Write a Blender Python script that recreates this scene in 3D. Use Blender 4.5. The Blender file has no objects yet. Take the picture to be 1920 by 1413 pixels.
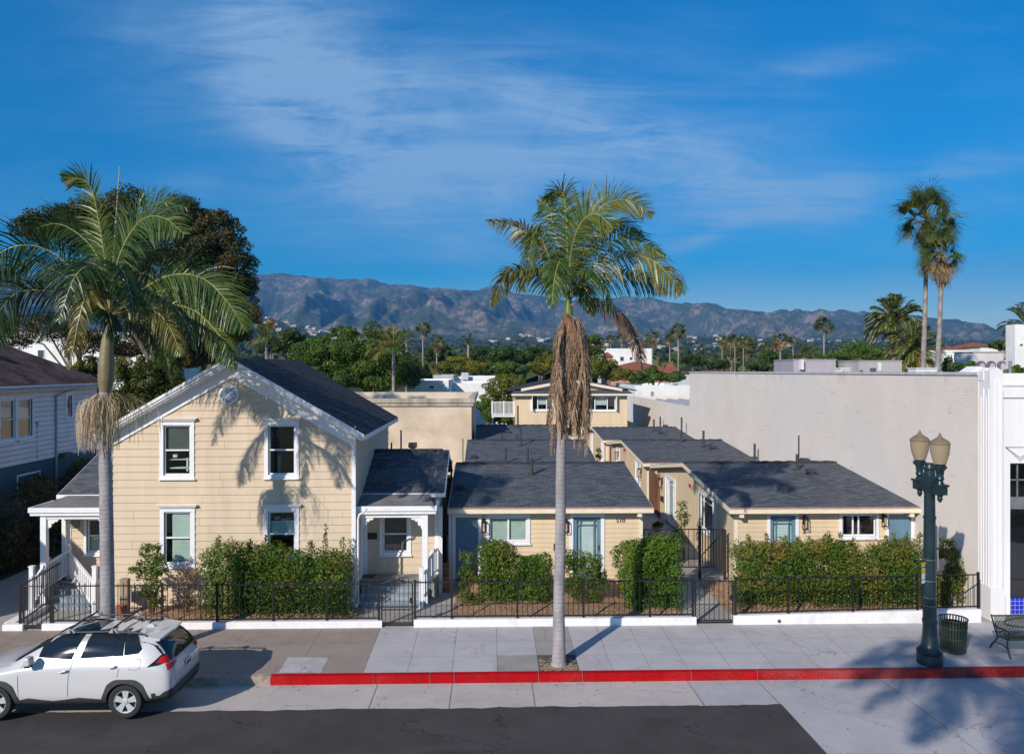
import bpy, bmesh, math, random
import numpy as np
from mathutils import Vector, Matrix, noise
from mathutils.bvhtree import BVHTree
R = math.radians
SC = bpy.context.scene
COL = SC.collection
F = 1493.0; EYE = 7.2; HOR = 690.0; YAW = math.atan(.0268)
CS, SN = math.cos(YAW), math.sin(YAW)

# ---------- measuring: a sight line of the photograph meets a plane of the place ----------
def at(px, py, Y):
    dx = (px-960)/F; t = Y/(CS-dx*SN)
    return Vector((t*(dx*CS+SN), Y, EYE+t*(HOR-py)/F))
def gnd(px, py, z=0.0):
    dx = (px-960)/F; t = (EYE-z)*F/(py-HOR)
    return Vector((t*(dx*CS+SN), t*(CS-dx*SN), z))
def atX(px, py, X):
    dx = (px-960)/F; t = X/(dx*CS+SN)
    return Vector((X, t*(CS-dx*SN), EYE+t*(HOR-py)/F))

# ---------- materials ----------
class NT:
    def __init__(s, name):
        s.m = bpy.data.materials.new(name); s.m.use_nodes = True
        s.t = s.m.node_tree; s.n = s.t.nodes; s.l = s.t.links
        s.b = s.n['Principled BSDF']
    def new(s, ty, **kw):
        x = s.n.new(ty)
        for k, v in kw.items():
            if k in x.inputs.keys(): x.inputs[k].default_value = v
            else: setattr(x, k, v)
        return x
    def link(s, a, b): s.l.new(a, b)
    def pos(s):
        if not hasattr(s, '_p'): s._p = s.new('ShaderNodeTexCoord').outputs['Object']
        return s._p
    def mapping(s, scale=(1,1,1), rot=(0,0,0), src=None):
        m = s.new('ShaderNodeMapping'); m.inputs['Scale'].default_value = scale; m.inputs['Rotation'].default_value = rot
        s.link(src or s.pos(), m.inputs['Vector']); return m.outputs[0]
    def noise(s, scale, detail=4, rough=.55, vec=None, dist=0):
        x = s.new('ShaderNodeTexNoise'); x.inputs['Scale'].default_value = scale; x.inputs['Detail'].default_value = detail
        x.inputs['Roughness'].default_value = rough; x.inputs['Distortion'].default_value = dist
        s.link(vec or s.pos(), x.inputs['Vector']); return x.outputs['Fac']
    def ramp(s, fac, stops):
        r = s.new('ShaderNodeValToRGB'); e = r.color_ramp.elements
        while len(e) < len(stops): e.new(.5)
        for el, (p, c) in zip(e, stops):
            el.position = p; el.color = c if len(c) == 4 else (*c, 1)
        s.link(fac, r.inputs[0]); return r.outputs[0]
    def mix(s, fac, a, b, mode='MIX'):
        x = s.new('ShaderNodeMix'); x.data_type = 'RGBA'; x.blend_type = mode
        for sock, v in ((x.inputs[0], fac), (x.inputs[6], a), (x.inputs[7], b)):
            if hasattr(v, 'is_linked') or hasattr(v, 'links'): s.link(v, sock)
            elif isinstance(v, (int, float)): sock.default_value = v
            else: sock.default_value = (*v, 1) if len(v) == 3 else v
        return x.outputs[2]
    def math(s, op, a, b=0.0):
        x = s.new('ShaderNodeMath'); x.operation = op
        for sock, v in ((x.inputs[0], a), (x.inputs[1], b)):
            if isinstance(v, (int, float)): sock.default_value = v
            else: s.link(v, sock)
        return x.outputs[0]
    def bump(s, h, strength=.3, dist=.02):
        x = s.new('ShaderNodeBump'); x.inputs['Strength'].default_value = strength; x.inputs['Distance'].default_value = dist
        s.link(h, x.inputs['Height']); s.link(x.outputs[0], s.b.inputs['Normal'])
    def base(s, c):
        if hasattr(c, 'links'): s.link(c, s.b.inputs['Base Color'])
        else: s.b.inputs['Base Color'].default_value = (*c, 1)
    def rough(s, r):
        if hasattr(r, 'links'): s.link(r, s.b.inputs['Roughness'])
        else: s.b.inputs['Roughness'].default_value = r
def plain(name, c, rough=.6, var=.12, scale=3.0, metal=0, bump=0.0, bscale=60, spec=.5, dirt=None, streak=False):
    n = NT(name)
    c2 = tuple(x*(1-var*2) for x in c); c1 = tuple(min(1, x*(1+var)) for x in c)
    vec = n.mapping((1,1,.12)) if streak else None
    f = n.noise(scale, 6, .62, vec)
    col = n.ramp(f, [(.3, c2), (.62, c1)])
    if dirt:
        f2 = n.noise(scale*.23, 7, .7, vec)
        col = n.mix(n.ramp(f2, [(.52, (0,0,0)), (.75, (1,1,1))]), col, dirt)
    n.base(col); n.rough(rough); n.b.inputs['Metallic'].default_value = metal
    n.b.inputs['Specular IOR Level'].default_value = spec
    if bump: n.bump(n.noise(bscale, 4), bump)
    return n.m
def shingle(name, c, along='x', bw=.32, rh=.145, var=.35, warm=None, bstr=.5, cell=0.0):
    n = NT(name)
    sp = n.new('ShaderNodeSeparateXYZ'); n.link(n.pos(), sp.inputs[0])
    cb = n.new('ShaderNodeCombineXYZ')
    if along == 'x': n.link(sp.outputs[0], cb.inputs[0]); n.link(sp.outputs[1], cb.inputs[1])
    else: n.link(sp.outputs[1], cb.inputs[0]); n.link(sp.outputs[0], cb.inputs[1])
    b = n.new('ShaderNodeTexBrick'); n.link(cb.outputs[0], b.inputs['Vector'])
    b.inputs['Scale'].default_value = 1; b.inputs['Brick Width'].default_value = bw; b.inputs['Row Height'].default_value = rh
    b.inputs['Mortar Size'].default_value = .012; b.inputs['Mortar Smooth'].default_value = .6
    b.inputs['Color1'].default_value = (*[x*(1+var) for x in c], 1); b.inputs['Color2'].default_value = (*[x*(1-var) for x in c], 1)
    b.inputs['Mortar'].default_value = (*[x*.35 for x in c], 1)
    f = n.noise(.9, 6, .65); f2 = n.noise(9, 5, .7)
    w = warm or tuple(x*1.5 for x in c)
    col = n.mix(n.ramp(f, [(.42, (0,0,0)), (.72, (.6,.6,.6))]), b.outputs['Color'], w)
    col = n.mix(.55, col, n.ramp(f2, [(.3, (.55,.55,.55)), (.7, (1.25,1.25,1.25))]), 'MULTIPLY')
    n.base(col); n.rough(.9); n.b.inputs['Specular IOR Level'].default_value = .2
    inv = n.math('SUBTRACT', 1.0, b.outputs['Fac'])
    n.bump(inv, bstr, .012); return n.m
def leafmat(name, cols, trans=.3, rough=.5, spec=.35):
    n = NT(name)
    a = n.new('ShaderNodeAttribute'); a.attribute_name = 'var'
    k = len(cols)
    col = n.ramp(a.outputs['Fac'], [((i+.5)/k, c) for i, c in enumerate(cols)])
    n.base(col); n.rough(rough); n.b.inputs['Specular IOR Level'].default_value = spec
    tr = n.new('ShaderNodeBsdfTranslucent'); n.link(col, tr.inputs[0])
    mx = n.new('ShaderNodeMixShader'); mx.inputs[0].default_value = trans
    n.link(n.b.outputs[0], mx.inputs[1]); n.link(tr.outputs[0], mx.inputs[2])
    n.link(mx.outputs[0], n.n['Material Output'].inputs[0]); return n.m
def glass(name, tint=(.75,.85,.82), refl=.06):
    n = NT(name); n.n.remove(n.b)
    tr = n.new('ShaderNodeBsdfTransparent'); tr.inputs[0].default_value = (*tint, 1)
    gl = n.new('ShaderNodeBsdfGlossy'); gl.inputs['Roughness'].default_value = .03; gl.inputs[0].default_value = (1,1,1,1)
    fr = n.new('ShaderNodeFresnel'); fr.inputs[0].default_value = 1.5
    gb = n.new('ShaderNodeNewGeometry'); ad = n.math('ADD', n.math('MULTIPLY', fr.outputs[0], n.math('SUBTRACT', 1.0, gb.outputs['Backfacing'])), refl)
    bp = n.new('ShaderNodeBump'); bp.inputs['Strength'].default_value = .06; bp.inputs['Distance'].default_value = .05
    n.link(n.noise(1.3, 2), bp.inputs['Height']); n.link(bp.outputs[0], gl.inputs['Normal'])
    mx = n.new('ShaderNodeMixShader'); n.link(ad, mx.inputs[0]); n.link(tr.outputs[0], mx.inputs[1]); n.link(gl.outputs[0], mx.inputs[2])
    n.link(mx.outputs[0], n.n['Material Output'].inputs[0]); return n.m

# ---------- mesh building ----------
def rotz(a, loc=(0,0,0)): return Matrix.Translation(Vector(loc)) @ Matrix.Rotation(a, 4, 'Z')
class MB:
    def __init__(s, T=None): s.v = []; s.f = []; s.m = []; s.T = T; s.var = []
    def _p(s, p):
        p = Vector(p); return s.T @ p if s.T is not None else p
    def poly(s, pts, m=0):
        b = len(s.v); s.v += [s._p(p) for p in pts]; s.f.append(tuple(range(b, b+len(pts)))); s.m.append(m); return s
    def box(s, x0, x1, y0, y1, z0, z1, m=0):
        if x0 > x1: x0, x1 = x1, x0
        if y0 > y1: y0, y1 = y1, y0
        if z0 > z1: z0, z1 = z1, z0
        P = [(x0,y0,z0),(x1,y0,z0),(x1,y1,z0),(x0,y1,z0),(x0,y0,z1),(x1,y0,z1),(x1,y1,z1),(x0,y1,z1)]
        b = len(s.v); s.v += [s._p(p) for p in P]
        for q in ((3,2,1,0),(4,5,6,7),(0,1,5,4),(1,2,6,5),(2,3,7,6),(3,0,4,7)):
            s.f.append(tuple(b+i for i in q)); s.m.append(m)
        return s
    def prism(s, pts, vec, m=0):
        n = len(pts); b = len(s.v); vec = Vector(vec)
        s.v += [s._p(p) for p in pts] + [s._p(Vector(p)+vec) for p in pts]
        s.f.append(tuple(range(b, b+n))); s.f.append(tuple(range(b+2*n-1, b+n-1, -1))); s.m += [m, m]
        for i in range(n):
            j = (i+1) % n; s.f.append((b+i, b+n+i, b+n+j, b+j)); s.m.append(m)
        return s
    def tube(s, pts, rad, n=8, m=0, cap=True, phase=0):
        pts = [Vector(p) for p in pts]; k = len(pts)
        if not hasattr(rad, '__len__'): rad = [rad]*k
        b = len(s.v); up = None
        for i, p in enumerate(pts):
            t = (pts[min(i+1, k-1)]-pts[max(i-1, 0)]).normalized()
            if up is None: up = Vector((0,0,1)) if abs(t.z) < .9 else Vector((0,1,0))
            a = t.cross(up).normalized(); c = a.cross(t).normalized(); up = c
            for j in range(n):
                an = 2*math.pi*(j+phase)/n
                s.v.append(s._p(p + (a*math.cos(an)+c*math.sin(an))*rad[i]))
        for i in range(k-1):
            for j in range(n):
                q = (j+1) % n
                s.f.append((b+i*n+j, b+i*n+q, b+(i+1)*n+q, b+(i+1)*n+j)); s.m.append(m)
        if cap:
            s.f.append(tuple(b+j for j in range(n-1, -1, -1))); s.f.append(tuple(b+(k-1)*n+j for j in range(n))); s.m += [m, m]
        return s
    def lathe(s, prof, c=(0,0,0), n=16, m=0, phase=0, cap=True):
        c = Vector(c)
        b = len(s.v)
        for r, z in prof:
            for j in range(n):
                an = 2*math.pi*(j+phase)/n
                s.v.append(s._p(c+Vector((r*math.cos(an), r*math.sin(an), z))))
        k = len(prof)
        for i in range(k-1):
            for j in range(n):
                q = (j+1) % n
                s.f.append((b+i*n+j, b+i*n+q, b+(i+1)*n+q, b+(i+1)*n+j)); s.m.append(m)
        if cap: s.f.append(tuple(b+j for j in range(n-1, -1, -1))); s.f.append(tuple(b+(k-1)*n+j for j in range(n))); s.m += [m, m]
        return s
    def ball(s, c, r, n=8, m=0):
        prof = [(r*math.sin(math.pi*i/n)+1e-4, -r*math.cos(math.pi*i/n)) for i in range(n+1)]
        return s.lathe(prof, c, n*2, m)
    def build(s, name, mats, parent=None, smooth=False, angle=40):
        me = bpy.data.meshes.new(name)
        me.from_pydata([tuple(p) for p in s.v], [], s.f)
        if not isinstance(mats, (list, tuple)): mats = [mats]
        for x in mats: me.materials.append(x)
        if any(s.m): me.polygons.foreach_set('material_index', s.m)
        if smooth:
            me.polygons.foreach_set('use_smooth', [True]*len(s.f))
            me.set_sharp_from_angle(angle=R(angle))
        me.update()
        return link(name, me, parent)
def link(name, me, parent=None):
    o = bpy.data.objects.new(name, me); COL.objects.link(o)
    if parent is not None:
        o.parent = parent
        if parent.type == 'EMPTY' and not parent.get('_local'): o.location = -parent.location
    return o
def thing(name, label, cat, loc=(0,0,0), group=None, local=False, rz=0):
    o = bpy.data.objects.new(name, None); COL.objects.link(o); o.location = loc; o.rotation_euler = (0,0,rz)
    o.empty_display_size = .2
    if local: o['_local'] = 1
    return tag(o, label, cat, group)
def tag(o, label, cat, group=None, kind=None):
    o['label'] = label; o['category'] = cat
    if group: o['group'] = group
    if kind: o['kind'] = kind
    return o
def struct(o): o['kind'] = 'structure'; return o
def copy_tree(o, parent=None):
    c = o.copy(); COL.objects.link(c); c.parent = parent
    for ch in list(o.children): copy_tree(ch, c)
    return c

# ---------- foliage ----------
def quads_obj(name, P, var, mat, parent=None, tri=False, smooth=False):
    """P: (N,4,3) corners"""
    N = len(P); k = P.shape[1]
    me = bpy.data.meshes.new(name)
    me.vertices.add(N*k); me.vertices.foreach_set('co', P.reshape(-1).astype(np.float32))
    me.loops.add(N*k); me.loops.foreach_set('vertex_index', np.arange(N*k, dtype=np.int32))
    me.polygons.add(N); me.polygons.foreach_set('loop_start', np.arange(0, N*k, k, dtype=np.int32))
    me.polygons.foreach_set('loop_total', np.full(N, k, dtype=np.int32))
    a = me.attributes.new('var', 'FLOAT', 'FACE'); a.data.foreach_set('value', var.astype(np.float32))
    me.update(calc_edges=True); me.validate()
    me.materials.append(mat)
    return link(name, me, parent)
def leaf_quads(C, rng, size, out=None, droop=0.0, asp=.45, flat=.0):
    """rhombic leaves at centres C"""
    N = len(C)
    d = rng.normal(size=(N,3)); d /= np.linalg.norm(d, axis=1, keepdims=True)
    if out is not None:
        nrm = out + d*.75
    else: nrm = d
    nrm = nrm / np.maximum(np.linalg.norm(nrm, axis=1, keepdims=True), 1e-6)
    e = rng.normal(size=(N,3)); e[:,2] -= droop
    u = e - nrm*np.sum(e*nrm, axis=1, keepdims=True); u /= np.maximum(np.linalg.norm(u, axis=1, keepdims=True), 1e-6)
    w = np.cross(nrm, u)
    s = size*rng.uniform(.6, 1.3, size=(N,1))
    a = C-u*s*.5; b = C+w*s*asp*.5+nrm*s*.08; c = C+u*s*.5-nrm*s*.05; dd = C-w*s*asp*.5+nrm*s*.08
    return np.stack([a, b, c, dd], axis=1)
def clump_points(rng, clumps, n, surf=.55):
    """clumps: list (x,y,z,rx,ry,rz). points biased to shell"""
    cl = np.array(clumps, dtype=float); vol = cl[:,3]*cl[:,4]+cl[:,4]*cl[:,5]+cl[:,3]*cl[:,5]
    idx = rng.choice(len(cl), size=n, p=vol/vol.sum())
    d = rng.normal(size=(n,3)); d /= np.linalg.norm(d, axis=1, keepdims=True)
    r = rng.uniform(0, 1, size=(n,1))**(1/3.)*(1-surf)+surf
    r = r*(1+rng.normal(0, .06, size=(n,1)))
    return cl[idx,:3]+d*r*cl[idx,3:6], d, idx
def sub_clumps(rng, lobes, per, rel=(.28,.45), lo=-.35):
    out = []
    for (x,y,z,rx,ry,rz) in lobes:
        k = 0
        while k < per:
            d = rng.normal(size=3); d /= np.linalg.norm(d)
            if d[2] < lo: continue
            q = rng.uniform(.62, .95); f = rng.uniform(*rel); m = (rx+ry+rz)/3
            out.append((x+d[0]*rx*q, y+d[1]*ry*q, z+d[2]*rz*q, m*f*rng.uniform(.8,1.3), m*f*rng.uniform(.8,1.3), m*f*rng.uniform(.6,1)))
            k += 1
    return out
def foliage(name, mat, lobes, per, n, size, seed=1, parent=None, rel=(.28,.45), surf=.6, asp=.5, lo=-.35, core=True, droop=.2, bright=.0):
    rng = np.random.default_rng(seed)
    cl = sub_clumps(rng, lobes, per, rel, lo)
    if core: cl += [(x,y,z,rx*.72,ry*.72,rz*.72) for (x,y,z,rx,ry,rz) in lobes]
    C, d, idx = clump_points(rng, cl, n, surf)
    cv = rng.uniform(-.22, .22, size=len(cl))
    P = leaf_quads(C, rng, size, out=d, droop=droop, asp=asp)
    var = np.clip(.5+bright+cv[idx]+rng.normal(0, .17, size=n), 0, 1)
    return quads_obj(name, P, var, mat, parent)
random.seed(7)
# ---------- camera ----------
cam = bpy.data.cameras.new('camera'); camo = bpy.data.objects.new('camera', cam); COL.objects.link(camo)
cam.sensor_width = 36; cam.lens = 36*F/1920; cam.clip_end = 40000; cam.clip_start = .1
cam.shift_y = -(706.5-HOR)/1920
camo.location = (0,0,EYE); camo.rotation_euler = (R(90),0,-YAW); SC.camera = camo
SC.view_settings.view_transform = 'Standard'; SC.view_settings.look = 'None'; SC.view_settings.gamma = 1
SC.view_settings.exposure = 0.0
SC.cycles.max_bounces = 6; SC.cycles.transparent_max_bounces = 12; SC.cycles.volume_bounces = 0
SC.cycles.diffuse_bounces = 3; SC.cycles.glossy_bounces = 3
# ---------- sun and sky ----------
SAZ, SEL = R(34), R(29)
sd = Vector((-math.sin(SAZ)*math.cos(SEL), -math.cos(SAZ)*math.cos(SEL), math.sin(SEL)))
sl = bpy.data.lights.new('sun', 'SUN'); sl.energy = 4.6; sl.angle = R(.5); sl.color = (1,.915,.80)
so = bpy.data.objects.new('sun', sl); COL.objects.link(so); so.location = (0,0,60)
so.rotation_euler = (-sd).to_track_quat('-Z', 'Y').to_euler()
W = bpy.data.worlds.new('World'); SC.world = W; W.use_nodes = True
wt = W.node_tree; wn = wt.nodes; wl = wt.links; wn.clear()
def wnew(ty): return wn.new(ty)
def wmath(op, a, b=0.0, clamp=False):
    x = wnew('ShaderNodeMath'); x.operation = op; x.use_clamp = clamp
    for sock, v in ((x.inputs[0], a), (x.inputs[1], b)):
        if isinstance(v, (int, float)): sock.default_value = v
        else: wl.new(v, sock)
    return x.outputs[0]
sky = wnew('ShaderNodeTexSky'); sky.sky_type = 'NISHITA'; sky.sun_disc = False
sky.sun_elevation = SEL; sky.sun_rotation = R(180+34); sky.air_density = 1.0; sky.dust_density = .25; sky.ozone_density = 4.5; sky.altitude = 0
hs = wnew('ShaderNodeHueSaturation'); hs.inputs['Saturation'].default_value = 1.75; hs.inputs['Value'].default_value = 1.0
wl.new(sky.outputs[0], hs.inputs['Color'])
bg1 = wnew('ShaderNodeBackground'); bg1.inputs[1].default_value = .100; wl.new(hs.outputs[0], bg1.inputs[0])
bg2 = wnew('ShaderNodeBackground'); bg2.inputs[0].default_value = (.36,.56,.82,1); bg2.inputs[1].default_value = .95
tc = wnew('ShaderNodeTexCoord'); sp = wnew('ShaderNodeSeparateXYZ'); wl.new(tc.outputs['Generated'], sp.inputs[0])
yy = wmath('MAXIMUM', wmath('ABSOLUTE', sp.outputs[1]), .02)
su = wmath('DIVIDE', sp.outputs[0], yy); sv = wmath('DIVIDE', sp.outputs[2], yy)
el = wmath('MULTIPLY', sp.outputs[2], 2.3, True); zen = wmath('MULTIPLY', wmath('SUBTRACT', sp.outputs[2], .46), 3.2, True); wl.new(wmath('SUBTRACT', wmath('ADD', wmath('MULTIPLY', el, 2.6), 1.15), wmath('MULTIPLY', zen, 2.9)), hs.inputs['Saturation']); wl.new(wmath('ADD', wmath('MULTIPLY', el, .42), .93), hs.inputs['Value'])  # sky overhead, out of view, desaturated so that shade turns less blue
def cirrus(deg, cx, cy, sl_, ss_, w):
    """one elongated bank of high cloud: compass slope cx, height slope cy, tilt, length, width"""
    a = R(deg); dx = wmath('SUBTRACT', su, cx); dy = wmath('SUBTRACT', sv, cy)
    u = wmath('ADD', wmath('MULTIPLY', dx, math.cos(a)), wmath('MULTIPLY', dy, math.sin(a)))
    v = wmath('SUBTRACT', wmath('MULTIPLY', dy, math.cos(a)), wmath('MULTIPLY', dx, math.sin(a)))
    q = wmath('ADD', wmath('POWER', wmath('ABSOLUTE', wmath('DIVIDE', u, sl_)), 2), wmath('POWER', wmath('ABSOLUTE', wmath('DIVIDE', v, ss_)), 2))
    return wmath('MULTIPLY', wmath('EXPONENT', wmath('MULTIPLY', q, -1.0)), w)
banks = [(-35, -.23, .36, .30, .09, .85), (-20, -.13, .30, .24, .07, .7), (-32, -.19, .25, .16, .035, .75), (-60,-.27,.42,.16,.07,.55),
         (8, .02, .24, .30, .05, .6), (-12, .25, .25, .24, .05, .95), (-24, .12, .33, .2, .05, .6), (22, .27, .165, .045, .010, .9), (9, .55, .25, .25, .022, .6), (8, .42, .385, .09, .016, .5),
         (0, .0, .36, .35, .07, .38), (4, -.35, .235, .14, .02, .35), (-6,.1,.13,.9,.035,.25), (10,.62,.12,.2,.03,.4), (3,.5,.2,.3,.02,.5),(6,.35,.11,.25,.03,.45),(5,.28,.19,.10,.03,.4),(-14,.1,.33,.1,.03,.45)]
tot = None
for (dg, cx, cy, a1, a2, w) in banks:
    g = cirrus(dg, cx, cy, a1, a2, w); tot = g if tot is None else wmath('ADD', tot, g)
cb = wnew('ShaderNodeCombineXYZ'); wl.new(su, cb.inputs[0]); wl.new(sv, cb.inputs[1])
mp = wnew('ShaderNodeMapping'); mp.inputs['Rotation'].default_value = (0,0,R(24)); mp.inputs['Scale'].default_value = (1.5,10,1); wl.new(cb.outputs[0], mp.inputs[0])
n1 = wnew('ShaderNodeTexNoise'); n1.inputs['Scale'].default_value = 2.6; n1.inputs['Detail'].default_value = 12; n1.inputs['Roughness'].default_value = .70; n1.inputs['Distortion'].default_value = .7
wl.new(mp.outputs[0], n1.inputs['Vector'])
n2 = wnew('ShaderNodeTexNoise'); n2.inputs['Scale'].default_value = 5.5; n2.inputs['Detail'].default_value = 5; n2.inputs['Distortion'].default_value = .4; wl.new(cb.outputs[0], n2.inputs['Vector'])
nn = wmath('ADD', wmath('MULTIPLY', n1.outputs['Fac'], .7), wmath('MULTIPLY', n2.outputs['Fac'], .5))
mask = wmath('MULTIPLY', tot, wmath('MULTIPLY', wmath('SUBTRACT', nn, .40, True), 2.1), True)
base = wmath('MULTIPLY', wmath('SUBTRACT', nn, .60, True), .3)
mask = wmath('MINIMUM', wmath('ADD', mask, base), .72)
mx = wnew('ShaderNodeMixShader'); wl.new(mask, mx.inputs[0]); wl.new(bg1.outputs[0], mx.inputs[1]); wl.new(bg2.outputs[0], mx.inputs[2])
ow = wnew('ShaderNodeOutputWorld'); wl.new(mx.outputs[0], ow.inputs[0])

# ---------- terrain and mountains ----------
RID = [(-400,520),(200,520),(480,515),(540,514),(600,520),(690,524),(760,535),(840,541),(885,546),(915,535),(928,533),(960,547),(1000,553),(1060,561),(1110,557),(1175,555),(1230,560),(1275,571),(1287,566),(1322,566),(1350,574),(1378,581),(1400,580),(1437,587),(1465,580),(1500,579),(1530,582),(1560,580),(1585,576),(1625,584),(1680,589),(1740,596),(1765,597),(1800,601),(1850,609),(1880,622),(1960,630),(2400,640)]
def interp(tab, x):
    if x <= tab[0][0]: return tab[0][1]
    for (a, b), (c, d) in zip(tab, tab[1:]):
        if x <= c: return b+(d-b)*(x-a)/(c-a)
    return tab[-1][1]
BASE = [(-100,-.45),(22.2,-.45),(22.5,-.03),(120,-.03),(250,1.5),(500,7),(1000,20),(2000,56),(3000,100),(4000,150),(5000,190),(7500,260),(12000,200)]
def px_of(s): # column of the sight line with ground slope X/Y = s
    return 960+F*(s*CS-SN)/(CS+s*SN)
def height(X, Y):
    z = interp(BASE, Y)
    if Y > 700:
        s = X/Y; p = px_of(s)
        # foothill with houses (left) and the bare knoll
        hill = math.exp(-((p-430)/190)**2)*100*max(0, 1-abs(Y-3000)/1500)**.8
        hill += math.exp(-((p-975)/60)**2)*34*max(0, 1-abs(Y-2300)/700)
        hill += math.exp(-((p-1330)/150)**2)*26*max(0, 1-abs(Y-2900)/1100)
        z += hill*(1+.25*noise.noise(Vector((X/300, Y/300, 1))))
    if Y > 3900:
        t = (Y-3900)/3600
        zr = EYE+(HOR-interp(RID, p))/F*7500
        if t <= 1:
            w = Vector((X/620+.5*noise.noise(Vector((X/1500,Y/1500,7))), Y/1900, .3))
            rg = noise.ridged_multi_fractal(w, 1.0, 2.1, 7, 1.0, 2.0)/2.6   # ~0..1
            w2 = noise.fractal(Vector((X/2300, Y/2300, 4)), 1, 2, 4)
            g = t**1.25
            h = z+(zr-z)*g
            spur = (rg-.55)*640*math.sin(math.pi*min(1, t*1.02))**.8+w2*170*math.sin(math.pi*t)
            z = h+spur*(1 if t < .97 else (1-t)/.03)
            z = min(z, EYE+(zr-EYE)*Y/7500*.985+0) if t > .3 else z
            z += noise.fractal(Vector((X/130, Y/260, 9)), 1, 2, 4)*30*min(1, t*6)
        else:
            z = zr-(Y-7500)*.25
    return z
rows = [-90,-30,0,16,22.2,22.5,40,60,90,120,160,210,280,370,480,620,800,1000]+[1000+100*i for i in range(1,29)]+[3860+40*i for i in range(1,92)]+[7560,7700,8200,9500]
cols = [-1.5+.006*i for i in range(120)]+[-.78+.0032*i for i in range(490)]+[.79+.006*i for i in range(80)]
vs = []; fs = []
for r_, Y in enumerate(rows):
    for s in cols:
        X = s*max(Y, 130) if Y < 130 else s*Y
        vs.append((X, Y, height(X, max(Y, -99))))
nc = len(cols)
for r_ in range(len(rows)-1):
    for c in range(nc-1):
        a = r_*nc+c; fs.append((a, a+1, a+nc+1, a+nc))
me = bpy.data.meshes.new('ground'); me.from_pydata(vs, [], fs); me.polygons.foreach_set('use_smooth', [True]*len(fs)); me.update()
n = NT('terrain')
sx = n.new('ShaderNodeSeparateXYZ'); n.link(n.pos(), sx.inputs[0])
geo = n.new('ShaderNodeNewGeometry')
far = n.math('SUBTRACT', sx.outputs[1], 3900.0); farm = n.math('MINIMUM', n.math('MAXIMUM', n.math('DIVIDE', far, 400.0), 0.0), 1.0)
na = n.noise(.0042, 8, .66); nb = n.noise(.02, 8, .78, n.mapping((1.6,.7,.5)), dist=.6)
brush = n.ramp(n.noise(.03, 6, .7), [(.3, (.038,.058,.034)), (.55, (.075,.092,.055)), (.8, (.125,.12,.08))])
scree = n.ramp(nb, [(.3, (.22,.155,.12)), (.7, (.42,.31,.25))])
sm = n.ramp(n.math('MULTIPLY', n.math('ADD', na, n.math('MULTIPLY', nb, .8)), .55), [(.475, (0,0,0)), (.52, (.25,.25,.25)), (.58, (.85,.85,.85))])
mount = n.mix(sm, brush, scree)
town = n.ramp(n.noise(.012, 8, .75), [(.35, (.03,.05,.022)), (.52, (.06,.075,.035)), (.62, (.2,.16,.11)), (.75, (.10,.10,.07))])
n.base(n.mix(farm, town, mount)); n.rough(.95); n.b.inputs['Specular IOR Level'].default_value = .05
me.materials.append(n.m)
struct(link('ground', me))

# ---------- haze ----------
n = NT('haze'); n.n.remove(n.b)
pv = n.new('ShaderNodeVolumePrincipled'); pv.inputs['Color'].default_value = (.12,.46,1,1); pv.inputs['Density'].default_value = 8.0e-5
pv.inputs['Anisotropy'].default_value = 0.0
n.link(pv.outputs[0], n.n['Material Output'].inputs['Volume'])
b = MB(); b.box(-17000, 17000, -300, 9800, -2, 1250)
n.m.cycles.homogeneous_volume = True; hz = b.build('haze', n.m); hz['kind'] = 'stuff'
W.cycles.sampling_method = 'MANUAL'; W.cycles.sample_map_resolution = 256
# ================= street =================
GRND = lambda px, Y: at(px, 700, Y).x     # x position of a column at depth Y
KY = 18.94        # kerb face
def concrete(name, c, joints=None, var=.10, patch=None, wear=.6):
    n = NT(name)
    sp = n.new('ShaderNodeSeparateXYZ'); n.link(n.pos(), sp.inputs[0])
    f = n.noise(1.1, 7, .68); g = n.noise(38, 4, .7); st = n.noise(.42, 6, .7, dist=.8)
    col = n.ramp(f, [(.3, tuple(x*(1-var) for x in c)), (.7, tuple(x*(1+var) for x in c))])
    col = n.mix(.55, col, n.ramp(g, [(.25, (.72,.72,.72)), (.75, (1.2,1.2,1.2))]), 'MULTIPLY')
    col = n.mix(n.ramp(st, [(.52, (0,0,0)), (.72, (wear,wear,wear))]), col, tuple(x*.62 for x in c))
    sk = n.new('ShaderNodeTexVoronoi'); sk.inputs['Scale'].default_value = 1.7; n.link(n.pos(), sk.inputs['Vector'])
    col = n.mix(n.ramp(sk.outputs['Distance'], [(.022, (.75,.75,.75)), (.036, (0,0,0))]), col, (.06,.055,.05))
    vo = n.new('ShaderNodeTexVoronoi'); vo.feature = 'DISTANCE_TO_EDGE'; vo.inputs['Scale'].default_value = .55
    nv = n.new('ShaderNodeVectorMath'); nz = n.new('ShaderNodeTexNoise'); nz.inputs['Scale'].default_value = 2.2; nz.inputs['Detail'].default_value = 6; n.link(n.pos(), nz.inputs['Vector']); n.link(n.pos(), nv.inputs[0]); n.link(nz.outputs['Color'], nv.inputs[1]); n.link(nv.outputs[0], vo.inputs['Vector'])
    ck = n.math('MULTIPLY', n.ramp(vo.outputs['Distance'], [(.0,(1,1,1)),(.006,(0,0,0))]), n.ramp(n.noise(.3, 2), [(.50,(0,0,0)),(.56,(.8,.8,.8))]))
    col = n.mix(ck, col, (.09,.08,.07))
    sp2 = n.noise(3.2, 7, .85); col = n.mix(n.ramp(sp2, [(.66,(0,0,0)),(.72,(.35,.35,.35))]), col, (.16,.14,.12))
    n.base(col); n.rough(.88); n.b.inputs['Specular IOR Level'].default_value = .25
    n.bump(g, .25, .01); return n.m
M_conc = concrete('pale_concrete', (.445,.425,.435))
M_tan = concrete('tan_concrete', (.30,.25,.215), wear=.5)
M_grey = concrete('grey_concrete_patch', (.33,.31,.28))
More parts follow.
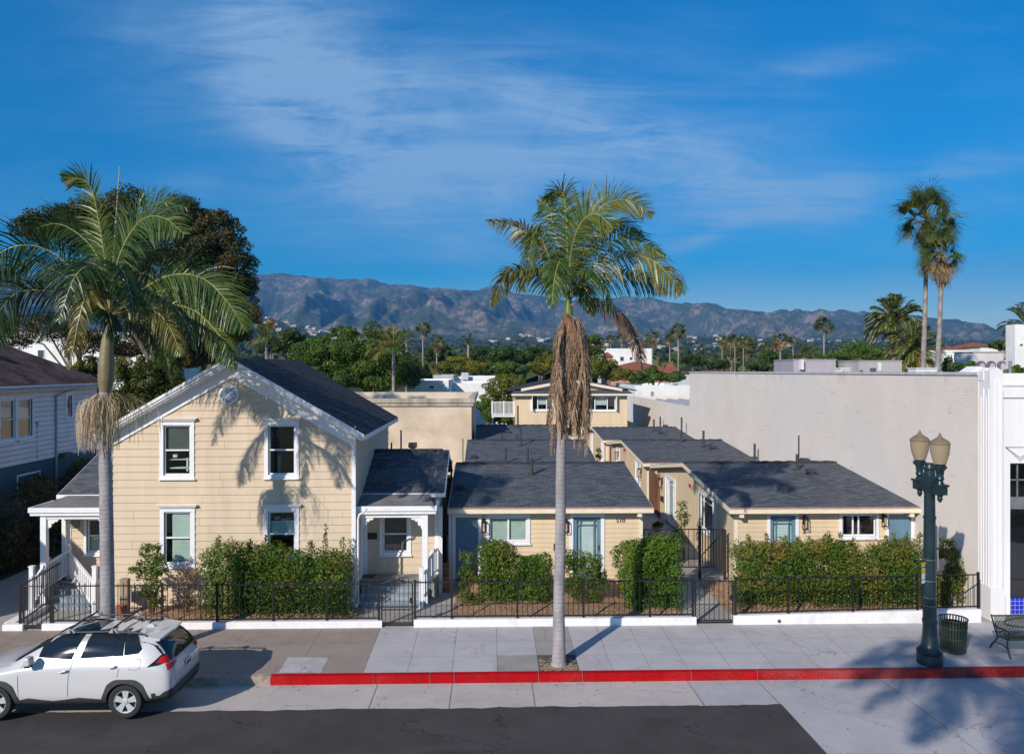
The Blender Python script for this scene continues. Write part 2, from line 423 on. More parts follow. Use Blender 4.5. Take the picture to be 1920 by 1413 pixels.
M_gut = concrete('gutter_concrete', (.50,.445,.415), wear=.6)
M_joint = plain('joint', (.09,.08,.075), .95)
M_dirt = plain('tree_well_earth', (.33,.21,.13), .95, .35, 14, bump=.8, bscale=45)
n = NT('asphalt')
g = n.noise(120, 3, .8); f = n.noise(.8, 6, .7)
c_ = n.mix(.8, n.ramp(f, [(.3, (.032,.028,.028)), (.7, (.054,.048,.047))]), n.ramp(g, [(.3, (.5,.5,.5)), (.72, (1.9,1.85,1.8))]), 'MULTIPLY')
st = n.noise(2.1, 6, .75, dist=.5)
c_ = n.mix(n.ramp(st, [(.62, (0,0,0)), (.74, (.5,.5,.5))]), c_, (.075,.062,.05))
vo = n.new('ShaderNodeTexVoronoi'); vo.feature = 'DISTANCE_TO_EDGE'; vo.inputs['Scale'].default_value = .42; n.link(n.mapping((1,1.6,1), src=None), vo.inputs['Vector'])
nv = n.new('ShaderNodeVectorMath'); nz = n.new('ShaderNodeTexNoise'); nz.inputs['Scale'].default_value = 2.5; nz.inputs['Detail'].default_value = 5; n.link(n.pos(), nz.inputs['Vector']); n.link(n.pos(), nv.inputs[0]); n.link(nz.outputs['Color'], nv.inputs[1]); n.link(nv.outputs[0], vo.inputs['Vector'])
crk = n.ramp(n.math('ADD', vo.outputs['Distance'], n.math('MULTIPLY', n.math('SUBTRACT', n.noise(.35, 3), .5), .05)), [(.0,(1,1,1)),(.010,(0,0,0))])
c_ = n.mix(n.math('MULTIPLY', crk, .75), c_, (.010,.010,.011))
pt = n.noise(.22, 4, .5, n.mapping((1,2.2,1)))
c_ = n.mix(n.ramp(pt, [(.54,(0,0,0)),(.56,(.35,.35,.35))]), c_, (.066,.063,.062))
c_ = n.mix(n.ramp(n.noise(55, 2, .9), [(.70,(0,0,0)),(.76,(.6,.6,.6))]), c_, (.17,.16,.15))
n.base(c_); n.rough(.92); n.bump(g, .5, .01); M_asph = n.m
n = NT('red_kerb_paint')
g = n.noise(5, 7, .75); f = n.noise(38, 4, .7); vx = n.noise(.55, 3, .5)
c_ = n.ramp(g, [(.32, (.26,.004,.006)), (.6, (.42,.002,.006))])
sx = n.new('ShaderNodeSeparateXYZ'); n.link(n.pos(), sx.inputs[0])
worn = n.math('ADD', n.math('MULTIPLY', f, .5), n.math('ADD', n.math('MULTIPLY', vx, .5), n.math('MULTIPLY', n.math('MINIMUM', n.math('MAXIMUM', n.math('DIVIDE', n.math('SUBTRACT', sx.outputs[0], 4.0), 6.0), 0.0), 1.0), .13)))
c_ = n.mix(n.ramp(worn, [(.53, (0,0,0)), (.66, (.7,.7,.7))]), c_, (.26,.10,.085))
c_ = n.mix(n.ramp(n.noise(14, 6, .8), [(.62,(0,0,0)),(.66,(.8,.8,.8))]), c_, (.12,.05,.045))
n.base(c_); n.rough(.7); n.b.inputs['Specular IOR Level'].default_value = .12; n.bump(f, .3, .01); M_red = n.m
M_kerb = plain('bare_kerb', (.34,.26,.23), .9, .2, 6, bump=.4)
M_white = plain('white_paint_masonry', (.80,.79,.80), .75, .04, 5, bump=.25, bscale=30, dirt=(.6,.57,.53))

# road: crowned asphalt, far lane included
def strip(name, prof, x0, x1, mat, nx=1, struct_=True, parent=None, wob=None):
    m = MB()
    for (ya, za), (yb, zb) in zip(prof, prof[1:]):
        for i in range(nx):
            xa = x0+(x1-x0)*i/nx; xb = x0+(x1-x0)*(i+1)/nx
            wa = wob(xa) if wob and ya == prof[-1][0] else 0; 
            ea = wob(xa) if wob and yb == prof[-1][0] else 0; eb = wob(xb) if wob and yb == prof[-1][0] else 0
            m.poly([(xa, ya, za), (xb, ya, za), (xb, yb+eb, zb), (xa, yb+ea, zb)])
    o = m.build(name, mat, parent)
    return struct(o) if struct_ else o
def roadz(Y): return interp([(-4,-.27),(7,.05),(14,-.12),(17.4,-.205),(18.94,-.272)], Y)
AE = 17.4
xe = GRND(1465, 17.4)
strip('road', [(-4,-.27),(0,-.1),(7,.05),(14,-.12),(AE,-.205)], -60, xe, M_asph, 600, wob=lambda x: .05*noise.noise(Vector((x*2.6,0,0)))+.06*noise.noise(Vector((x*.5,5,0)))+.03*noise.noise(Vector((x*9,2,0))))
strip('road', [(-4,-.27),(0,-.1),(7,.05),(13.2,-.105)], xe, 60, M_asph, 1)
strip('gutter', [(AE-.12,-.2245),(KY,-.272)], -60, GRND(1303, 18.3), M_gut)
strip('bus_pad', [(13.1,-.112),(14,-.124),(AE,-.209),(KY,-.2725)], xe+.0, 60, M_conc)
strip('bus_pad', [(AE-.13,-.2122),(KY,-.272)], GRND(1303, 18.3), xe, M_conc)
# joints in gutter and pad
m = MB()
def jline(m, xa, ya, za, xb, yb, zb, w=.012, dz=.004):
    d = Vector((xb-xa, yb-ya, 0)).normalized(); pn = Vector((-d.y, d.x, 0))*w/2
    a = Vector((xa,ya,za+dz)); b = Vector((xb,yb,zb+dz))
    m.poly([a-pn, b-pn, b+pn, a+pn] if d.y > 0 and False else [a-pn, b-pn, b+pn, a+pn])
for px in (845, 1303, 1000, 700):
    x = GRND(px, 18.2)
    jline(m, x, KY, -.272, x+.0, AE-.1, -.2215)
for px in (1418, 1648, 1855):
    x = at(px, 1284, KY).x
    jline(m, x, KY, -.272, x, AE, -.209); jline(m, x, AE, -.209, x, 14, -.124)
jline(m, xe, AE, -.209, xe, 14, -.124)
struct(m.build('gutter_joints', M_joint))
# sidewalk: three rows of square panels with a fall to the kerb
def sz(Y): return -.07*(22.2-Y)/(22.2-19.09)
NX = [-60]+[at(px, 1176, 22.1).x for px in (713,785,857,931,999,1064,1118,1180,1240)]
W_ = 1.074
xs = [NX[1]-W_*1.5*i for i in range(38, 0, -1)]+NX[1:]
while xs[-1] < 46: xs.append(xs[-1]+W_*1.0)
ys = [19.11, 20.1, 21.12, 22.25]
tx0, tx1 = NX[5], NX[6]      # column with the tree well
groups = {'pale': MB(), 'tan': MB(), 'grey': MB()}
rnd = random.Random(3)
for a, b_ in zip(xs, xs[1:]):
    for ya, yb in zip(ys, ys[1:]):
        k = 'tan' if b_ <= NX[1]+.01 else 'pale'
        if abs(a-tx0) < .01: k = 'grey'
        if abs(a-NX[4]) < .01 and ya == ys[0]: k = 'grey'
        if k == 'tan' and ya == ys[0] and abs(b_-(NX[1])) < .2: k = 'tan'
        if abs(a-tx0) < .01 and ya == ys[0]: continue
        e = .004
        groups[k].poly([(a+e,ya+e,sz(ya)),(b_-e,ya+e,sz(ya)),(b_-e,yb-e,sz(yb)),(a+e,yb-e,sz(yb))])
m = MB(); m.box(-60, 46, 19.1, 22.25, -.9, -.09); m.poly([(-60,19.11,sz(19.11)-.012),(46,19.11,sz(19.11)-.012),(46,22.25,-.012),(-60,22.25,-.012)])
struct(m.build('sidewalk_base', M_joint))
struct(groups['pale'].build('sidewalk', M_conc)); struct(groups['tan'].build('sidewalk', M_tan)); struct(groups['grey'].build('sidewalk', M_grey))
# pale repair patch in the tan pavement
pa = gnd(540, 1232, -.05); pb = gnd(616, 1232, -.05); pc = gnd(601, 1261, -.07); pd = gnd(522, 1261, -.07)
m = MB(); m.poly([(p.x, p.y, sz(p.y)+.004) for p in (pd, pc, pb, pa)]); struct(m.build('sidewalk_patch', M_conc))
m = MB()
for i in range(14):
    for j in range(14):
        def q(a, b): return (tx0+.02+(tx1-tx0-.04)*a/14, 19.12+.96*b/14, sz(19.6)-.01+.03*noise.noise(Vector((a*.7, b*.7, 3))))
        m.poly([q(i,j), q(i+1,j), q(i+1,j+1), q(i,j+1)])
struct(m.build('tree_well_soil', M_dirt))
# kerb
kx = at(508, 1263, 19.0).x; kx0 = at(470, 1263, 19.0).x
def kerb(name, x0, x1, mat):
    m = MB(); k = int(max(1, (x1-x0)/1.0))
    for i in range(k):
        a = x0+(x1-x0)*i/k; b_ = x0+(x1-x0)*(i+1)/k
        P = [(KY,-.6),(KY-.012,-.27),(KY+.006,-.10),(KY+.03,-.078),(19.1,-.0655),(19.1,-.6)]
        m.prism([(a, y, z) for y, z in P], (b_-a, 0, 0))
    return struct(m.build(name, mat))
kerb('kerb', kx, 46, M_red); kerb('kerb', -60, kx, M_kerb)
m = MB()
for px in (806, 1092, 852, 1296, 1420, 700, 1010):
    x = at(px, 1270, KY).x; m.box(x-.006, x+.006, KY-.016, 19.09, -.272, -.0625)
struct(m.build('kerb_joints', plain('kerb_joint', (.25,.12,.12), .9)))
# ---------- yard behind the low wall ----------
n = NT('bark_mulch')
v = n.new('ShaderNodeTexVoronoi'); v.inputs['Scale'].default_value = 22; n.link(n.pos(), v.inputs['Vector'])
c_ = n.mix(.8, n.ramp(v.outputs['Distance'], [(.1,(.62,.40,.24)),(.5,(.46,.29,.17)),(.9,(.2,.12,.07))]), n.ramp(n.noise(9,5,.7), [(.3,(.55,.5,.45)),(.7,(1.15,1.1,1.05))]), 'MULTIPLY')
n.base(c_); n.rough(.95); n.bump(v.outputs['Distance'], .9, .04); M_mulch = n.m
M_path = concrete('path_concrete', (.40,.37,.34))
def bed(name, x0, x1, y0, y1, top=.14):
    m = MB(); nx = max(2, int((x1-x0)/.12)); ny = max(2, int((y1-y0)/.12))
    def q(i, j):
        a = i/nx; b_ = j/ny; e = min(1, 6*min(a, 1-a, b_ if True else 1, 1))
        return (x0+(x1-x0)*a, y0+(y1-y0)*b_, .02+top*min(1, .35+b_*2)*e+.035*noise.noise(Vector(((x0+(x1-x0)*a)*3, (y0+(y1-y0)*b_)*3, 0))))
    for i in range(nx):
        for j in range(ny): m.poly([q(i,j), q(i+1,j), q(i+1,j+1), q(i,j+1)])
    return struct(m.build(name, M_mulch, smooth=True))
m = MB(); m.box(-16.6, 46, 22.3, 60, -.4, 0); struct(m.build('yard', M_path))
WALLY0, WALLY1 = 22.2, 22.42
X = lambda px, Y=22.3: at(px, 700, Y).x
bed('mulch_bed', X(196), X(660), 22.44, 24.0)
bed('mulch_bed', X(846), X(1219), 22.44, 26.4, .10)
bed('mulch_bed', X(1219), X(1296), 22.44, 24.6, .10)
bed('mulch_bed', X(1384), X(1836), 22.44, 26.4, .12)
m = MB(); m.poly([(-40,22.3,-.02),(-16.6,22.3,-.02),(-16.6,60,-.02),(-40,60,-.02)]); struct(m.build('driveway', M_asph))
# ---------- low white street wall ----------
def lowwall(label, pxa, pxb, h0, h1):
    a, b_ = X(pxa, WALLY0), X(pxb, WALLY0)
    m = MB(); k = max(1, int((b_-a)/.6))
    for i in range(k):
        u, v_ = i/k, (i+1)/k; xa, xb = a+(b_-a)*u, a+(b_-a)*v_; ha, hb = h0+(h1-h0)*u, h0+(h1-h0)*v_
        wv = lambda x: .006*noise.noise(Vector((x*1.3, 0, 0)))
        A = [(xa, WALLY0+wv(xa), -.1), (xa, WALLY0+wv(xa), ha-.015), (xa, WALLY0+.02+wv(xa), ha), (xa, WALLY1-.02, ha), (xa, WALLY1, ha-.015), (xa, WALLY1, -.1)]
        B = [(xb, WALLY0+wv(xb), -.1), (xb, WALLY0+wv(xb), hb-.015), (xb, WALLY0+.02+wv(xb), hb), (xb, WALLY1-.02, hb), (xb, WALLY1, hb-.015), (xb, WALLY1, -.1)]
        for p in range(5): m.poly([A[p+1], A[p], B[p], B[p+1]])
        if i == 0: m.poly(A)
        if i == k-1: m.poly(B[::-1])
    o = m.build('low_wall', M_white, smooth=True); tag(o, label, 'wall', 'low white walls along the sidewalk'); return o
lowwall('short white low wall stub at the driveway end, before the first gate', 4, 42, .17, .17)
lowwall('long white low wall under the iron fence before the two-storey house', 78, 716, .18, .18)
lowwall('white low wall between the porch gate and the gate of the paved walk, crossed by the palm shadow', 776, 1306, .20, .21)
wr = lowwall('white low wall that rises towards the white pillar, with a round drain hole', 1376, 1840, .24, .37)
dh = at(1461, 1164, WALLY0); m = MB(); m.lathe([(.045,0),(.045,.02),(.03,.02),(.03,.002)], n=14); 
m2 = MB(Matrix.Translation((dh.x, WALLY0-.004, .09)) @ Matrix.Rotation(R(90), 4, 'X')); m2.lathe([(.05,0),(.05,.014),(.034,.016),(.030,.003)], n=16)
m2.build('drain_hole', plain('drain', (.12,.10,.08), .8), wr)

# ---------- black iron fence ----------
M_iron = plain('black_iron', (.022,.020,.020), .45, .2, 8, metal=.3)
FY = 22.31
def panel(m, xa, xb, zb, zt, zb2=None, zt2=None, spears=True, y=FY, n=None, yb=None):
    zb2 = zb if zb2 is None else zb2; zt2 = zt if zt2 is None else zt2; yb = y if yb is None else yb
    L = math.hypot(xb-xa, yb-y)
    def bar(p, q, w, h):
        p, q = Vector(p), Vector(q); d = (q-p).normalized(); s = Vector((-d.y, d.x, 0)).normalized()*w/2; u = Vector((0,0,h/2))
        m.prism([p-s-u, p+s-u, p+s+u, p-s+u], q-p)
    bar((xa,y,zt), (xb,yb,zt2), .032, .032); bar((xa,y,zb), (xb,yb,zb2), .032, .032)
    k = n or max(2, round(L/.148))
    for i in range(1, k):
        t = i/k; x = xa+(xb-xa)*t; yy_ = y+(yb-y)*t; b0 = zb+(zb2-zb)*t; t0 = zt+(zt2-zt)*t
        m.box(x-.008, x+.008, yy_-.008, yy_+.008, b0, t0+(.05 if spears else 0))
        if spears:
            tp = [(x-.012,yy_-.006,t0+.045),(x+.012,yy_-.006,t0+.045),(x+.012,yy_+.006,t0+.045),(x-.012,yy_+.006,t0+.045)]
            for a in range(4): m.poly([tp[a], tp[(a+1) % 4], (x, yy_, t0+.11)])
def post(fence, x, y, z0, z1, w=.055):
    m = MB(); m.box(x-w/2, x+w/2, y-w/2, y+w/2, z0, z1); m.prism([(x-w/2-.006,y-w/2-.006,z1),(x+w/2+.006,y-w/2-.006,z1),(x+w/2+.006,y+w/2+.006,z1),(x-w/2-.006,y+w/2+.006,z1)], (0,0,.018))
    m.build('post', M_iron, fence)
def fence(label, pxs, base, top, base2=None, top2=None, group='black iron fence runs on the low wall', spears=True, first=True, last=True):
    xs_ = [X(p, FY) for p in pxs]
    t = thing('iron_fence', label, 'fence', (xs_[0], FY, base), group)
    base2 = base if base2 is None else base2; top2 = top if top2 is None else top2
    def zz(x, a, b_): return a+(b_-a)*(x-xs_[0])/max(.01, xs_[-1]-xs_[0])
    for i, (a, b_) in enumerate(zip(xs_, xs_[1:])):
        m = MB(); panel(m, a, b_, zz(a,base,base2)+.06, zz(a,top,top2), zz(b_,base,base2)+.06, zz(b_,top,top2), spears); m.build('picket_panel', M_iron, t)
    for i, x in enumerate(xs_): post(t, x, FY, zz(x,base,base2)-.01, zz(x,top,top2)+.05)
    return t
def gate(label, pxa, pxb, base, top, brace=True, swing=0):
    xa, xb = X(pxa, FY)+.04, X(pxb, FY)-.04
    t = thing('iron_gate', label, 'gate', (xa, FY, base), 'black iron gates in the fence line')
    m = MB(); m.box(xa, xa+.035, FY-.018, FY+.018, base, top+.02); m.box(xb-.035, xb, FY-.018, FY+.018, base, top+.02); m.box(xa+.034, xb-.034, FY-.018, FY+.018, base+.0, base+.03)
    m.build('gate_frame', M_iron, t)
    m = MB(); xm = (xa+xb)/2; h = .10
    k = max(3, round((xb-xa)/.135))
    pts = []
    for i in range(17):
        u = i/16; pts.append((xa+(xb-xa)*u, FY, top+h*math.sin(math.pi*u)*(1 if brace else 0)))
    m.tube(pts, .017, 5); m.box(xa, xb, FY-.016, FY+.016, base+.05, base+.082)
    if brace: m.box(xa, xb, FY-.012, FY+.012, base+.42, base+.448)
    for i in range(1, k):
        u = i/k; x = xa+(xb-xa)*u; z = top+h*math.sin(math.pi*u)*(1 if brace else 0)
        m.box(x-.008, x+.008, FY-.008, FY+.008, base+.05, z+.05)
        for a in range(4):
            q = [(x-.012,FY-.008,z+.05),(x+.012,FY-.008,z+.05),(x+.012,FY+.008,z+.05),(x-.012,FY+.008,z+.05)]
            m.poly([q[a], q[(a+1) % 4], (x, FY, z+.11)])
    m.build('gate_bars', M_iron, t)
    m = MB(); m.box(xb-.09, xb-.02, FY-.03, FY+.03, base+.62, base+.76); m.build('latch', M_iron, t)
    return t
fence('black iron fence from the left gate past the palm to the grey porch steps', [98.6, 190, 304, 407, 512.6, 612.7, 710.5], .18, 1.19)
fence('black iron fence between the porch gate and the paved walk, behind the middle palm', [778, 847, 970, 1094, 1218.5, 1299], .21, 1.22)
fence('black iron fence on the rising wall, ending at the white pillar', [1379, 1478, 1599, 1720, 1834], .24, 1.24, .37, 1.33, spears=False)
gate('black iron gate in front of the left white porch steps', 34+6, 98.6, .04, 1.19, brace=False)
gate('arched black iron gate before the grey steps of the right porch', 712, 777, .03, 1.19)
gate('black iron gate across the paved walk between the cottages', 1300, 1378, .03, 1.20, brace=False)
# return fence at the driveway
t = thing('iron_fence', 'short black iron fence running back beside the asphalt driveway', 'fence', (X(37,FY), FY, .17))
xa = X(38, FY); xb = xa-.1
m = MB(); panel(m, xa, xa-.35, .24, 1.19, .24, 1.19, y=FY, yb=FY+2.9); m.build('picket_panel', M_iron, t)
post(t, xa, FY, .17, 1.24); post(t, xa-.35, FY+2.9, 0, 1.24)
m = MB(); m.box(xa-.5, xa-.2, FY+.1, FY+2.9, -.05, .17); 
o = m.build('low_wall', M_white); tag(o, 'white low wall running back beside the driveway under the side fence', 'wall')
# tall mesh gate across the walk between the cottages
M_mesh = plain('brown_black_iron', (.045,.035,.032), .5, .2, 8, metal=.3)
gy = 26.9
ga = at(1206, 800, gy).x; gb = at(1312, 800, gy).x; gc = at(1359, 800, gy).x
t = thing('walkway_gate', 'tall dark iron gate across the shaded walk, beside the clipped hedge', 'gate', (ga, gy, 0))
m = MB(); panel(m, ga, gb, .45, at(1250,992,gy).z-.0, n=10, spears=False, y=gy); m.build('picket_panel', M_mesh, t)
m = MB(); panel(m, gb, gc, .45, at(1335,992,gy).z, n=9, spears=False, y=gy)
z1 = at(1335,992,gy).z
for i in range(1, 9):
    x = gb+(gc-gb)*i/9
    for k in range(30):
        z = .5+(z1-.5)*k/30; m.box(x-.016, x+.016, gy-.016, gy+.016, z, z+.03)
m.prism([(gb+.02,gy-.02,z1-.9),(gb+.06,gy-.02,z1-.9),(gc,gy-.02,z1-.05),(gc-.04,gy-.02,z1-.02)], (0,.01,0))
m.build('gate_leaf', M_mesh, t)
for x, zt in ((ga, z1), (gb, z1+.12), (gc, z1)):
    m = MB(); m.box(x-.04, x+.04, gy-.04, gy+.04, 0, zt); m.build('post', M_mesh, t)
# ================= buildings: shared pieces =================
M_cream = plain('cream_siding', (.635,.51,.37), .7, .05, 2.2, dirt=(.50,.40,.30), streak=True)
M_cream2 = plain('pale_yellow_siding', (.69,.545,.36), .7, .045, 2.4, dirt=(.55,.43,.30), streak=True)
M_trim = plain('white_trim', (.80,.80,.82), .55, .03, 6, dirt=(.70,.69,.68))
M_trim2 = plain('cream_trim', (.78,.68,.52), .6, .04, 6)
M_shx = shingle('charcoal_shingle', (.100,.111,.130), 'x', warm=(.115,.12,.135), bstr=.35)
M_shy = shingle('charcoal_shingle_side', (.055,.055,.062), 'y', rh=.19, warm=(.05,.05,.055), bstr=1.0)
M_pflat = plain('weathered_porch_roofing', (.16,.155,.15), .9, .2, 1.4, dirt=(.24,.23,.22))
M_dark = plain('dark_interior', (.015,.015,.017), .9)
M_glass = glass('window_glass'); M_gdark = glass('tinted_window_glass', (.30,.33,.35), .08)
M_blind = plain('pale_blind', (.62,.66,.62), .6, .05)
M_blindw = plain('white_blind', (.80,.81,.83), .6, .04)
M_bdark = plain('dark_blind', (.12,.12,.12), .6)
M_blue = plain('slate_blue_door_paint', (.115,.215,.30), .5, .05, 2)
M_red2 = plain('red_plastic', (.45,.02,.015), .4)
M_black = plain('black_metal', (.02,.02,.02), .5, .15, 9)
M_pipe = plain('sooty_vent_metal', (.045,.045,.05), .7, .25, 9)
M_grstep = plain('grey_step_paint', (.26,.30,.34), .7, .1, 3)
M_brown = plain('brown_timber', (.20,.085,.045), .8, .25, 5, streak=True)

SJ = random.Random(77)
def siding(mb, x0, x1, z0, z1, step=.228, lip=.022, holes=(), left=None, right=None, mi=0, zoff=None):
    left = left or (lambda z: x0); right = right or (lambda z: x1)
    k = 0; start = z0 if zoff is None else zoff
    while start+(k+1)*step <= z0: k += 1
    while True:
        zb, ztp = start+k*step, start+(k+1)*step
        if zb >= z1-1e-6: break
        cuts = sorted({max(zb, z0), min(ztp, z1)} | {h[j] for h in holes for j in (2, 3) if max(zb,z0) < h[j] < min(ztp,z1)})
        yv = lambda z: -lip*(1-(z-zb)/step)-.002
        for a, b_ in zip(cuts, cuts[1:]):
            if b_-a < 1e-5: continue
            mid = (a+b_)/2; L, Rr = left(mid), right(mid)
            if Rr-L < .01: continue
            iv = [(L, Rr)]
            for h in holes:
                if h[2] < mid < h[3]:
                    nv = []
                    for (p, q) in iv:
                        if h[1] <= p or h[0] >= q: nv.append((p, q)); continue
                        if h[0] > p: nv.append((p, h[0]))
                        if h[1] < q: nv.append((h[1], q))
                    iv = nv
            for (p, q) in iv:
                pa, pb = (left(a), left(b_)) if p == L else (p, p)
                qa, qb = (right(a), right(b_)) if q == Rr else (q, q)
                mb.poly([(pa, yv(a), a), (qa, yv(a), a), (qb, yv(b_), b_), (pb, yv(b_), b_)], mi)
                if a <= zb+1e-6 or a == z0: mb.poly([(pa, -.002, a), (qa, -.002, a), (qa, yv(a), a), (pa, yv(a), a)], mi)
        if hasattr(mb, 'joints') and ztp <= z1:
            xj = x0+SJ.uniform(.4, 3.4); zm_ = (zb+ztp)/2
            while xj < x1-.2:
                if left(ztp) < xj < right(ztp) and not any(h[0]-.15 < xj < h[1]+.15 and h[2]-.1 < zm_ < h[3]+.1 for h in holes): mb.joints.append((xj, zb, ztp, lip))
                xj += SJ.uniform(2.6, 4.4)
        k += 1
    return mb
def joints(mb, T, parent):
    m = MB(T)
    for (x, a, b_, lip) in mb.joints: m.prism([(x-.004,-lip-.004,a+.002),(x+.004,-lip-.004,a+.002),(x+.004,-.004,b_-.004),(x-.004,-.004,b_-.004)], (0,.002,0))
    m.build('board_joints', M_jt, parent)
M_jt = plain('board_joint', (.30,.22,.14), .9)

def window(parent, T, u0, u1, v0, v1, style='hung', trim=.12, head='flat', blind=None, bl=(0,1,0,1), sill=True, name='window', slider=False, panes=None, mat=None, glassm=None, deep=.7, dark=None, sashw=.045):
    """u0..v1: the outer edge of the casing; the opening is inside it"""
    mat = mat or M_trim; gm = glassm or M_glass
    a, b_, c, d = u0+trim, u1-trim, v0+trim*.9, v1-trim*1.1
    m = MB(T); P = -.045
    m.box(u0, a, P, 0, v0, v1); m.box(b_, u1, P, 0, v0, v1); m.box(a, b_, P, 0, d, v1); m.box(a, b_, P, 0, v0, c)
    if head == 'crown':
        m.box(u0-.03, u1+.03, P-.05, 0, v1+.002, v1+.035); m.box(u0-.06, u1+.06, P-.085, 0, v1+.035, v1+.07); m.box(u0-.085, u1+.085, P-.11, 0, v1+.07, v1+.085)
    if sill: m.box(u0-.03, u1+.03, P-.045, 0, v0-.035, v0-.002)
    # sash frame set back in the opening
    s = sashw; y0, y1 = .015, .055
    m.box(a, a+s, y0, y1, c, d); m.box(b_-s, b_, y0, y1, c, d); m.box(a+s, b_-s, y0, y1, c, c+s); m.box(a+s, b_-s, y0, y1, d-s, d)
    if style == 'hung': zc = (c+d)/2; m.box(a+s, b_-s, y0-.012, y1, zc-.022, zc+.022)
    if style == 'slide': xc = (a+b_)/2; m.box(xc-.03, xc+.03, y0-.01, y1, c+s, d-s)
    if style == 'slide3':
        for f in (.33, .5): xc = a+(b_-a)*f; m.box(xc-.022, xc+.022, y0-.01, y1, c+s, d-s)
    if style == 'triple':
        for f in (.28, .72): xc = a+(b_-a)*f; m.box(xc-.04, xc+.04, y0-.01, y1, c+s, d-s)
    if style == 'grid':
        for f in (.2, .8): xc = a+(b_-a)*f; m.box(xc-.012, xc+.012, y0-.004, y1, c+s, d-s)
        for f in (.82,): zc = c+(d-c)*f; m.box(a+s, b_-s, y0-.004, y1, zc-.012, zc+.012)
    # reveal and dark room behind
    for q in ((a,a,c,d),(b_,b_,c,d)): m.poly([(q[0],P,c),(q[0],.055,c),(q[0],.055,d),(q[0],P,d)])
    w = m.build(name, mat, parent)
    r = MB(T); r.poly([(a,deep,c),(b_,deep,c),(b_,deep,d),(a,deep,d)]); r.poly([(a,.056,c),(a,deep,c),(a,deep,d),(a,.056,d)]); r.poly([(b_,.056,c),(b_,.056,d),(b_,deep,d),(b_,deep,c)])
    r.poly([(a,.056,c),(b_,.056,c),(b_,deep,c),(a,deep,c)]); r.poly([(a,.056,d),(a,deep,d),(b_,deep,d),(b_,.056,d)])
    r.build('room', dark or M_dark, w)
    g = MB(T); g.poly([(a+s,.03,c+s),(b_-s,.03,c+s),(b_-s,.03,d-s),(a+s,.03,d-s)]); g.build('pane', gm, w)
    if blind:
        bm_, x0, x1, z0, z1 = blind, a+s+(b_-a-2*s)*bl[0], a+s+(b_-a-2*s)*bl[1], c+s+(d-c-2*s)*bl[2], c+s+(d-c-2*s)*bl[3]
        q = MB(T); k = max(3, int((z1-z0)/.05))
        for i in range(k):
            z = z0+(z1-z0)*i/k; h = (z1-z0)/k
            q.poly([(x0,.085,z),(x1,.085,z),(x1,.115,z+h*.9),(x0,.115,z+h*.9)])
        q.build('blind', bm_, w)
    return w, (a, b_, c, d)

def door(parent, T, u0, u1, v0, v1, trim=.11, kind='panel', lab=None, mat=None, swing=True):
    """casing outer edge; slab inside"""
    a, b_, d = u0+trim, u1-trim, v1-trim
    m = MB(T); P = -.045
    m.box(u0, a, P, 0, v0, v1); m.box(b_, u1, P, 0, v0, v1); m.box(a, b_, P, 0, d, v1)
    if kind == 'plain':
        m.build('door_frame', M_trim, parent)
        q = MB(T); q.box(a, b_, .01, .05, v0, d); o = q.build('door', mat or M_blue, parent)
    else:
        m.build('door_frame', M_trim, parent)
        s = (b_-a)*.13; q = MB(T)
        q.box(a, a+s, .01, .05, v0, d); q.box(b_-s, b_, .01, .05, v0, d); q.box(a+s, b_-s, .01, .05, d-.10, d); q.box(a+s, b_-s, .01, .05, v0, v0+.22)
        for f in (.16, .84): xc = a+s+(b_-a-2*s)*f; q.box(xc-.014, xc+.014, .012, .05, v0+.22, d-.1)
        zc = d-.27; q.box(a+s, b_-s, .012, .05, zc-.014, zc+.014)
        o = q.build('door', mat or M_blue, parent)
        g = MB(T); g.poly([(a+s,.034,v0+.22),(b_-s,.034,v0+.22),(b_-s,.034,d-.1),(a+s,.034,d-.1)]); g.build('pane', M_glass, o)
        bl = MB(T)
        x0, x1 = a+s+(b_-a-2*s)*.18, a+s+(b_-a-2*s)*.82
        if kind == 'curtain': x0, x1 = a+s, b_-s
        z = v0+.24
        while z < zc-.02:
            bl.poly([(x0,.06,z),(x1,.06,z),(x1,.085,z+.045),(x0,.085,z+.045)]); z += .05
        bl.poly([(a,.12,v0),(b_,.12,v0),(b_,.12,d),(a,.12,d)])
        bl.build('blind', M_blindw, o)
    h = MB(T); hx = b_-.07; h.box(hx-.012, hx+.012, -.035, .012, v0+.95, v0+1.12); h.build('handle', M_black, o)
    return o
def lantern(parent, T, u, v, s=1.0):
    """black caged wall lantern"""
    m = MB(T)
    m.box(u-.05*s, u+.05*s, -.03, 0, v-.08*s, v+.22*s)
    m.box(u-.012, u+.012, -.16*s, -.03, v+.16*s, v+.19*s)
    w, h, y0, y1 = .075*s, .34*s, -.20*s, -.06*s
    for x in (u-w, u+w):
        for y in (y0, y1): m.box(x-.008, x+.008, y-.008, y+.008, v-.22*s, v+.14*s)
    for z in (v-.22*s, v+.13*s):
        m.box(u-w, u+w, y0-.006, y0+.01, z, z+.018); m.box(u-w, u+w, y1-.01, y1+.006, z, z+.018); m.box(u-w-.006, u-w+.01, y0, y1, z, z+.018); m.box(u+w-.01, u+w+.006, y0, y1, z, z+.018)
    m.box(u-w*.8, u+w*.8, y0+.02, y1-.02, v+.148*s, v+.18*s)
    o = m.build('wall_lantern', M_black, parent)
    g = MB(T); g.box(u-.03*s, u+.03*s, -.16*s, -.10*s, v-.16*s, v+.08*s); g.build('lamp_glass', plain('warm_lamp_glass', (.45,.36,.24), .3), o)
    return o
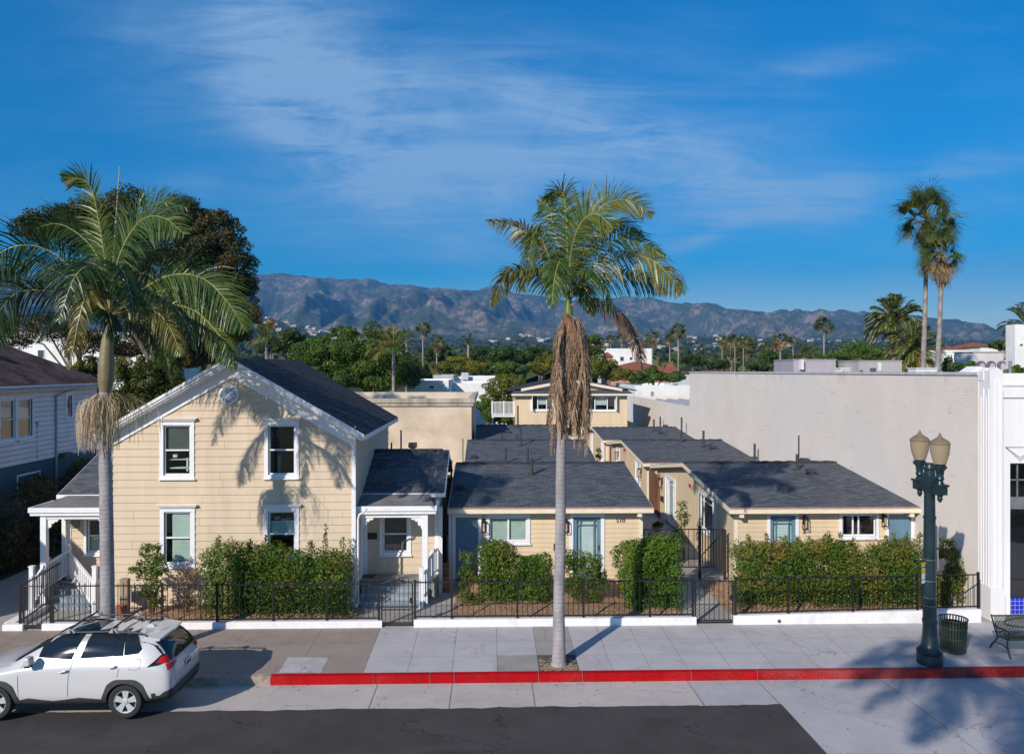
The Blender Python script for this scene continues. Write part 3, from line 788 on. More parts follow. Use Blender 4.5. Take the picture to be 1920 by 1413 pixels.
def text_mesh(txt, size, T, mat, parent, name, depth=.012):
    cu = bpy.data.curves.new('t', 'FONT'); cu.body = txt; cu.size = size; cu.extrude = depth/2; cu.align_x = 'CENTER'; cu.align_y = 'CENTER'; cu.resolution_u = 3
    ob = bpy.data.objects.new('t', cu); COL.objects.link(ob); bpy.context.view_layer.update()
    me = bpy.data.meshes.new_from_object(ob); bpy.data.objects.remove(ob); bpy.data.curves.remove(cu)
    me.transform(T @ Matrix.Rotation(R(90), 4, 'X')); me.name = name; me.materials.clear(); me.materials.append(mat)
    return link(name, me, parent)
def vent_pipe(parent, x, y, z, h, r=.05, hood=False):
    m = MB(); m.lathe([(r,-.1),(r,h),(r*.8,h)], (x,y,z), 10)
    m.prism([(x-r*2.6,y-r*2.4,z-.05),(x+r*2.6,y-r*2.4,z-.05),(x+r*2.6,y+r*2.4,z+.035),(x-r*2.6,y+r*2.4,z+.035)], (0,0,.02))
    if hood: m.lathe([(r,h*.2),(r*2.6,h*.55),(r*2.6,h),(r*.5,h+.03)], (x,y,z), 10)
    m.build('vent_pipe', M_pipe, parent, smooth=True)
def turtle_vent(parent, x, y, z, s=1.0):
    m = MB(); m.box(x-.12*s, x+.12*s, y-.12*s, y+.12*s, z-.08, z+.09*s)
    m.prism([(x-.2*s,y-.17*s,z+.09*s),(x+.2*s,y-.17*s,z+.09*s),(x+.13*s,y-.17*s,z+.2*s),(x-.13*s,y-.17*s,z+.2*s)], (0,.34*s,0))
    m.box(x-.26*s, x+.26*s, y-.22*s, y+.22*s, z-.02, z+.012)
    m.build('roof_vent', M_pipe, parent)

# ================= two-storey cream house =================
HY = 24.0
zc = lambda py, Y, px=960: at(px, py, Y).z
XL, XR = at(207, 800, HY).x, at(664, 800, HY).x
H = thing('two_storey_house', 'two-storey cream clapboard house with white gable trim and two porches', 'house', ((XL+XR)/2, HY, 0))
ax = at(436, 700, HY).x
DEP = 7.9
pitch = .575; hw = (XR-XL)/2; ax = (XL+XR)/2
z_ap = 7.52; OH = .38
def eave_z(dx_): return z_ap-pitch*abs(dx_)
z_wall_top = eave_z(hw)-.10
T0 = rotz(0, (0, HY, 0))
holes = []
wins = [(300,365,785,897,'a'),(496,561,785,896,'b'),(301,366,947,1063,'c'),(496,561,946,1050,'d')]
wr_ = []
for (a, b_, c, d, k) in wins:
    p, q = at(a, d, HY), at(b_, c, HY); wr_.append((p.x, q.x, p.z, q.z-.06, k)); holes.append((p.x+.1, q.x-.1, p.z+.09, q.z-.06-.11))
m = MB(T0); m.joints = []
siding(m, XL, XR, 0, z_ap-.12, .2285, .024, holes, left=lambda z: max(XL, ax-(z_ap-.08-z)/pitch), right=lambda z: min(XR, ax+(z_ap-.08-z)/pitch))
joints(m, T0, m.build('front_wall', M_cream, H))
# side walls and back
m = MB(rotz(R(90), (XR, 0, 0)))    # faces +X : local x -> +Y
siding(m, HY, HY+DEP, 0, z_wall_top+.05, .2285, .024); m.build('side_wall', M_cream, H)
m = MB(); m.poly([(XL,HY+.01,0),(XL,HY+DEP,0),(XL,HY+DEP,z_wall_top),(XL,HY+.01,z_wall_top)]); m.poly([(XL,HY+DEP,0),(XR,HY+DEP,0),(XR,HY+DEP,z_wall_top),(ax,HY+DEP,z_ap-.1),(XL,HY+DEP,z_wall_top)]); m.build('back_wall', M_cream, H)
# corner boards
for x in (XL, XR):
    m = MB(); m.box(x-.07, x+.05 if x == XR else x+.07, HY-.035, HY-.0, 0, z_wall_top+.1)
    if x == XR: m.box(x+.0, x+.035, HY-.0, HY+.1, 0, z_wall_top+.1)
    m.build('corner_board', M_trim, H)
# roof: two slopes
y0, y1 = HY-OH, HY+DEP+.25; eo = .36
for s in (-1, 1):
    m = MB(); th = Vector((0,0,-.09))
    A = Vector((ax, y0, z_ap)); B = Vector((ax, y1, z_ap)); Cc = Vector((ax+s*(hw+eo), y1, eave_z(hw+eo))); D = Vector((ax+s*(hw+eo), y0, eave_z(hw+eo)))
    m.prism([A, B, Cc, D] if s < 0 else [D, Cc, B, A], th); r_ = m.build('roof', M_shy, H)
    # soffit under overhang and rake boards: crown strip + frieze on the wall
    k = Vector((s, 0, -pitch)).normalized(); nrm = Vector((s*pitch, 0, 1)).normalized()
    for (d0, d1, ya, yb, e0) in ((-.005,.075,y0-.03,y0+.02,0),(.075,.14,y0-.0,y0+.05,-.02),(.14,.19,y0+.04,y0+.09,-.05),(.19,.215,y0+.09,HY-.03,-.1),(.215,.52,HY-.055,HY-.028,-.42)):
        L = (hw+eo+e0)/abs(k.x)
        p0 = Vector((ax, ya, z_ap))-nrm*d0*.0; 
        a1 = Vector((ax, ya, z_ap-d0/nrm.z)); a2 = Vector((ax, ya, z_ap-d1/nrm.z))
        m = MB(); m.prism([a1, a1+k*L, a2+k*L, a2] if s > 0 else [a2, a2+k*L, a1+k*L, a1], (0, yb-ya, 0)); m.build('rake_board', M_trim, H)
    m = MB(); m.box(ax+s*(hw+eo-.02), ax+s*(hw+eo+.015), y0, y1, eave_z(hw+eo)-.17, eave_z(hw+eo)-.03); m.build('eave_board', M_trim, H)
    m = MB(); m.prism([(ax+s*hw, HY, eave_z(hw)-.16),(ax+s*(hw+eo), HY, eave_z(hw+eo)-.11),(ax+s*(hw+eo), HY, eave_z(hw+eo)-.13),(ax+s*hw, HY, eave_z(hw)-.2)], (0, DEP, 0)); m.build('soffit', M_trim, H)
# windows
for (a, b_, c, d, k) in wr_:
    bl = {'a': (M_bdark, (0,1,.52,1)), 'b': None, 'c': (M_blind, (.22,1,0,1)), 'd': (M_blind, (0,1,.5,.8))}[k]
    w, _ = window(H, T0, a, b_, c, d, 'hung', .115, 'crown', bl[0] if bl else None, bl[1] if bl else (0,1,0,1))
    if k == 'a':
        q = MB(T0); q.box(a+.3, a+.42, .2, .3, (c+d)/2-.25, (c+d)/2-.14); q.box(a+.18, b_-.2, .15, .4, (c+d)/2-.32, (c+d)/2-.30); q.box(a+.2, b_-.2, .15, .4, c+.28, c+.31); q.box(b_-.3,b_-.25,.15,.2,c+.2,c+.6); q.build('shelf', M_blindw, w)
    if k == 'b':
        q = MB(T0); q.box(a+.3, b_-.3, .25, .5, c+.15, c+.75); q.build('chair_back', M_dark, w)
# round louvred vent
v = at(430, 739, HY); m = MB(Matrix.Translation((v.x, HY-.02, v.z)) @ Matrix.Rotation(R(90), 4, 'X'))
m.lathe([(.29,-.02),(.29,.04),(.235,.05),(.235,.0)], n=28); o = m.build('gable_vent', M_trim, H, smooth=True)
m = MB(); m.lathe([(.236,0),(.236,.004)], n=24); m = MB(Matrix.Translation((v.x, HY-.026, v.z)) @ Matrix.Rotation(R(90), 4, 'X')); m.lathe([(.236,0),(.236,.004)], n=24); m.build('vent_back', M_dark, o)
m = MB()
for i in range(7):
    z = v.z-.2+i*.062; hwid = math.sqrt(max(.0, .235**2-(z+.02-v.z)**2))
    if hwid > .05: m.prism([(v.x-hwid,HY-.075,z),(v.x-hwid,HY-.035,z+.042),(v.x-hwid,HY-.035,z+.05),(v.x-hwid,HY-.075,z+.012)], (2*hwid,0,0))
m.build('louvre', M_trim, o)
# downspout beside the right corner
xd = at(683, 900, HY).x-.12
m = MB(); zt = at(683,952,HY-.2).z
xq = XR+.13
m.tube([(xq+.28, HY-.28, zt), (xq+.22, HY-.25, zt-.10), (xq+.04, HY-.1, zt-.22), (xq, HY-.07, zt-.36), (xq, HY-.07, .2), (xq-.06, HY-.32, .06), (xq-.14, HY-.7, .05)], .035, 6, phase=.5)
m.build('downspout', M_trim, H)

# wings with porches
def wing(side):
    s = 1 if side == 'r' else -1
    WY = 25.6; xw = XR if s > 0 else XL
    xo = at(828, 920, WY).x-.12 if s > 0 else at(128, 900, WY).x
    xr_ = at(829, 920, WY-.25).x if s > 0 else at(97, 925, WY-.3).x
    T = rotz(0, (0, WY, 0)); zf = .60; ztop = 3.2; lo, hi = min(xw, xo), max(xw, xo)
    if s > 0: wp = (712, 771, 960, 1040)
    else: wp = (158, 216, 966, 1040)
    a, b_ = at(wp[0], wp[3], WY), at(wp[1], wp[2], WY)
    m = MB(T); siding(m, lo, hi, zf-.6, ztop, .2285, .022, [(a.x+.09, b_.x-.09, a.z+.08, b_.z-.1)]); wl_ = m.build('wing_wall', M_cream, H)
    w, _ = window(H, T, a.x, b_.x, a.z, b_.z, 'hung', .105, 'flat', M_blind if s < 0 else M_bdark, (0,1,0,.45) if s < 0 else (.0,1,0,1), glassm=None)
    # outer side wall
    m = MB(rotz(R(90), (xo, 0, 0)) if s > 0 else rotz(R(-90), (xo, 0, 0)))
    if s > 0: siding(m, WY, WY+5.2, 0, ztop, .2285, .022)
    else: siding(m, -(WY+5.2), -WY, 0, ztop, .2285, .022)
    # gable triangle on the side
    rY, rz, ez = 28.2, 4.32, 3.2
    m.build('wing_side_wall', M_cream, H)
    m = MB(); m.prism([(xo-.01*s, WY, ztop-.02),(xo-.01*s, rY, rz-.1),(xo-.01*s, WY+5.2, ztop-.02)], (-.02*s,0,0)); m.build('wing_gable', M_cream, H)
    m = MB(); bo = .06
    if s > 0: m.box(xo-.1, xo+.02, WY-.035, WY, zf, ztop)
    else: m.box(xo-.04, xo+.1, WY-.035, WY, zf, ztop)
    m.build('corner_board', M_trim, H)
    # shingled roof: the rear edge of the ridge slopes with the picture's rake
    x_in = xw; x_out = xo+s*.22; xrid = x_out-(s*.0)
    e0 = WY-.22; ez = ztop+.03
    m = MB(); m.prism([(x_in,e0,ez),(x_out,e0,ez),(x_out,rY,rz),(x_in,rY,rz)] if s > 0 else [(x_out,e0,ez),(x_in,e0,ez),(x_in,rY,rz),(x_out,rY,rz)], (0,0,-.07))
    m.prism([(x_in,rY,rz),(x_out,rY,rz),(x_out,WY+5.5,ez),(x_in,WY+5.5,ez)], (0,0,-.07))
    k = int(abs(x_out-x_in)/.3)
    for i in range(k): xx_ = x_in+s*.3*i; m.box(xx_+.01, xx_+s*.29, rY-.13, rY+.13, rz-.01, rz+.03)
    m.build('wing_roof', M_shx, H)
    m = MB(); m.box(x_in, x_out+.02*s, e0-.03, e0, ez-.12, ez+.0); m.prism([(x_out,e0,ez-.02),(x_out,rY,rz-.02),(x_out,rY,rz-.14),(x_out,e0,ez-.14)], (.03*s,0,0)); m.build('wing_fascia', M_trim, H)
    # porch: low slope roof on fascia, post with scroll bracket, rail, steps
    py_f = HY+.22; xp = at(816, 950, py_f).x if s > 0 else at(57, 955, py_f).x
    zt0 = 2.98; zt1 = 3.13
    xt = xp-s*.30
    m = MB(); m.prism([(x_in+.05*s*0,py_f,zt0),(xp,py_f,zt0),(xp-s*.35,WY-.02,zt1+.12),(x_in,WY-.02,zt1+.12)] if s > 0 else [(xp,py_f,zt0),(x_in,py_f,zt0),(x_in,WY-.02,zt1+.12),(xp-s*.6,WY-.02,zt1+.12)], (0,0,-.04)); po = m.build('porch_roof', M_pflat, H)
    m = MB()
    m.box(x_in, xp+.05*s, py_f-.05, py_f, zt0-.10, zt0+.045); m.box(x_in, xp+.02*s, py_f+.0, py_f+.03, zt0-.2, zt0-.10)
    m.box(xp, xp+.05*s, py_f, WY-.05, zt0-.10, zt0+.05)
    m.box(x_in, xp-.30*s, py_f+.10, py_f+.24, zt0-.32, zt0-.2)
    m.box(xp-.44*s, xp-.30*s, py_f+.24, WY, zt0-.32, zt0-.2)
    m.poly([(x_in,py_f+.03,zt0-.2),(xp,py_f+.03,zt0-.2),(xp,WY,zt0-.2),(x_in,WY,zt0-.2)])
    m.build('porch_fascia', M_trim, po)
    xpost = at(797, 1000, py_f+.15).x if s > 0 else at(83, 1000, py_f+.15).x
    for (x, full) in ((xpost, True), (x_in+.10*s, False)):
        m = MB(); w_ = .085
        if full: m.box(x-w_, x+w_, py_f+.08, py_f+.25, 0, zt0-.2)
        # scroll bracket
        d = -s if full else s
        x2 = x+d*w_; P_ = [(0,0),(.34,0),(.34,-.05),(.28,-.09),(.24,-.07),(.2,-.14),(.13,-.13),(.14,-.2),(.10,-.27),(.05,-.24),(.03,-.34),(0,-.38)]
        m.prism([(x2+d*a_, py_f+.13, zt0-.32+b2) for a_, b2 in P_], (0,.05,0))
        m.build('post', M_trim, po)
    m = MB(); xb = at(826 if s > 0 else 123, 1000, WY-.1).x
    if s < 0: xb = at(121, 1000, WY-.1).x
    m.box(xb-.06, xb+.06, WY-.16, WY-.04, zf-.6, zt0-.2); m.build('post', M_trim, po)
    # floor and steps
    xf = xpost-s*.05
    m = MB(); m.box(min(x_in,xo), max(x_in,xo), HY+.95, WY, 0, zf-.02); m.box(min(x_in,xo)-.02, max(x_in,xo)+.02, HY+.88, WY, zf-.02, zf+.02); 
    m.build('porch_floor', plain('grey_porch_boards', (.25,.25,.24), .8, .1, 3), po)
    m = MB(); a_, c_x = min(x_in+.12*s, xf), max(x_in+.12*s, xf)
    for i in range(3): m.box(a_, c_x, HY+.05+i*.29, HY+.9, 0+.0, .14*(i+1)+.02*i-.03); m.box(a_-.01, c_x+.01, HY+.03+i*.29, HY+.40+i*.29, .14*(i+1)+.02*i-.03, .14*(i+1)+.02*i+.005)
    m.build('steps', M_grstep, po)
    # railings: slanted along the steps + level
    def rail(xa, ya, za, xb_, yb_, zb_, h=.80, n=8):
        m = MB(); A = Vector((xa,ya,za)); B = Vector((xb_,yb_,zb_)); d = B-A; pn = Vector((-d.y, d.x, 0)).normalized()*.035
        for hh, t_ in ((h, .06), (.12, .05)):
            u = Vector((0,0,hh)); m.prism([A+u-pn, A+u+pn, A+u+pn+Vector((0,0,t_)), A+u-pn+Vector((0,0,t_))], d)
        for i in range(n):
            p = A+d*((i+.5)/n); m.box(p.x-.02, p.x+.02, p.y-.02, p.y+.02, p.z+.12, p.z+h)
        m.build('railing', M_trim, po)
    def newel(x, y, z0, z1, w_=.06):
        m = MB(); m.box(x-w_, x+w_, y-w_, y+w_, z0, z1); m.box(x-w_-.015, x+w_+.015, y-w_-.015, y+w_+.015, z1, z1+.03)
        if s < 0 and z1 > 1.45: m.ball((x, y, z1+.07), .05, 5)
        m.build('newel', M_trim, po)
    if s > 0:
        rail(xpost+.02, HY+.12, .18, xpost+.16, HY+.95, .62, n=7); rail(xpost+.16, HY+.95, .62, xo-.02, WY-.1, .62, n=5)
        newel(at(791,1000,HY-.08).x-.02, HY-.08, 0, at(791,1064,HY-.08).z)
        newel(xpost+.18, HY+.98, .5, 1.52, .045)
    else:
        nx0 = at(60, 1000, HY-.25).x
        newel(nx0, HY-.25, 0, at(60,1062,HY-.25).z); newel(at(178,1000,HY-.3).x, HY-.3, 0, at(178,1062,HY-.3).z)
        rail(nx0, HY-.2, .12, xpost-.02, HY+.7, .60, n=7, h=.78)
        xc_ = at(129, 1000, HY+1.3).x
        newel(xc_, HY+1.3, .5, 1.58, .05)
        rail(xpost, HY+.25, .42, xc_, HY+1.3, .66, n=12)
        rail(xc_, HY+1.3, .62, at(178,1000,HY-.2).x, HY-.2, .02, n=13)
        rail(at(178,1000,HY-.3).x+.02, HY-.3, .02, at(190,1000,HY+.3).x+.25, HY+.3, .3, n=6)
    return po, xo, WY, T
po_r, xo_r, WY, Tw = wing('r'); po_l, xo_l, _, _ = wing('l')
pl = at(676, 1000, HY+.5)
m = MB(); m.box(XR+.02, XR+.16, 25.52, 25.6, .6, 2.75); m.box(XR+.03, XR+.05, 24.9, 25.5, .62, 2.6); m.build('door_frame', M_trim, H)
p = at(695, 1004, WY); m = MB(); m.box(p.x-.21, p.x+.21, WY-.07, WY-.02, p.z-.1, p.z+.1); m.build('mailbox', M_black, H)
p = at(142, 982, WY); m = MB(); m.box(p.x-.14, p.x+.14, WY-.06, WY-.02, p.z-.11, p.z+.11); m.build('wall_plaque', plain('grey_plaque', (.25,.23,.2), .6), H)
text_mesh('514', .17, Matrix.Translation((at(696, 968, WY).x, WY-.035, at(696, 966, WY).z)), M_black, H, 'house_number')
m = MB(); dm = at(684, 1088, HY+1.2); m.box(dm.x-.3, dm.x+.3, HY+1.1, HY+1.45, .625, .645)
o = m.build('doormat', plain('brown_coir', (.13,.06,.035), .95, .3, 30)); tag(o, 'brown doormat lying on the right porch beside the corner post', 'doormat')
# chimney hood and pipes on the right wing roof
vent_pipe(H, at(752,845,29).x, 29, 4.0, .95, .03); vent_pipe(H, at(734,845,29).x, 29, 4.0, .5, .03)
m = MB(); q = at(774, 840, 28.6); m.box(q.x-.08, q.x+.08, 28.5, 28.66, 4.1, q.z+.05); m.box(q.x-.14, q.x+.14, 28.42, 28.72, q.z+.03, q.z+.2); m.build('flue_cap', M_pipe, H)

# ================= cottages =================
M_ridge = plain('dark_ridge_cap', (.035,.037,.045), .9, .2, 6)
def shed_roof(C_, xl, xr, ye, ze, yr, zr, yb, zb, fas=None):
    m = MB(); th = (0,0,-.05)
    m.prism([(xl,ye,ze),(xr,ye,ze),(xr,yr,zr),(xl,yr,zr)], th); m.prism([(xl,yr,zr),(xr,yr,zr),(xr,yb,zb),(xl,yb,zb)], th)
    r_ = m.build('roof', M_shx, C_)
    k = int((xr-xl)/.25); m = MB()
    for i in range(k):
        a = xl+(xr-xl)*i/k; m.box(a+.003, a+(xr-xl)/k-.003, yr-.16, yr+.16, zr-.03, zr+.035+.02*(i % 2))
    m.build('ridge_cap', M_ridge, r_)
    f = MB()
    f.box(xl-.0, xr+.0, ye-.035, ye, ze-.19, ze-.035)
    for x, w in ((xl, -.03), (xr, .03)):
        f.prism([(x,ye-.035,ze-.03),(x,yr,zr-.02),(x,yr,zr-.17),(x,ye-.035,ze-.19)], (w,0,0)); f.prism([(x,yr,zr-.02),(x,yb,zb-.02),(x,yb,zb-.17),(x,yr,zr-.17)], (w,0,0))
    f.poly([(xl,ye,ze-.1),(xr,ye,ze-.1),(xr,ye+.5,ze-.06),(xl,ye+.5,ze-.06)])
    f.build('fascia', M_trim2, C_)
    g = MB(); g.box(xl-.01, xr+.01, ye-.05, ye+.02, ze-.035, ze+.006); g.build('drip_edge', plain('rosy_flashing', (.42,.24,.2), .5), C_)
    return r_
def beam_end(C_, x, y, z): m = MB(); m.box(x-.07, x+.07, y, y+.6, z-.13, z+.02); m.build('beam', M_trim2, C_)

ST = .155
# --- left cottage, front ---
YF, YE, YR, YB = 26.5, 26.1, 31.7, 37.2
xl, xr = at(841,957,YE).x, at(1224,955,YE).x; ze = at(1000,951,YE).z; zr = at(1000,868,YR).z; zb = 2.6
wl0, wr0 = at(846,1000,YF).x, at(1203,1000,YF).x
C1 = thing('cottage', 'front cream cottage with two blue doors, behind the slender palm', 'house', ((wl0+wr0)/2, YF, 0), 'single-storey cream cottages')
T = rotz(0, (0, YF, 0)); z0_ = 0
dA = (at(848,1085,YF).x, at(903,1085,YF).x, .18, at(870,963,YF).z)
wA_ = (at(912,1016,YF).x, at(994,1016,YF).x, at(950,1019,YF).z, at(950,963,YF).z)
dB = (at(1068,1085,YF).x, at(1133,1085,YF).x, .18, at(1100,962,YF).z)
wx = at(1200,1000,YF).x
m = MB(T); siding(m, wl0, wx, 0, ze-.05, ST, .018, [(dA[0]+.1,dA[1]-.1,0,dA[3]-.1),(wA_[0]+.09,wA_[1]-.09,wA_[2]+.08,wA_[3]-.1),(dB[0]+.1,dB[1]-.1,0,dB[3]-.1)]); m.build('front_wall', M_cream2, C1)
door(C1, T, *dA, kind='plain'); door(C1, T, *dB, kind='blind', trim=.12)
window(C1, T, *wA_, 'slide', .105, 'flat', M_blind)
m = MB(rotz(R(90), (wx, 0, 0))); siding(m, YF, YB-.3, 0, 2.5, ST, .018); m.build('side_wall', M_cream2, C1)
m = MB(); m.prism([(wx-.01,YF,2.45),(wx-.01,YR,zr-.1),(wx-.01,YB-.3,2.45)], (-.02,0,0)); m.box(wl0, wl0+.05, YF+.02, YB-.3, 0, 2.5); m.box(wl0, wx, YB-.35, YB-.3, 0, 2.5); m.build('back_wall', M_cream2, C1)
m = MB(); m.box(wx-.02, wx+.09, YF-.03, YF+.02, 0, ze-.1); m.build('corner_board', M_trim2, C1)
m = MB(); m.box(wl0-.08, wl0+.0, YF-.1, YF+.1, 0, ze-.1); m.build('corner_board', M_trim, C1)
m = MB(); m.prism([(wl0-.02,YF-.4,ze-.12),(wl0+.06,YF-.4,ze-.12),(dA[1]-.55,YF-.05,ze-.62),(dA[1]-.61,YF-.05,ze-.68)], (0,.05,0)); 
shed_roof(C1, xl, xr, YE, ze, YR, zr, YB, zb)
beam_end(C1, at(1200,960,YE).x, YE+.02, ze-.2)
lantern(C1, T, at(907,1000,YF).x, at(907,984,YF).z); lantern(C1, T, at(1061,1000,YF).x, at(1061,984,YF).z)
text_mesh('510', .20, Matrix.Translation((at(1163,975,YF).x, YF-.035, at(1163,975,YF).z)), M_black, C1, 'house_number')
m = MB(T); p = at(1040,1024,YF); m.box(p.x-.04, p.x+.04, -.09, -.02, p.z-.12, p.z+.1); m.build('mailbox', M_black, C1)
def rz1(Y): return ze+(zr-ze)*(Y-YE)/(YR-YE)
def onroof(px, py, Yg):
    return None
for px, py, h in ((997,895,.55),): 
    q = at(px, py, 30.0); vent_pipe(C1, q.x, 30.0, rz1(30.0), h+.1, .06)
q = at(864, 918, 28.2); turtle_vent(C1, q.x, 28.2, rz1(28.2), .9)
m = MB(); q = at(875,878,33.5); m.lathe([(.02,0),(.02,1.15)], (at(868,868,33.5).x, 33.5, 3.1), 6); m.build('vent_pipe', M_pipe, C1)

# --- left cottage, middle and rear ---
def back_cottage(label, xa, xb, ye, ze_, yr, zr_, yb, pipes, vents):
    C_ = thing('cottage', label, 'house', ((xa+xb)/2, ye+.4, 0), 'single-storey cream cottages')
    m = MB(rotz(0,(0,ye+.4,0))); siding(m, xa+.15, xb-.35, 0, ze_-.05, ST, .018); m.build('front_wall', M_cream2, C_)
    m = MB(rotz(R(90), (xb-.35, 0, 0))); siding(m, ye+.4, yb-.3, 0, ze_-.05, ST, .018); m.build('side_wall', M_cream2, C_)
    m = MB(); m.prism([(xb-.36,ye+.4,ze_-.06),(xb-.36,yr,zr_-.1),(xb-.36,yb-.3,ze_-.06)], (-.02,0,0)); m.box(xa+.15,xa+.2,ye+.45,yb-.3,0,ze_-.1); m.build('back_wall', M_cream2, C_)
    shed_roof(C_, xa, xb, ye, ze_, yr, zr_, yb, ze_-.1)
    for px, yy_, h in pipes:
        z = zr_-abs(yy_-yr)*(zr_-ze_)/(yr-ye); vent_pipe(C_, at(px,800,yy_).x, yy_, z, h, .055)
    for px, yy_ in vents:
        z = zr_-abs(yy_-yr)*(zr_-ze_)/(yr-ye); turtle_vent(C_, at(px,800,yy_).x, yy_, z, .95)
    return C_
back_cottage('second dark-roofed cream cottage back from the street, in the left row', xl+.1, xr-.15, 37.6, 2.42, 43.5, at(1000,825,43.5).z, 48.6,
             [(948,36.9+1.9,.75),(976,42.2,.95),(989,38.6,.8)], [(930,38.4),(887,39.7)])
back_cottage('rearmost dark-roofed cream cottage of the left row, below the balcony house', at(893,800,55).x, xr-.3, 49.2, 2.36, 55, at(1000,797,55).z, 60.5,
             [(941,49.6,.75),(971,54.3,1.5),(970,50.0,.6)], [(928,50.0),(952,52.8)])

# --- right column: gable side faces the walk ---
def walk_cottage(label, Xw, ye, yr, yb, ze_, zr_, zb_, front, xr_, pipes=(), vents=(), side=()):
    C_ = thing('cottage', label, 'house', (Xw, ye+.4, 0), 'single-storey cream cottages')
    yf = ye+.4; T = rotz(0, (0, yf, 0)); Ts = rotz(R(-90), (Xw, 0, 0))     # side faces -X: local x = -Y
    hl = front(C_, T) if front else []
    m = MB(T); siding(m, Xw, xr_-.25, 0, ze_-.05, ST, .018, hl); m.build('front_wall', M_cream2, C_)
    sh = []
    yw = yb-.35
    for (kind, y_near, y_far, v0, v1) in side: sh.append((-y_far+.1, -y_near-.1, 0 if kind == 'door' else v0+.08, v1-.1))
    m = MB(Ts)
    def top(y): return (ze_+(zr_-ze_)*(y-ye)/(yr-ye) if y < yr else zb_+(zr_-zb_)*(yb-y)/(yb-yr))-.08
    siding(m, -yw, -yf, 0, zr_-.1, ST, .018, sh,
           left=lambda z: max(-yw, -(yb-(z+.08-zb_)/(zr_-zb_)*(yb-yr))), right=lambda z: min(-yf, -(ye+(z+.08-ze_)/(zr_-ze_)*(yr-ye))))
    m.build('side_wall', M_cream2, C_)
    m = MB(); m.box(Xw+.05, xr_-.25, yw-.03, yw, 0, zb_-.1); m.box(xr_-.3, xr_-.25, yf+.03, yw-.03, 0, ze_-.1); m.build('back_wall', M_cream2, C_)
    m = MB(); m.box(Xw-.03, Xw+.1, yf-.03, yf, 0, ze_-.1); m.box(Xw-.03, Xw, yf, yf+.1, 0, ze_-.1); m.build('corner_board', M_trim2, C_)
    for (kind, y_near, y_far, v0, v1) in side:
        if kind == 'door': door(C_, Ts, -y_far, -y_near, .1, v1, trim=.12, kind='blind', mat=M_trim)
        elif kind == 'win': window(C_, Ts, -y_far, -y_near, v0, v1, 'grid', .11, 'flat')
    shed_roof(C_, Xw-.28, xr_, ye, ze_, yr, zr_, yb, zb_)
    for px, yy_, h in pipes:
        z = (ze_+(zr_-ze_)*(yy_-ye)/(yr-ye)) if yy_ < yr else (zb_+(zr_-zb_)*(yb-yy_)/(yb-yr)); vent_pipe(C_, at(px,800,yy_).x, yy_, z, h, .065 if h > .3 else .05)
    for px, yy_ in vents:
        z = (ze_+(zr_-ze_)*(yy_-ye)/(yr-ye)) if yy_ < yr else (zb_+(zr_-zb_)*(yb-yy_)/(yb-yr)); turtle_vent(C_, at(px,800,yy_).x, yy_, z, 1.05)
    return C_, T, Ts
Xw = at(1378, 1000, 26.5).x
def front_R1(C_, T):
    d1 = (at(1438,1085,YF).x, at(1497,1085,YF).x, .18, at(1460,960,YF).z)
    w1 = (at(1573,1006,YF).x, at(1647,1006,YF).x, at(1610,1009,YF).z, at(1610,958,YF).z)
    d2 = (at(1660,1085,YF).x, at(1713,1085,YF).x, .18, at(1690,958,YF).z)
    door(C_, T, *d1, kind='blind', trim=.105); window(C_, T, *w1, 'slide3', .10, 'flat'); door(C_, T, *d2, kind='plain', trim=.10)
    lantern(C_, T, at(1508,1000,YF).x, at(1508,978,YF).z, 1.05); lantern(C_, T, at(1656,1000,YF).x, at(1655,974,YF).z, .95)
    text_mesh('2', .19, Matrix.Translation((at(1507,996,YF).x, YF-.035, at(1507,996,YF).z)), M_black, C_, 'house_number')
    m = MB(T); p = at(1382,1029,YF); m.box(p.x-.13, p.x+.13, -.16, -.02, p.z-.22, p.z+.16); o = m.build('electric_meter', plain('meter_grey', (.25,.27,.29), .4), C_)
    m = MB(T); m.tube([(p.x,-.05,p.z-.22),(p.x,-.05,.9),(p.x-.02,-.05,.3)], .02, 6); m.box(p.x-.09,p.x+.03,-.1,-.02,.75,1.0); m.build('conduit', plain('conduit_grey', (.35,.33,.3), .5), o)
    return [(d1[0]+.1,d1[1]-.1,0,d1[3]-.1),(w1[0]+.09,w1[1]-.09,w1[2]+.08,w1[3]-.1),(d2[0]+.1,d2[1]-.1,0,d2[3]-.1)]
xr1 = at(1728, 950, YE).x
zeR = at(1550,951,YE).z
def yX(px, X=None): return atX(px, 800, X or Xw).y
R1, TR, TsR = walk_cottage('front right cream cottage with the number 2, a palm shadow on its roof', Xw, YE, 32.6, 39.3, zeR, at(1282,867,32.6).z, 2.42, front_R1, xr1,
     pipes=[(1495,31.3,.62),(1499,36.5,1.3),(1522,36.0,.9),(1648,30.6,.95)], vents=[(1521,30.6),(1666,29.4),(1509,35)],
     side=[('win', yX(1343)+.0, yX(1312), .95, 2.45), ('door', yX(1267), yX(1248), 0, 2.28)])
beam_end(R1, Xw+.12, YE+.02, zeR-.2); beam_end(R1, xr1-.3, YE+.02, zeR-.2)
q = atX(1296, 910, Xw); m = MB(); m.box(Xw-.1, Xw-.02, q.y-.06, q.y+.06, q.z-.06, q.z+.06); m.build('fire_bell', M_red2, R1)
q = atX(1243, 904, Xw); lantern(R1, TsR, -q.y, q.z, 1.15)
q = atX(1244, 934, Xw); m = MB(); m.box(Xw-.12, Xw-.02, q.y-.15, q.y+.15, q.z-.13, q.z+.1); m.build('mailbox', M_black, R1)
m = MB(); q = atX(1228, 930, Xw-.05)
fy0, fy1 = yX(1240), yX(1221)
pz = 2.15
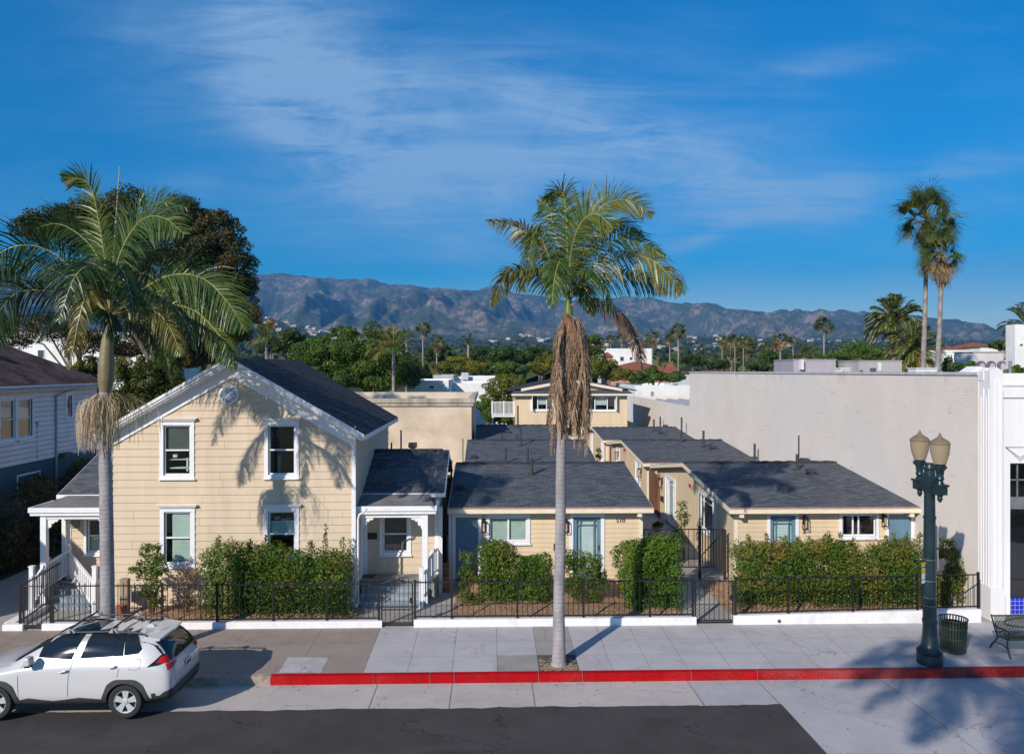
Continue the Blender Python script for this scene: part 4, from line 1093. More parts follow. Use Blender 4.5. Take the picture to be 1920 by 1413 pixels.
R2, _, Ts2 = walk_cottage('middle cream cottage of the right row, its roof with a row of vent pipes', Xw-.12, 40.4, 47.3, 53.3, 2.38, at(1174,825,47.3).z, 2.25, None, xr1-1.4+.9,
     pipes=[(1319,44.8,.95),(1415,41.6,.75),(1421,53.6-3,.9),(1359,52,.9),(1277,46.6,.6)], vents=[(1337,44.2),(1428,46.0),(1446,42.3),(1341,51.5)],
     side=[('door', yX(1205), yX(1196), 0, 2.2), ('door', yX(1166)+.0, yX(1160), 0, 2.2)])
q = atX(1204, 885, Xw-.1); lantern(R2, Ts2, -q.y, q.z, 1.2); q = atX(1161, 853, Xw-.1); lantern(R2, Ts2, -q.y, q.z, 1.2)
q = atX(1173, 843, Xw-.12); m = MB(); m.box(Xw-.24, Xw-.14, q.y-.08, q.y+.08, q.z-.08, q.z+.08); m.build('fire_bell', M_red2, R2)
R3, _, Ts3 = walk_cottage('rearmost cream cottage of the right row, small gable by the two-storey house', Xw-.2, 54.4, 60.3, 66.5, 2.28, at(1118,801,60.3).z, 2.2, None, xr1-1.4+1.2,
     pipes=[(1226,58.2,.9),(1238,65,.9),(1278,57,1.2),(1302,59,.8)], vents=[(1240,57),(1248,63),(1304,58.2)],
     side=[('door', yX(1138), yX(1133), 0, 2.1), ('door', yX(1117), yX(1113), 0, 2.1)])
q = atX(1126, 817, Xw-.2); m = MB(); m.box(Xw-.34, Xw-.22, q.y-.1, q.y+.1, q.z-.1, q.z+.1); m.build('fire_bell', M_red2, R3)
# brown slatted screens between the right cottages
def screen(label, ya, yb, h):
    t = thing('slatted_screen', label, 'screen', (Xw, ya, 0), 'brown slatted timber screens by the walk'); m = MB(); k = int(h/.14)
    for i in range(k): m.box(Xw-.12, Xw-.09, ya, yb, .1+i*.14, .1+i*.14+.115)
    m.build('slats', M_brown, t)
    for y in (ya, (ya+yb)/2, yb): m = MB(); m.box(Xw-.09, Xw-.04, y-.04, y+.04, 0, h+.12); m.build('post', M_brown, t)
screen('brown slatted timber screen between the front and middle right cottages', yX(1238), yX(1221), 2.0)
screen('small brown slatted screen farther up the walk, by the middle cottage', yX(1155), yX(1146), 1.9)
# orange slatted stair gate between the two-storey house and the front cottage
gx0, gx1 = at(809,1070,25.6).x, at(842,1070,25.6).x
t = thing('timber_gate', 'orange-brown timber slat gate in the gap beside the right porch', 'gate', (gx0, 25.6, 0)); m = MB()
for i in range(7): m.box(gx0, gx1, 25.6, 25.63, .03+i*.135, .03+i*.135+.115)
m.build('slats', plain('orange_cedar', (.33,.13,.05), .75, .25, 6), t); m = MB(); m.box(gx0, gx0+.06, 25.63, 25.69, 0, 1.02); m.box(gx1-.06, gx1, 25.63, 25.69, 0, 1.02); m.build('frame', M_brown, t)
gx0, gx1 = at(822,920,33).x, at(848,920,33).x
t = thing('lattice_screen', 'dark horizontal lattice high in the narrow gap beside the front cottage', 'screen', (gx0, 33, 0)); m = MB()
for i in range(13): z = 1.0+i*.19; m.box(gx0-.6, gx1, 33, 33.04, z, z+.07)
m.build('slats', plain('dark_brown_wood', (.05,.03,.022), .85, .2, 5), t); m = MB(); m.box(gx0-.6, gx0-.52, 33.04, 33.1, 0, 3.4); m.box(gx1-.08, gx1, 33.04, 33.1, 0, 3.4); m.build('frame', M_brown, t)
m = MB(); m.poly([(at(813,920,34.5).x-.8,34.5,0),(gx1+.4,34.5,0),(gx1+.4,34.5,2.5),(gx0-.8,34.5,2.5)]); m.prism([(gx0-.8,34.55,0),(gx1+.4,34.55,0),(gx1+.4,34.55,2.4),(gx0-.8,34.55,2.4)], (0,.1,0))
o = m.build('board_fence', plain('dark_fence_wood', (.035,.03,.028), .9)); tag(o, 'dark board fence closing the narrow gap behind the lattice', 'fence')
# ================= stucco block, rear house, right-hand building, left neighbour =================
M_stucco = plain('beige_stucco', (.60,.49,.37), .9, .14, .5, bump=.4, bscale=25, dirt=(.50,.37,.24))
M_stuct = plain('stained_stucco_trim', (.42,.37,.30), .9, .25, 1.2, dirt=(.2,.17,.14), streak=True)
M_roofp = plain('pale_roof_coating', (.55,.57,.60), .8, .1, 1)
M_bw = plain('white_render', (.80,.79,.77), .85, .05, .6, dirt=(.62,.58,.52))
M_bcream = plain('cream_render', (.66,.58,.47), .85, .08, .5, dirt=(.5,.42,.33))
M_tile = shingle('red_roof_tile', (.28,.10,.06), 'x', .35, .4, .3)
M_pinkw = plain('salmon_wall', (.50,.27,.19), .85, .1, .5)
def block(parent, x0, x1, y0, y1, z0, z1, wallm, roofm, par=.5, name='walls', cap=None, capm=None):
    m = MB(); w = .25
    m.box(x0, x1, y0, y0+w, z0, z1); m.box(x0, x1, y1-w, y1, z0, z1); m.box(x0, x0+w, y0+w, y1-w, z0, z1); m.box(x1-w, x1, y0+w, y1-w, z0, z1)
    m.build(name, wallm, parent)
    m = MB(); m.box(x0+w, x1-w, y0+w, y1-w, z1-par-.2, z1-par); m.build('roof', roofm, parent)
    if cap: m = MB(); c = cap; m.box(x0-c, x1+c, y0-c, y0+w+.02, z1+.002, z1+.07); m.box(x0-c, x1+c, y1-w-.02, y1+c, z1+.002, z1+.07); m.box(x0-c, x0+w+.02, y0+w+.02, y1-w-.02, z1+.002, z1+.07); m.box(x1-w-.02, x1+c, y0+w+.02, y1-w-.02, z1+.002, z1+.07); m.build('parapet_cap', capm or wallm, parent)
# stucco block
yb0 = 50.0; xb1 = at(884,800,yb0).x; zt = at(884,748,yb0).z
t = thing('stucco_building', 'beige stucco block with a stained parapet behind the two-storey house', 'building', (xb1-6, yb0, 0))
block(t, xb1-13, xb1, yb0, 65.0, 0, zt, M_stucco, M_roofp, .55, cap=.0, capm=M_roofp)
m = MB(); m.box(xb1-13, xb1+.12, yb0-.12, yb0-.003, zt-.42, zt-.22); m.box(xb1-13, xb1+.2, yb0-.2, yb0-.003, zt-.22, zt+.05); m.box(xb1+.003, xb1+.2, yb0, 65, zt-.22, zt+.05); m.box(xb1+.003, xb1+.12, yb0, 65, zt-.42, zt-.22); m.build('cornice', M_stuct, t)
# rear two-storey house with balcony
RY = 68.0
x0, x1 = at(966,760,RY).x, at(1176,760,RY).x; ze_, zf_ = at(1000,741,RY).z, at(1000,797,RY).z
t = thing('rear_house', 'two-storey cream house with balcony and low gable at the back of the walk', 'house', ((x0+x1)/2, RY, 0))
T = rotz(0, (0, RY, 0))
wa = [(995,1038,738,770),(1098,1156,739,771)]; hs_ = []; wq = []
for a, b_, c, d in wa:
    p, q = at(a, d, RY), at(b_, c, RY); wq.append((p.x, q.x, p.z, q.z)); hs_.append((p.x+.1, q.x-.1, p.z+.1, q.z-.12))
m = MB(T); siding(m, x0, x1, zf_, ze_+.1, .155, .018, hs_); m.build('front_wall', M_cream2, t)
for i, w in enumerate(wq):
    o, _ = window(t, T, *w, 'triple', .12, 'flat', M_blindw, (.3,.7,.35,1), sill=True)
    m = MB(T)
    xo = w[0]+.15 if i == 0 else w[1]-.12
    m.prism([(xo,-.05,w[2]+.1),(xo+(-.05 if i == 0 else .05),-.45,w[2]+.1),(xo+(-.05 if i == 0 else .05),-.45,w[3]-.15),(xo,-.05,w[3]-.15)], (.04,0,0)); m.build('open_casement', M_trim, o)
m = MB(); m.box(x0, x0+.05, RY+.05, RY+9, zf_, ze_); m.box(x1-.05, x1, RY+.05, RY+9, zf_, ze_); m.box(x0, x1, RY+9, RY+9.1, 0, ze_); m.build('side_wall', M_cream2, t)
m = MB(); m.box(x0, x1, RY+.02, RY+9, zf_-.2, zf_-.01); m.build('floor_band', M_trim2, t)
m = MB(); m.box(x0+3.6, x1-.4, RY+1.2, RY+1.3, 0, zf_-.2); m.build('lower_wall', plain('ochre_wall', (.45,.33,.16), .8), t)
for px in (1098,1170): x = at(px,800,RY).x; m = MB(); m.box(x-.1, x+.1, RY+.02, RY+.25, 0, zf_-.2); m.build('post', M_trim2, t)
# roofs: front skirt + gable above, with white barge boards
apx = at(1068,712,RY+1).x; za = at(1068,708,RY+1).z
ex0, ex1 = at(959,737,RY-.5).x, at(1187,737,RY-.5).x; zee = at(1000,738,RY-.5).z
m = MB(); m.prism([(ex0,RY-.5,zee),(ex1,RY-.5,zee),(ex1-.3,RY+.9,zee+.34),(ex0+.3,RY+.9,zee+.34)], (0,0,-.08)); m.build('roof', M_shx, t)
m = MB(); m.box(ex0, ex1, RY-.54, RY-.5, zee-.16, zee-.01); m.build('fascia', M_trim2, t)
gx0, gx1 = at(951,727,RY).x, at(1195,733,RY).x; gz = zee+.30
for sgn, gx in ((-1, gx0), (1, gx1)):
    m = MB(); A = (apx, RY+.3, za); B = (apx, RY+9.5, za); Cc = (gx, RY+9.5, gz); D = (gx, RY+.3, gz)
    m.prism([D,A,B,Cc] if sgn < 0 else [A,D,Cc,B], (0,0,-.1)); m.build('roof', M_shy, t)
    bx0 = apx+(gx-apx)*.0; bx1 = apx+(gx-apx)*.78; bz = za+(gz-za)*.78
    m = MB(); m.prism([(apx,RY+.24,za-.11),(bx1,RY+.24,bz-.11),(bx1,RY+.24,bz-.34),(apx,RY+.24,za-.34)], (0,.06,0)); m.build('barge_board', M_trim2, t)
m = MB(); m.prism([(gx0+1,RY+.7,gz-.2),(gx1-1,RY+.7,gz-.2),(apx,RY+.7,za-.3)], (0,.1,0)); m.build('gable', M_cream2, t)
bx0, bx1 = at(922,780,RY+.5).x, x0-.02; bz = at(940,778,RY+.5).z
m = MB(); m.box(bx0, bx1, RY+.5, RY+2.2, bz-.15, bz); by = m.build('balcony', M_trim, t)
m = MB(); hh = at(940,753,RY+.5).z-bz
m.box(bx0, bx1, RY+.5, RY+.56, bz+hh-.06, bz+hh); m.box(bx0, bx1, RY+.5, RY+.56, bz+.08, bz+.14)
k = 18
for i in range(k+1): x = bx0+(bx1-bx0)*i/k; m.box(x-.022, x+.022, RY+.51, RY+.55, bz+.1, bz+hh)
for x in (bx0, (bx0+bx1)/2, bx1-.1): m.box(x, x+.1, RY+.48, RY+.58, bz, bz+hh+.08)
m.box(bx0, bx0+.06, RY+.6, RY+2.2, bz+hh-.06, bz+hh)
m.build('balustrade', M_trim, by)
m = MB(); m.box(bx0+.02, bx0+.14, RY+.5, RY+.62, 0, bz-.15); m.build('post', M_trim, by)
m = MB()
for i in range(14):
    a = i*.2; m.box(bx1+3.0+.0, bx1+3.05, 0, 0, 0, 0) if False else None
# white outside stair by the walk
sx0, sx1 = at(1071,805,66.5).x, at(1091,805,66.5).x
m = MB()
for i in range(9): z = at(1080,830,66.5).z+i*.17; m.box(sx0+i*.04, sx1, 66.3, 66.35, z, z+.11)
m.box(sx0, sx0+.1, 66.25, 66.35, 0, at(1080,800,66.5).z+.3); m.box(sx1-.1, sx1, 66.25, 66.35, 0, at(1080,800,66.5).z+.1)
o = m.build('slat_fence', M_trim); tag(o, 'white slatted fence glimpsed beyond the roofs at the foot of the balcony house', 'fence')

# --- right-hand commercial building ---
n = NT('painted_brick')
sp_ = n.new('ShaderNodeSeparateXYZ'); n.link(n.pos(), sp_.inputs[0]); cb_ = n.new('ShaderNodeCombineXYZ'); n.link(sp_.outputs[1], cb_.inputs[0]); n.link(sp_.outputs[2], cb_.inputs[1])
br = n.new('ShaderNodeTexBrick'); n.link(cb_.outputs[0], br.inputs['Vector']); br.inputs['Scale'].default_value = 1; br.inputs['Brick Width'].default_value = .24; br.inputs['Row Height'].default_value = .09; br.inputs['Mortar Size'].default_value = .008
f1 = n.noise(.35, 8, .7); f2 = n.noise(2.2, 6, .7, n.mapping((1,.5,2.4)))
col = n.ramp(f1, [(.3,(.76,.67,.59)),(.65,(.84,.76,.69))])
col = n.mix(n.ramp(f2, [(.60,(0,0,0)),(.70,(.5,.5,.5))]), col, (.46,.40,.35))
vz = n.new('ShaderNodeTexNoise'); vz.inputs['Scale'].default_value = 1.0; vz.inputs['Detail'].default_value = 9; vz.inputs['Roughness'].default_value = .8; n.link(n.mapping((.3,.35,5)), vz.inputs['Vector'])
col = n.mix(n.ramp(vz.outputs['Fac'], [(.635,(0,0,0)),(.66,(.75,.75,.75))]), col, (.33,.27,.23))
pa_ = n.noise(.16, 3, .5, n.mapping((1,1,1.6))); col = n.mix(n.ramp(pa_, [(.55,(0,0,0)),(.57,(.5,.5,.5))]), col, (.74,.70,.67))
zt_ = n.math('MULTIPLY', n.math('SUBTRACT', sp_.outputs[2], 6.45), 2.2)
col = n.mix(n.math('MULTIPLY', n.ramp(n.noise(1.3, 7, .8, n.mapping((1,1,.25))), [(.54,(0,0,0)),(.66,(.7,.7,.7))]), n.math('MINIMUM', n.math('MAXIMUM', zt_, 0.0), .6)), col, (.3,.25,.22))
n.base(n.mix(n.math('MULTIPLY', br.outputs['Fac'], .18), col, (.3,.27,.24))); n.rough(.9); n.bump(n.math('SUBTRACT', 1.0, br.outputs['Fac']), .45, .012)
M_brickw = n.m
XS = at(1836,800,22.9).x; YB2 = atX(1293,700,XS).y; zp = at(1836,703,22.9).z; zp2 = atX(1293,699,XS).z
t = thing('commercial_building', 'white-fronted commercial building with a long painted brick side wall', 'building', (XS+6, 23, 0))
m = MB(); m.prism([(XS,22.95,-.1),(XS,YB2,-.1),(XS,YB2,zp2),(XS,22.95,zp)], (.3,0,0)); m.build('side_wall', M_brickw, t)
m = MB(); m.prism([(XS-.04,22.95,zp),(XS-.04,YB2,zp2),(XS-.04,YB2,zp2+.09),(XS-.04,22.95,zp+.09)], (.4,0,0)); m.build('parapet_cap', plain('grey_metal_cap', (.55,.55,.56), .5), t)
m = MB(); m.prism([(XS+.3,YB2,-.1),(XS+26,YB2,-.1),(XS+26,YB2,zp2),(XS+.3,YB2,zp2)], (0,-.3,0)); m.build('rear_wall', M_brickw, t)
m = MB(); m.box(XS+.3, XS+26, 23.3, YB2-.3, 6.05, 6.2); m.build('roof', plain('brown_gravel_roof', (.17,.15,.15), .95, .2, 2), t)
# facade
FYc = 22.9; pxl = at(1857,900,22.4).x; pxr = at(1881,900,22.4).x
M_wf = plain('white_facade_paint', (.80,.79,.79), .7, .035, 1.5, dirt=(.70,.67,.64), streak=True)
zfc = at(1890,722,FYc).z; wl_, zwt, zwb = at(1894,868,FYc).x, at(1894,868,FYc).z, at(1894,1157,FYc).z
m = MB(); m.box(pxr-.05, wl_, FYc, FYc+.4, -.1, zwt); m.box(pxr-.05, XS+26, FYc, FYc+.4, zwt, zfc); m.box(wl_, wl_+3, FYc, FYc+.4, -.1, zwb); m.box(wl_+3, XS+26, FYc, FYc+.4, -.1, zwt)
m.box(pxr, XS+26, FYc-.04, FYc, zfc-.02, zfc+.05); m.box(pxr, XS+26, FYc+.1, FYc+.4, zfc, zfc+.35)
m.build('facade_wall', M_wf, t)
m = MB(); za_, zb_ = at(1890,746,FYc).z, at(1890,838,FYc).z
m.box(pxr+.05, XS+26, FYc-.012, FYc-.002, za_-.015, za_+.015); m.build('facade_groove', plain('groove', (.2,.19,.18), .9), t)
m = MB(); q0, q1 = at(1885,838,FYc), at(1913,858,FYc)
def strk(a, b_, w=.012):
    a, b_ = Vector(a), Vector(b_); d = (b_-a).normalized(); pn = Vector((-d.z,0,d.x))*w; m.prism([a-pn,b_-pn,b_+pn,a+pn], (0,-.012,0))
for dz in (0, -.08): strk((q0.x,FYc-.002,q0.z), (q1.x,FYc-.002,q1.z+dz)); strk((q1.x,FYc-.002,q1.z+dz), (q1.x+(q1.x-q0.x),FYc-.002,q0.z))
strk((q0.x,FYc-.002,q0.z), (q0.x+.9,FYc-.002,q0.z)); m.build('chevron_line', plain('groove2', (.35,.34,.33), .9), t)
# shopfront window
m = MB(); fr = plain('dark_bronze_frame', (.16,.16,.18), .5)
zt1, zt2 = at(1894,932,FYc).z, at(1894,955,FYc).z; zl = at(1894,1122,FYc).z; wr2 = wl_+3
m.box(wl_, wl_+.05, FYc+.08, FYc+.14, zl, zwt); m.box(wl_, wr2, FYc+.08, FYc+.14, zt2, zt1)
m.box(wl_, wr2, FYc+.08, FYc+.14, zwt-.04, zwt); zm = (zwt+zt1)/2; m.box(wl_, wr2, FYc+.09, FYc+.13, zm-.02, zm+.02)
for i in range(1, 8): m.box(wl_+i*.28-.02, wl_+i*.28+.02, FYc+.09, FYc+.13, zt1, zwt)
sw = m.build('shop_window', fr, t)
m = MB(); m.poly([(wl_,FYc+.11,zl),(wr2,FYc+.11,zl),(wr2,FYc+.11,zwt),(wl_,FYc+.11,zwt)]); m.build('pane', M_gdark, sw)
m = MB(); m.poly([(wl_,FYc+1.2,zl-.1),(wr2,FYc+1.2,zl-.1),(wr2,FYc+1.2,zwt),(wl_,FYc+1.2,zwt)]); m.poly([(wl_,FYc+.12,zl),(wr2,FYc+.12,zl),(wr2,FYc+1.2,zl),(wl_,FYc+1.2,zl)]); m.build('room', plain('shop_dark', (.05,.055,.07), .8), sw)
n = NT('blue_tile'); bt = n.new('ShaderNodeTexBrick'); cbt = n.new('ShaderNodeCombineXYZ'); spt = n.new('ShaderNodeSeparateXYZ'); n.link(n.pos(), spt.inputs[0]); n.link(spt.outputs[0], cbt.inputs[0]); n.link(spt.outputs[2], cbt.inputs[1]); n.link(cbt.outputs[0], bt.inputs[0])
bt.offset = 0; bt.inputs['Scale'].default_value = 1; bt.inputs['Brick Width'].default_value = .125; bt.inputs['Row Height'].default_value = .125; bt.inputs['Mortar Size'].default_value = .006
bt.inputs['Color1'].default_value = (.008,.02,.42,1); bt.inputs['Color2'].default_value = (.012,.035,.5,1); bt.inputs['Mortar'].default_value = (.4,.42,.6,1); n.base(bt.outputs[0]); n.rough(.2)
m = MB(); m.box(wl_, wr2, FYc+.05, FYc+.3, zwb, zl); m.build('tile_bulkhead', n.m, t)
# stepped fluted pillar
ztp = at(1869,690,22.4).z; zbp = at(1869,1102,22.4).z
m = MB()
m.box(pxl-.02, pxr+.03, 22.36, 22.95, -.1, zbp)
m.box(pxl, pxr, 22.42, 22.95, zbp, ztp-.2)
w = (pxr-pxl)/5
for i in range(5):
    if i % 2 == 0: m.box(pxl+i*w+.004, pxl+(i+1)*w-.004, 22.40, 22.42, zbp+.02, ztp-.35)
m.prism([(pxl,22.42,ztp-.2),(pxr,22.42,ztp-.2),(pxr,22.42,ztp-.08),((pxl+pxr)/2,22.42,ztp+.03),(pxl,22.42,ztp-.08)], (0,.3,0))
for i in range(4): y = 22.46+i*.12; m.box(pxl-.025, pxl, y, y+.07, zbp+.02, ztp-.6-.25*(i % 2))
m.prism([(pxl+.0,22.62,ztp-.2),(XS-.1,22.75,ztp-.2),(XS-.1,22.75,ztp+.02),(pxl,22.62,ztp+.1)], (0,.2,0)) if False else None
m.build('pillar', M_wf, t)
m = MB(); a = at(1848,700,22.75); m.prism([(a.x-.10,22.7,a.z-.2),(a.x+.13,22.7,a.z-.2),(a.x+.13,22.7,a.z+.05),(a.x+.02,22.7,a.z+.17),(a.x-.1,22.7,a.z+.05)], (0,.25,0)); m.build('pillar_finial', M_wf, t)
a = at(1833,708,23.3); m = MB(); m.box(a.x-.16, a.x+.16, 23.05, 23.5, a.z-.22, a.z+.02); m.build('wall_lamp_box', plain('white_box', (.78,.78,.77), .5), t)
a = at(1826,694,24); m = MB(); m.prism([(a.x-.35,23.6,a.z-.2),(a.x+.25,23.6,a.z-.2),(a.x+.2,23.6,a.z+.05),(a.x-.1,23.6,a.z+.12),(a.x-.35,23.6,a.z-.05)], (0,.6,0)); m.build('parapet_saddle', M_wf, t)
a = at(1894,690,24.5); m = MB(); m.lathe([(.045,0),(.045,1.2),(.06,1.22)], (a.x,24.5,6.2), 8); m.build('roof_pipe', plain('grey_pipe', (.22,.24,.27), .5), t)
m = MB(); m.box(pxr, XS+26, 23.9, 24.1, 6.2, at(1900,713,24).z-.0); m.build('inner_parapet', M_wf, t)
# roof plant on it
M_hv = plain('lilac_grey_sheet', (.40,.36,.41), .5, .06, 1.2, streak=True)
M_hv2 = plain('white_sheet', (.70,.70,.70), .5, .05, 2)
def roofbox(label, pa, pb, pyt, Y, dep, mat, zb=6.2, extra=None, name='air_handler', cat='air conditioner'):
    a, b_ = at(pa,pyt,Y), at(pb,pyt,Y)
    t = thing(name, label, cat, ((a.x+b_.x)/2, Y, zb), 'plant boxes on the long roof')
    m = MB(); m.box(a.x, b_.x, Y, Y+dep, zb, a.z); m.box(a.x-.04, b_.x+.04, Y-.04, Y+dep+.04, a.z, a.z+.05); m.build('casing', mat, t)
    if extra: extra(t, a, b_, Y)
    return t
def ex1(t, a, b_, Y):
    w = b_.x-a.x; m = MB(); m.box(a.x+w*.26, b_.x+.05, Y-.25, Y-.02, 6.2, a.z-(a.z-6.2)*.46); m.build('side_panel', M_hv, t)
    m = MB(); m.box(a.x+w*.13, a.x+w*.2, Y-.3, Y-.02, a.z-.55, a.z+.05); m.build('control_box', M_hv2, t)
    m = MB(); m.box(a.x+w*.28, a.x+w*.55, Y-.27, Y-.255, 6.3, a.z-(a.z-6.2)*.5); m.build('grille', plain('grille_grey', (.2,.19,.24), .6), t)
roofbox('lilac-grey rooftop duct box with a white control box, on the long roof', 1488, 1567, 675, 46, 3.2, M_hv, extra=ex1)
def ex2(t, a, b_, Y):
    w = b_.x-a.x; m = MB(); m.box(a.x+w*.02, a.x+w*.10, Y-.02, Y-.005, 6.3, a.z-.5); m.box(a.x+w*.26, a.x+w*.4, Y-.02, Y-.005, a.z-.62, a.z-.38); m.build('louvre', plain('dark_louvre', (.10,.09,.14), .6), t)
    m = MB(); m.box(a.x+w*.44, a.x+w*.445, Y-.02, Y-.005, 6.25, a.z-.02); m.box(a.x+w*.45, a.x+w*.52, Y-.03, Y-.005, a.z-.55, a.z-.08); m.box(a.x+w*.57, a.x+w*.65, Y-.03, Y-.005, 6.3, 6.5); m.build('sticker', M_hv2, t)
roofbox('long grey rooftop air handler with a dark louvre, beside the date palms', 1610, 1691, 677, 44, 2.6, plain('grey_sheet', (.42,.40,.40), .5, .06, 1, streak=True), extra=ex2)
def ex3(t, a, b_, Y):
    w = b_.x-a.x; m = MB(Matrix.Translation((a.x+w*.2, Y-.03, (a.z+6.2)/2)) @ Matrix.Rotation(R(90), 4, 'X')); m.lathe([(.24,0),(.24,.02),(.2,.025)], n=16); m.build('fan_grille', plain('fan_grille', (.3,.28,.27), .6), t)
    m = MB(); m.box(a.x+w*.42, a.x+w*.5, Y-.03, Y-.01, 6.4, a.z-.15); m.box(a.x+w*.6, a.x+w*.64, Y-.03, Y-.01, 6.5, a.z-.15); m.build('grille', plain('grille_dk', (.2,.22,.28), .6), t)
roofbox('low white rooftop air conditioner with a round fan, beneath the tall palms', 1717, 1757, 691, 42, .8, M_hv2, extra=ex3)
def ex4(t, a, b_, Y):
    m = MB(); m.box(a.x+.06, (a.x+b_.x)/2-.03, Y-.03, Y-.01, 6.3, a.z-.05); m.box((a.x+b_.x)/2+.03, b_.x-.06, Y-.03, Y-.01, 6.3, a.z-.05); m.build('coil_panel', plain('coil', (.45,.44,.40), .6), t)
roofbox('small white framed condenser between the two grey roof boxes', 1576, 1596, 691, 45, .7, M_hv2, extra=ex4)

# --- left neighbour ---
NX_ = -18.6; ny1 = atX(181,713,NX_).y; ny0 = 17.0
M_nw = plain('grey_white_siding', (.90,.85,.82), .7, .05, 1.4, dirt=(.74,.69,.66))
t = thing('neighbour_house', 'grey-white clapboard house with a worn brown roof at the left edge', 'house', (NX_-4, 30, 0))
zbt = 3.42; zev = 6.52
TN = rotz(R(90), (NX_, 0, 0))      # local x = +Y
wn_ = [(atX(-30,800,NX_).y, atX(62,800,NX_).y, 4.35, 6.12), (atX(121,750,NX_).y, atX(136,750,NX_).y, 4.95, 6.15)]
m = MB(TN); siding(m, ny0, ny1, zbt, zev, .20, .04, [(w[0]+.1,w[1]-.1,w[2]+.09,w[3]-.11) for w in wn_]); m.build('side_wall', M_nw, t)
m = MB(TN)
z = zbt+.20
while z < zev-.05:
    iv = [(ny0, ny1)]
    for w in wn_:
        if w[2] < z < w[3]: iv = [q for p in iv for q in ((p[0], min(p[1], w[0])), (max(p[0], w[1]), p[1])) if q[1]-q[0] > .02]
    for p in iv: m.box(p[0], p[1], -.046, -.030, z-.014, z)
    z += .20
m.build('lap_shade_strips', plain('lap_shade_grey', (.20,.19,.20), .9), t)  # added dark strips: lap shade under each board, put into the colour
M_ntrim = plain('grey_white_trim', (.85,.84,.86), .6, .05, 4)
w = wn_[0]; mid = w[1]-1.25
window(t, TN, mid, w[1], w[2], w[3], 'hung', .13, 'flat', M_blind, (0,1,.5,1), mat=M_ntrim)
window(t, TN, mid-1.1, mid+.12, w[2], w[3], 'hung', .13, 'flat', M_blind, (0,1,.55,1), mat=M_ntrim)
m = MB(TN); m.box(mid-.03, mid+.15, -.06, .06, w[2], w[3]); m.box(w[0], mid-1.08, -.05, .0, w[2], w[3]); m.build('mullion', M_ntrim, t)
w = wn_[1]; window(t, TN, w[0], w[1], w[2], w[3], 'plain', .13, 'flat', mat=M_ntrim)
M_bluew = plain('blue_green_base_paint', (.05,.11,.15), .7, .1, 2)
m = MB(TN); m.box(ny0, ny1, -.02, .1, 0, zbt); m.build('base_wall', M_bluew, t)
q = atX(50,885,NX_); window(t, TN, q.y-.7, q.y+.9, 1.9, 3.0, 'slide', .06, 'flat', mat=M_ntrim)
m = MB(); m.box(NX_-9, NX_, ny1-.05, ny1, 0, zev); m.box(NX_-9, NX_-8.9, ny0, ny1, 0, zev); m.box(NX_-9, NX_, ny0, ny0+.05, 0, zev); m.build('end_wall', M_nw, t)
M_brn = shingle('worn_brown_shingle', (.115,.058,.048), 'y', .35, .15, .25, warm=(.26,.22,.21), bstr=.6)
ov = .45; d = 4.95; A = (NX_+ov, ny0-ov, zev); B = (NX_+ov, ny1+ov, zev); C_ = (NX_-9-ov, ny1+ov, zev); D = (NX_-9-ov, ny0-ov, zev); zr_ = zev+.55*d
E_ = (NX_+ov-d, ny0-ov+d, zr_); G_ = (NX_+ov-d, ny1+ov-d, zr_)
m = MB(); m.poly([A,B,G_,E_]); m.poly([B,C_,G_]); m.poly([C_,D,E_,G_]); m.poly([D,A,E_]); m.poly([D,C_,B,A]); m.build('roof', M_brn, t)
m = MB(); m.box(NX_+ov-.02, NX_+ov+.03, ny0-ov, ny1+ov, zev-.2, zev-.01); m.box(NX_-8, NX_+ov, ny1+ov-.03, ny1+ov+.02, zev-.2, zev-.01); m.build('fascia', M_ntrim, t)
m = MB(); m.tube([(NX_+ov+.09, ny0, zev-.1),(NX_+ov+.09, ny1+ov-.3, zev-.09)], .07, 8)
q = atX(105,730,NX_+.06); m.tube([(NX_+ov+.09,q.y+1.1,zev-.14),(NX_+.25,q.y+.3,zev-.35),(NX_+.07,q.y,zev-.5),(NX_+.07,q.y,.4)], .045, 6); m.build('gutter_pipe', plain('grey_gutter', (.40,.40,.43), .5), t)
q = atX(118,853,NX_); m = MB(TN); m.box(q.y-.4, q.y+.25, -.3, -.02, q.z-.08, q.z+.12); m.prism([(q.y+.25,-.3,q.z+.12),(q.y+.25,-.02,q.z+.12),(q.y+.6,-.02,q.z+.05)], (0,0,-.12)); m.build('vent_hood', plain('vent_brown', (.12,.11,.10), .7), t)
q = atX(68,796,NX_); m = MB(TN); m.tube([(q.y,-.03,q.z),(q.y,-.03,3.5)], .012, 5); m.box(q.y-.05,q.y+.05,-.06,-.01,q.z-.05,q.z+.12); m.build('cable', plain('cable_grey', (.3,.3,.32), .6), t)
# roof stack
a = (NX_-1.9, 32.7); m = MB(); m.box(a[0]-.3, a[0]+.1, a[1]-.3, a[1]+.3, zev+1.1, zev+1.55); m.build('roof_vent', plain('pale_vent', (.55,.56,.6), .5), t)

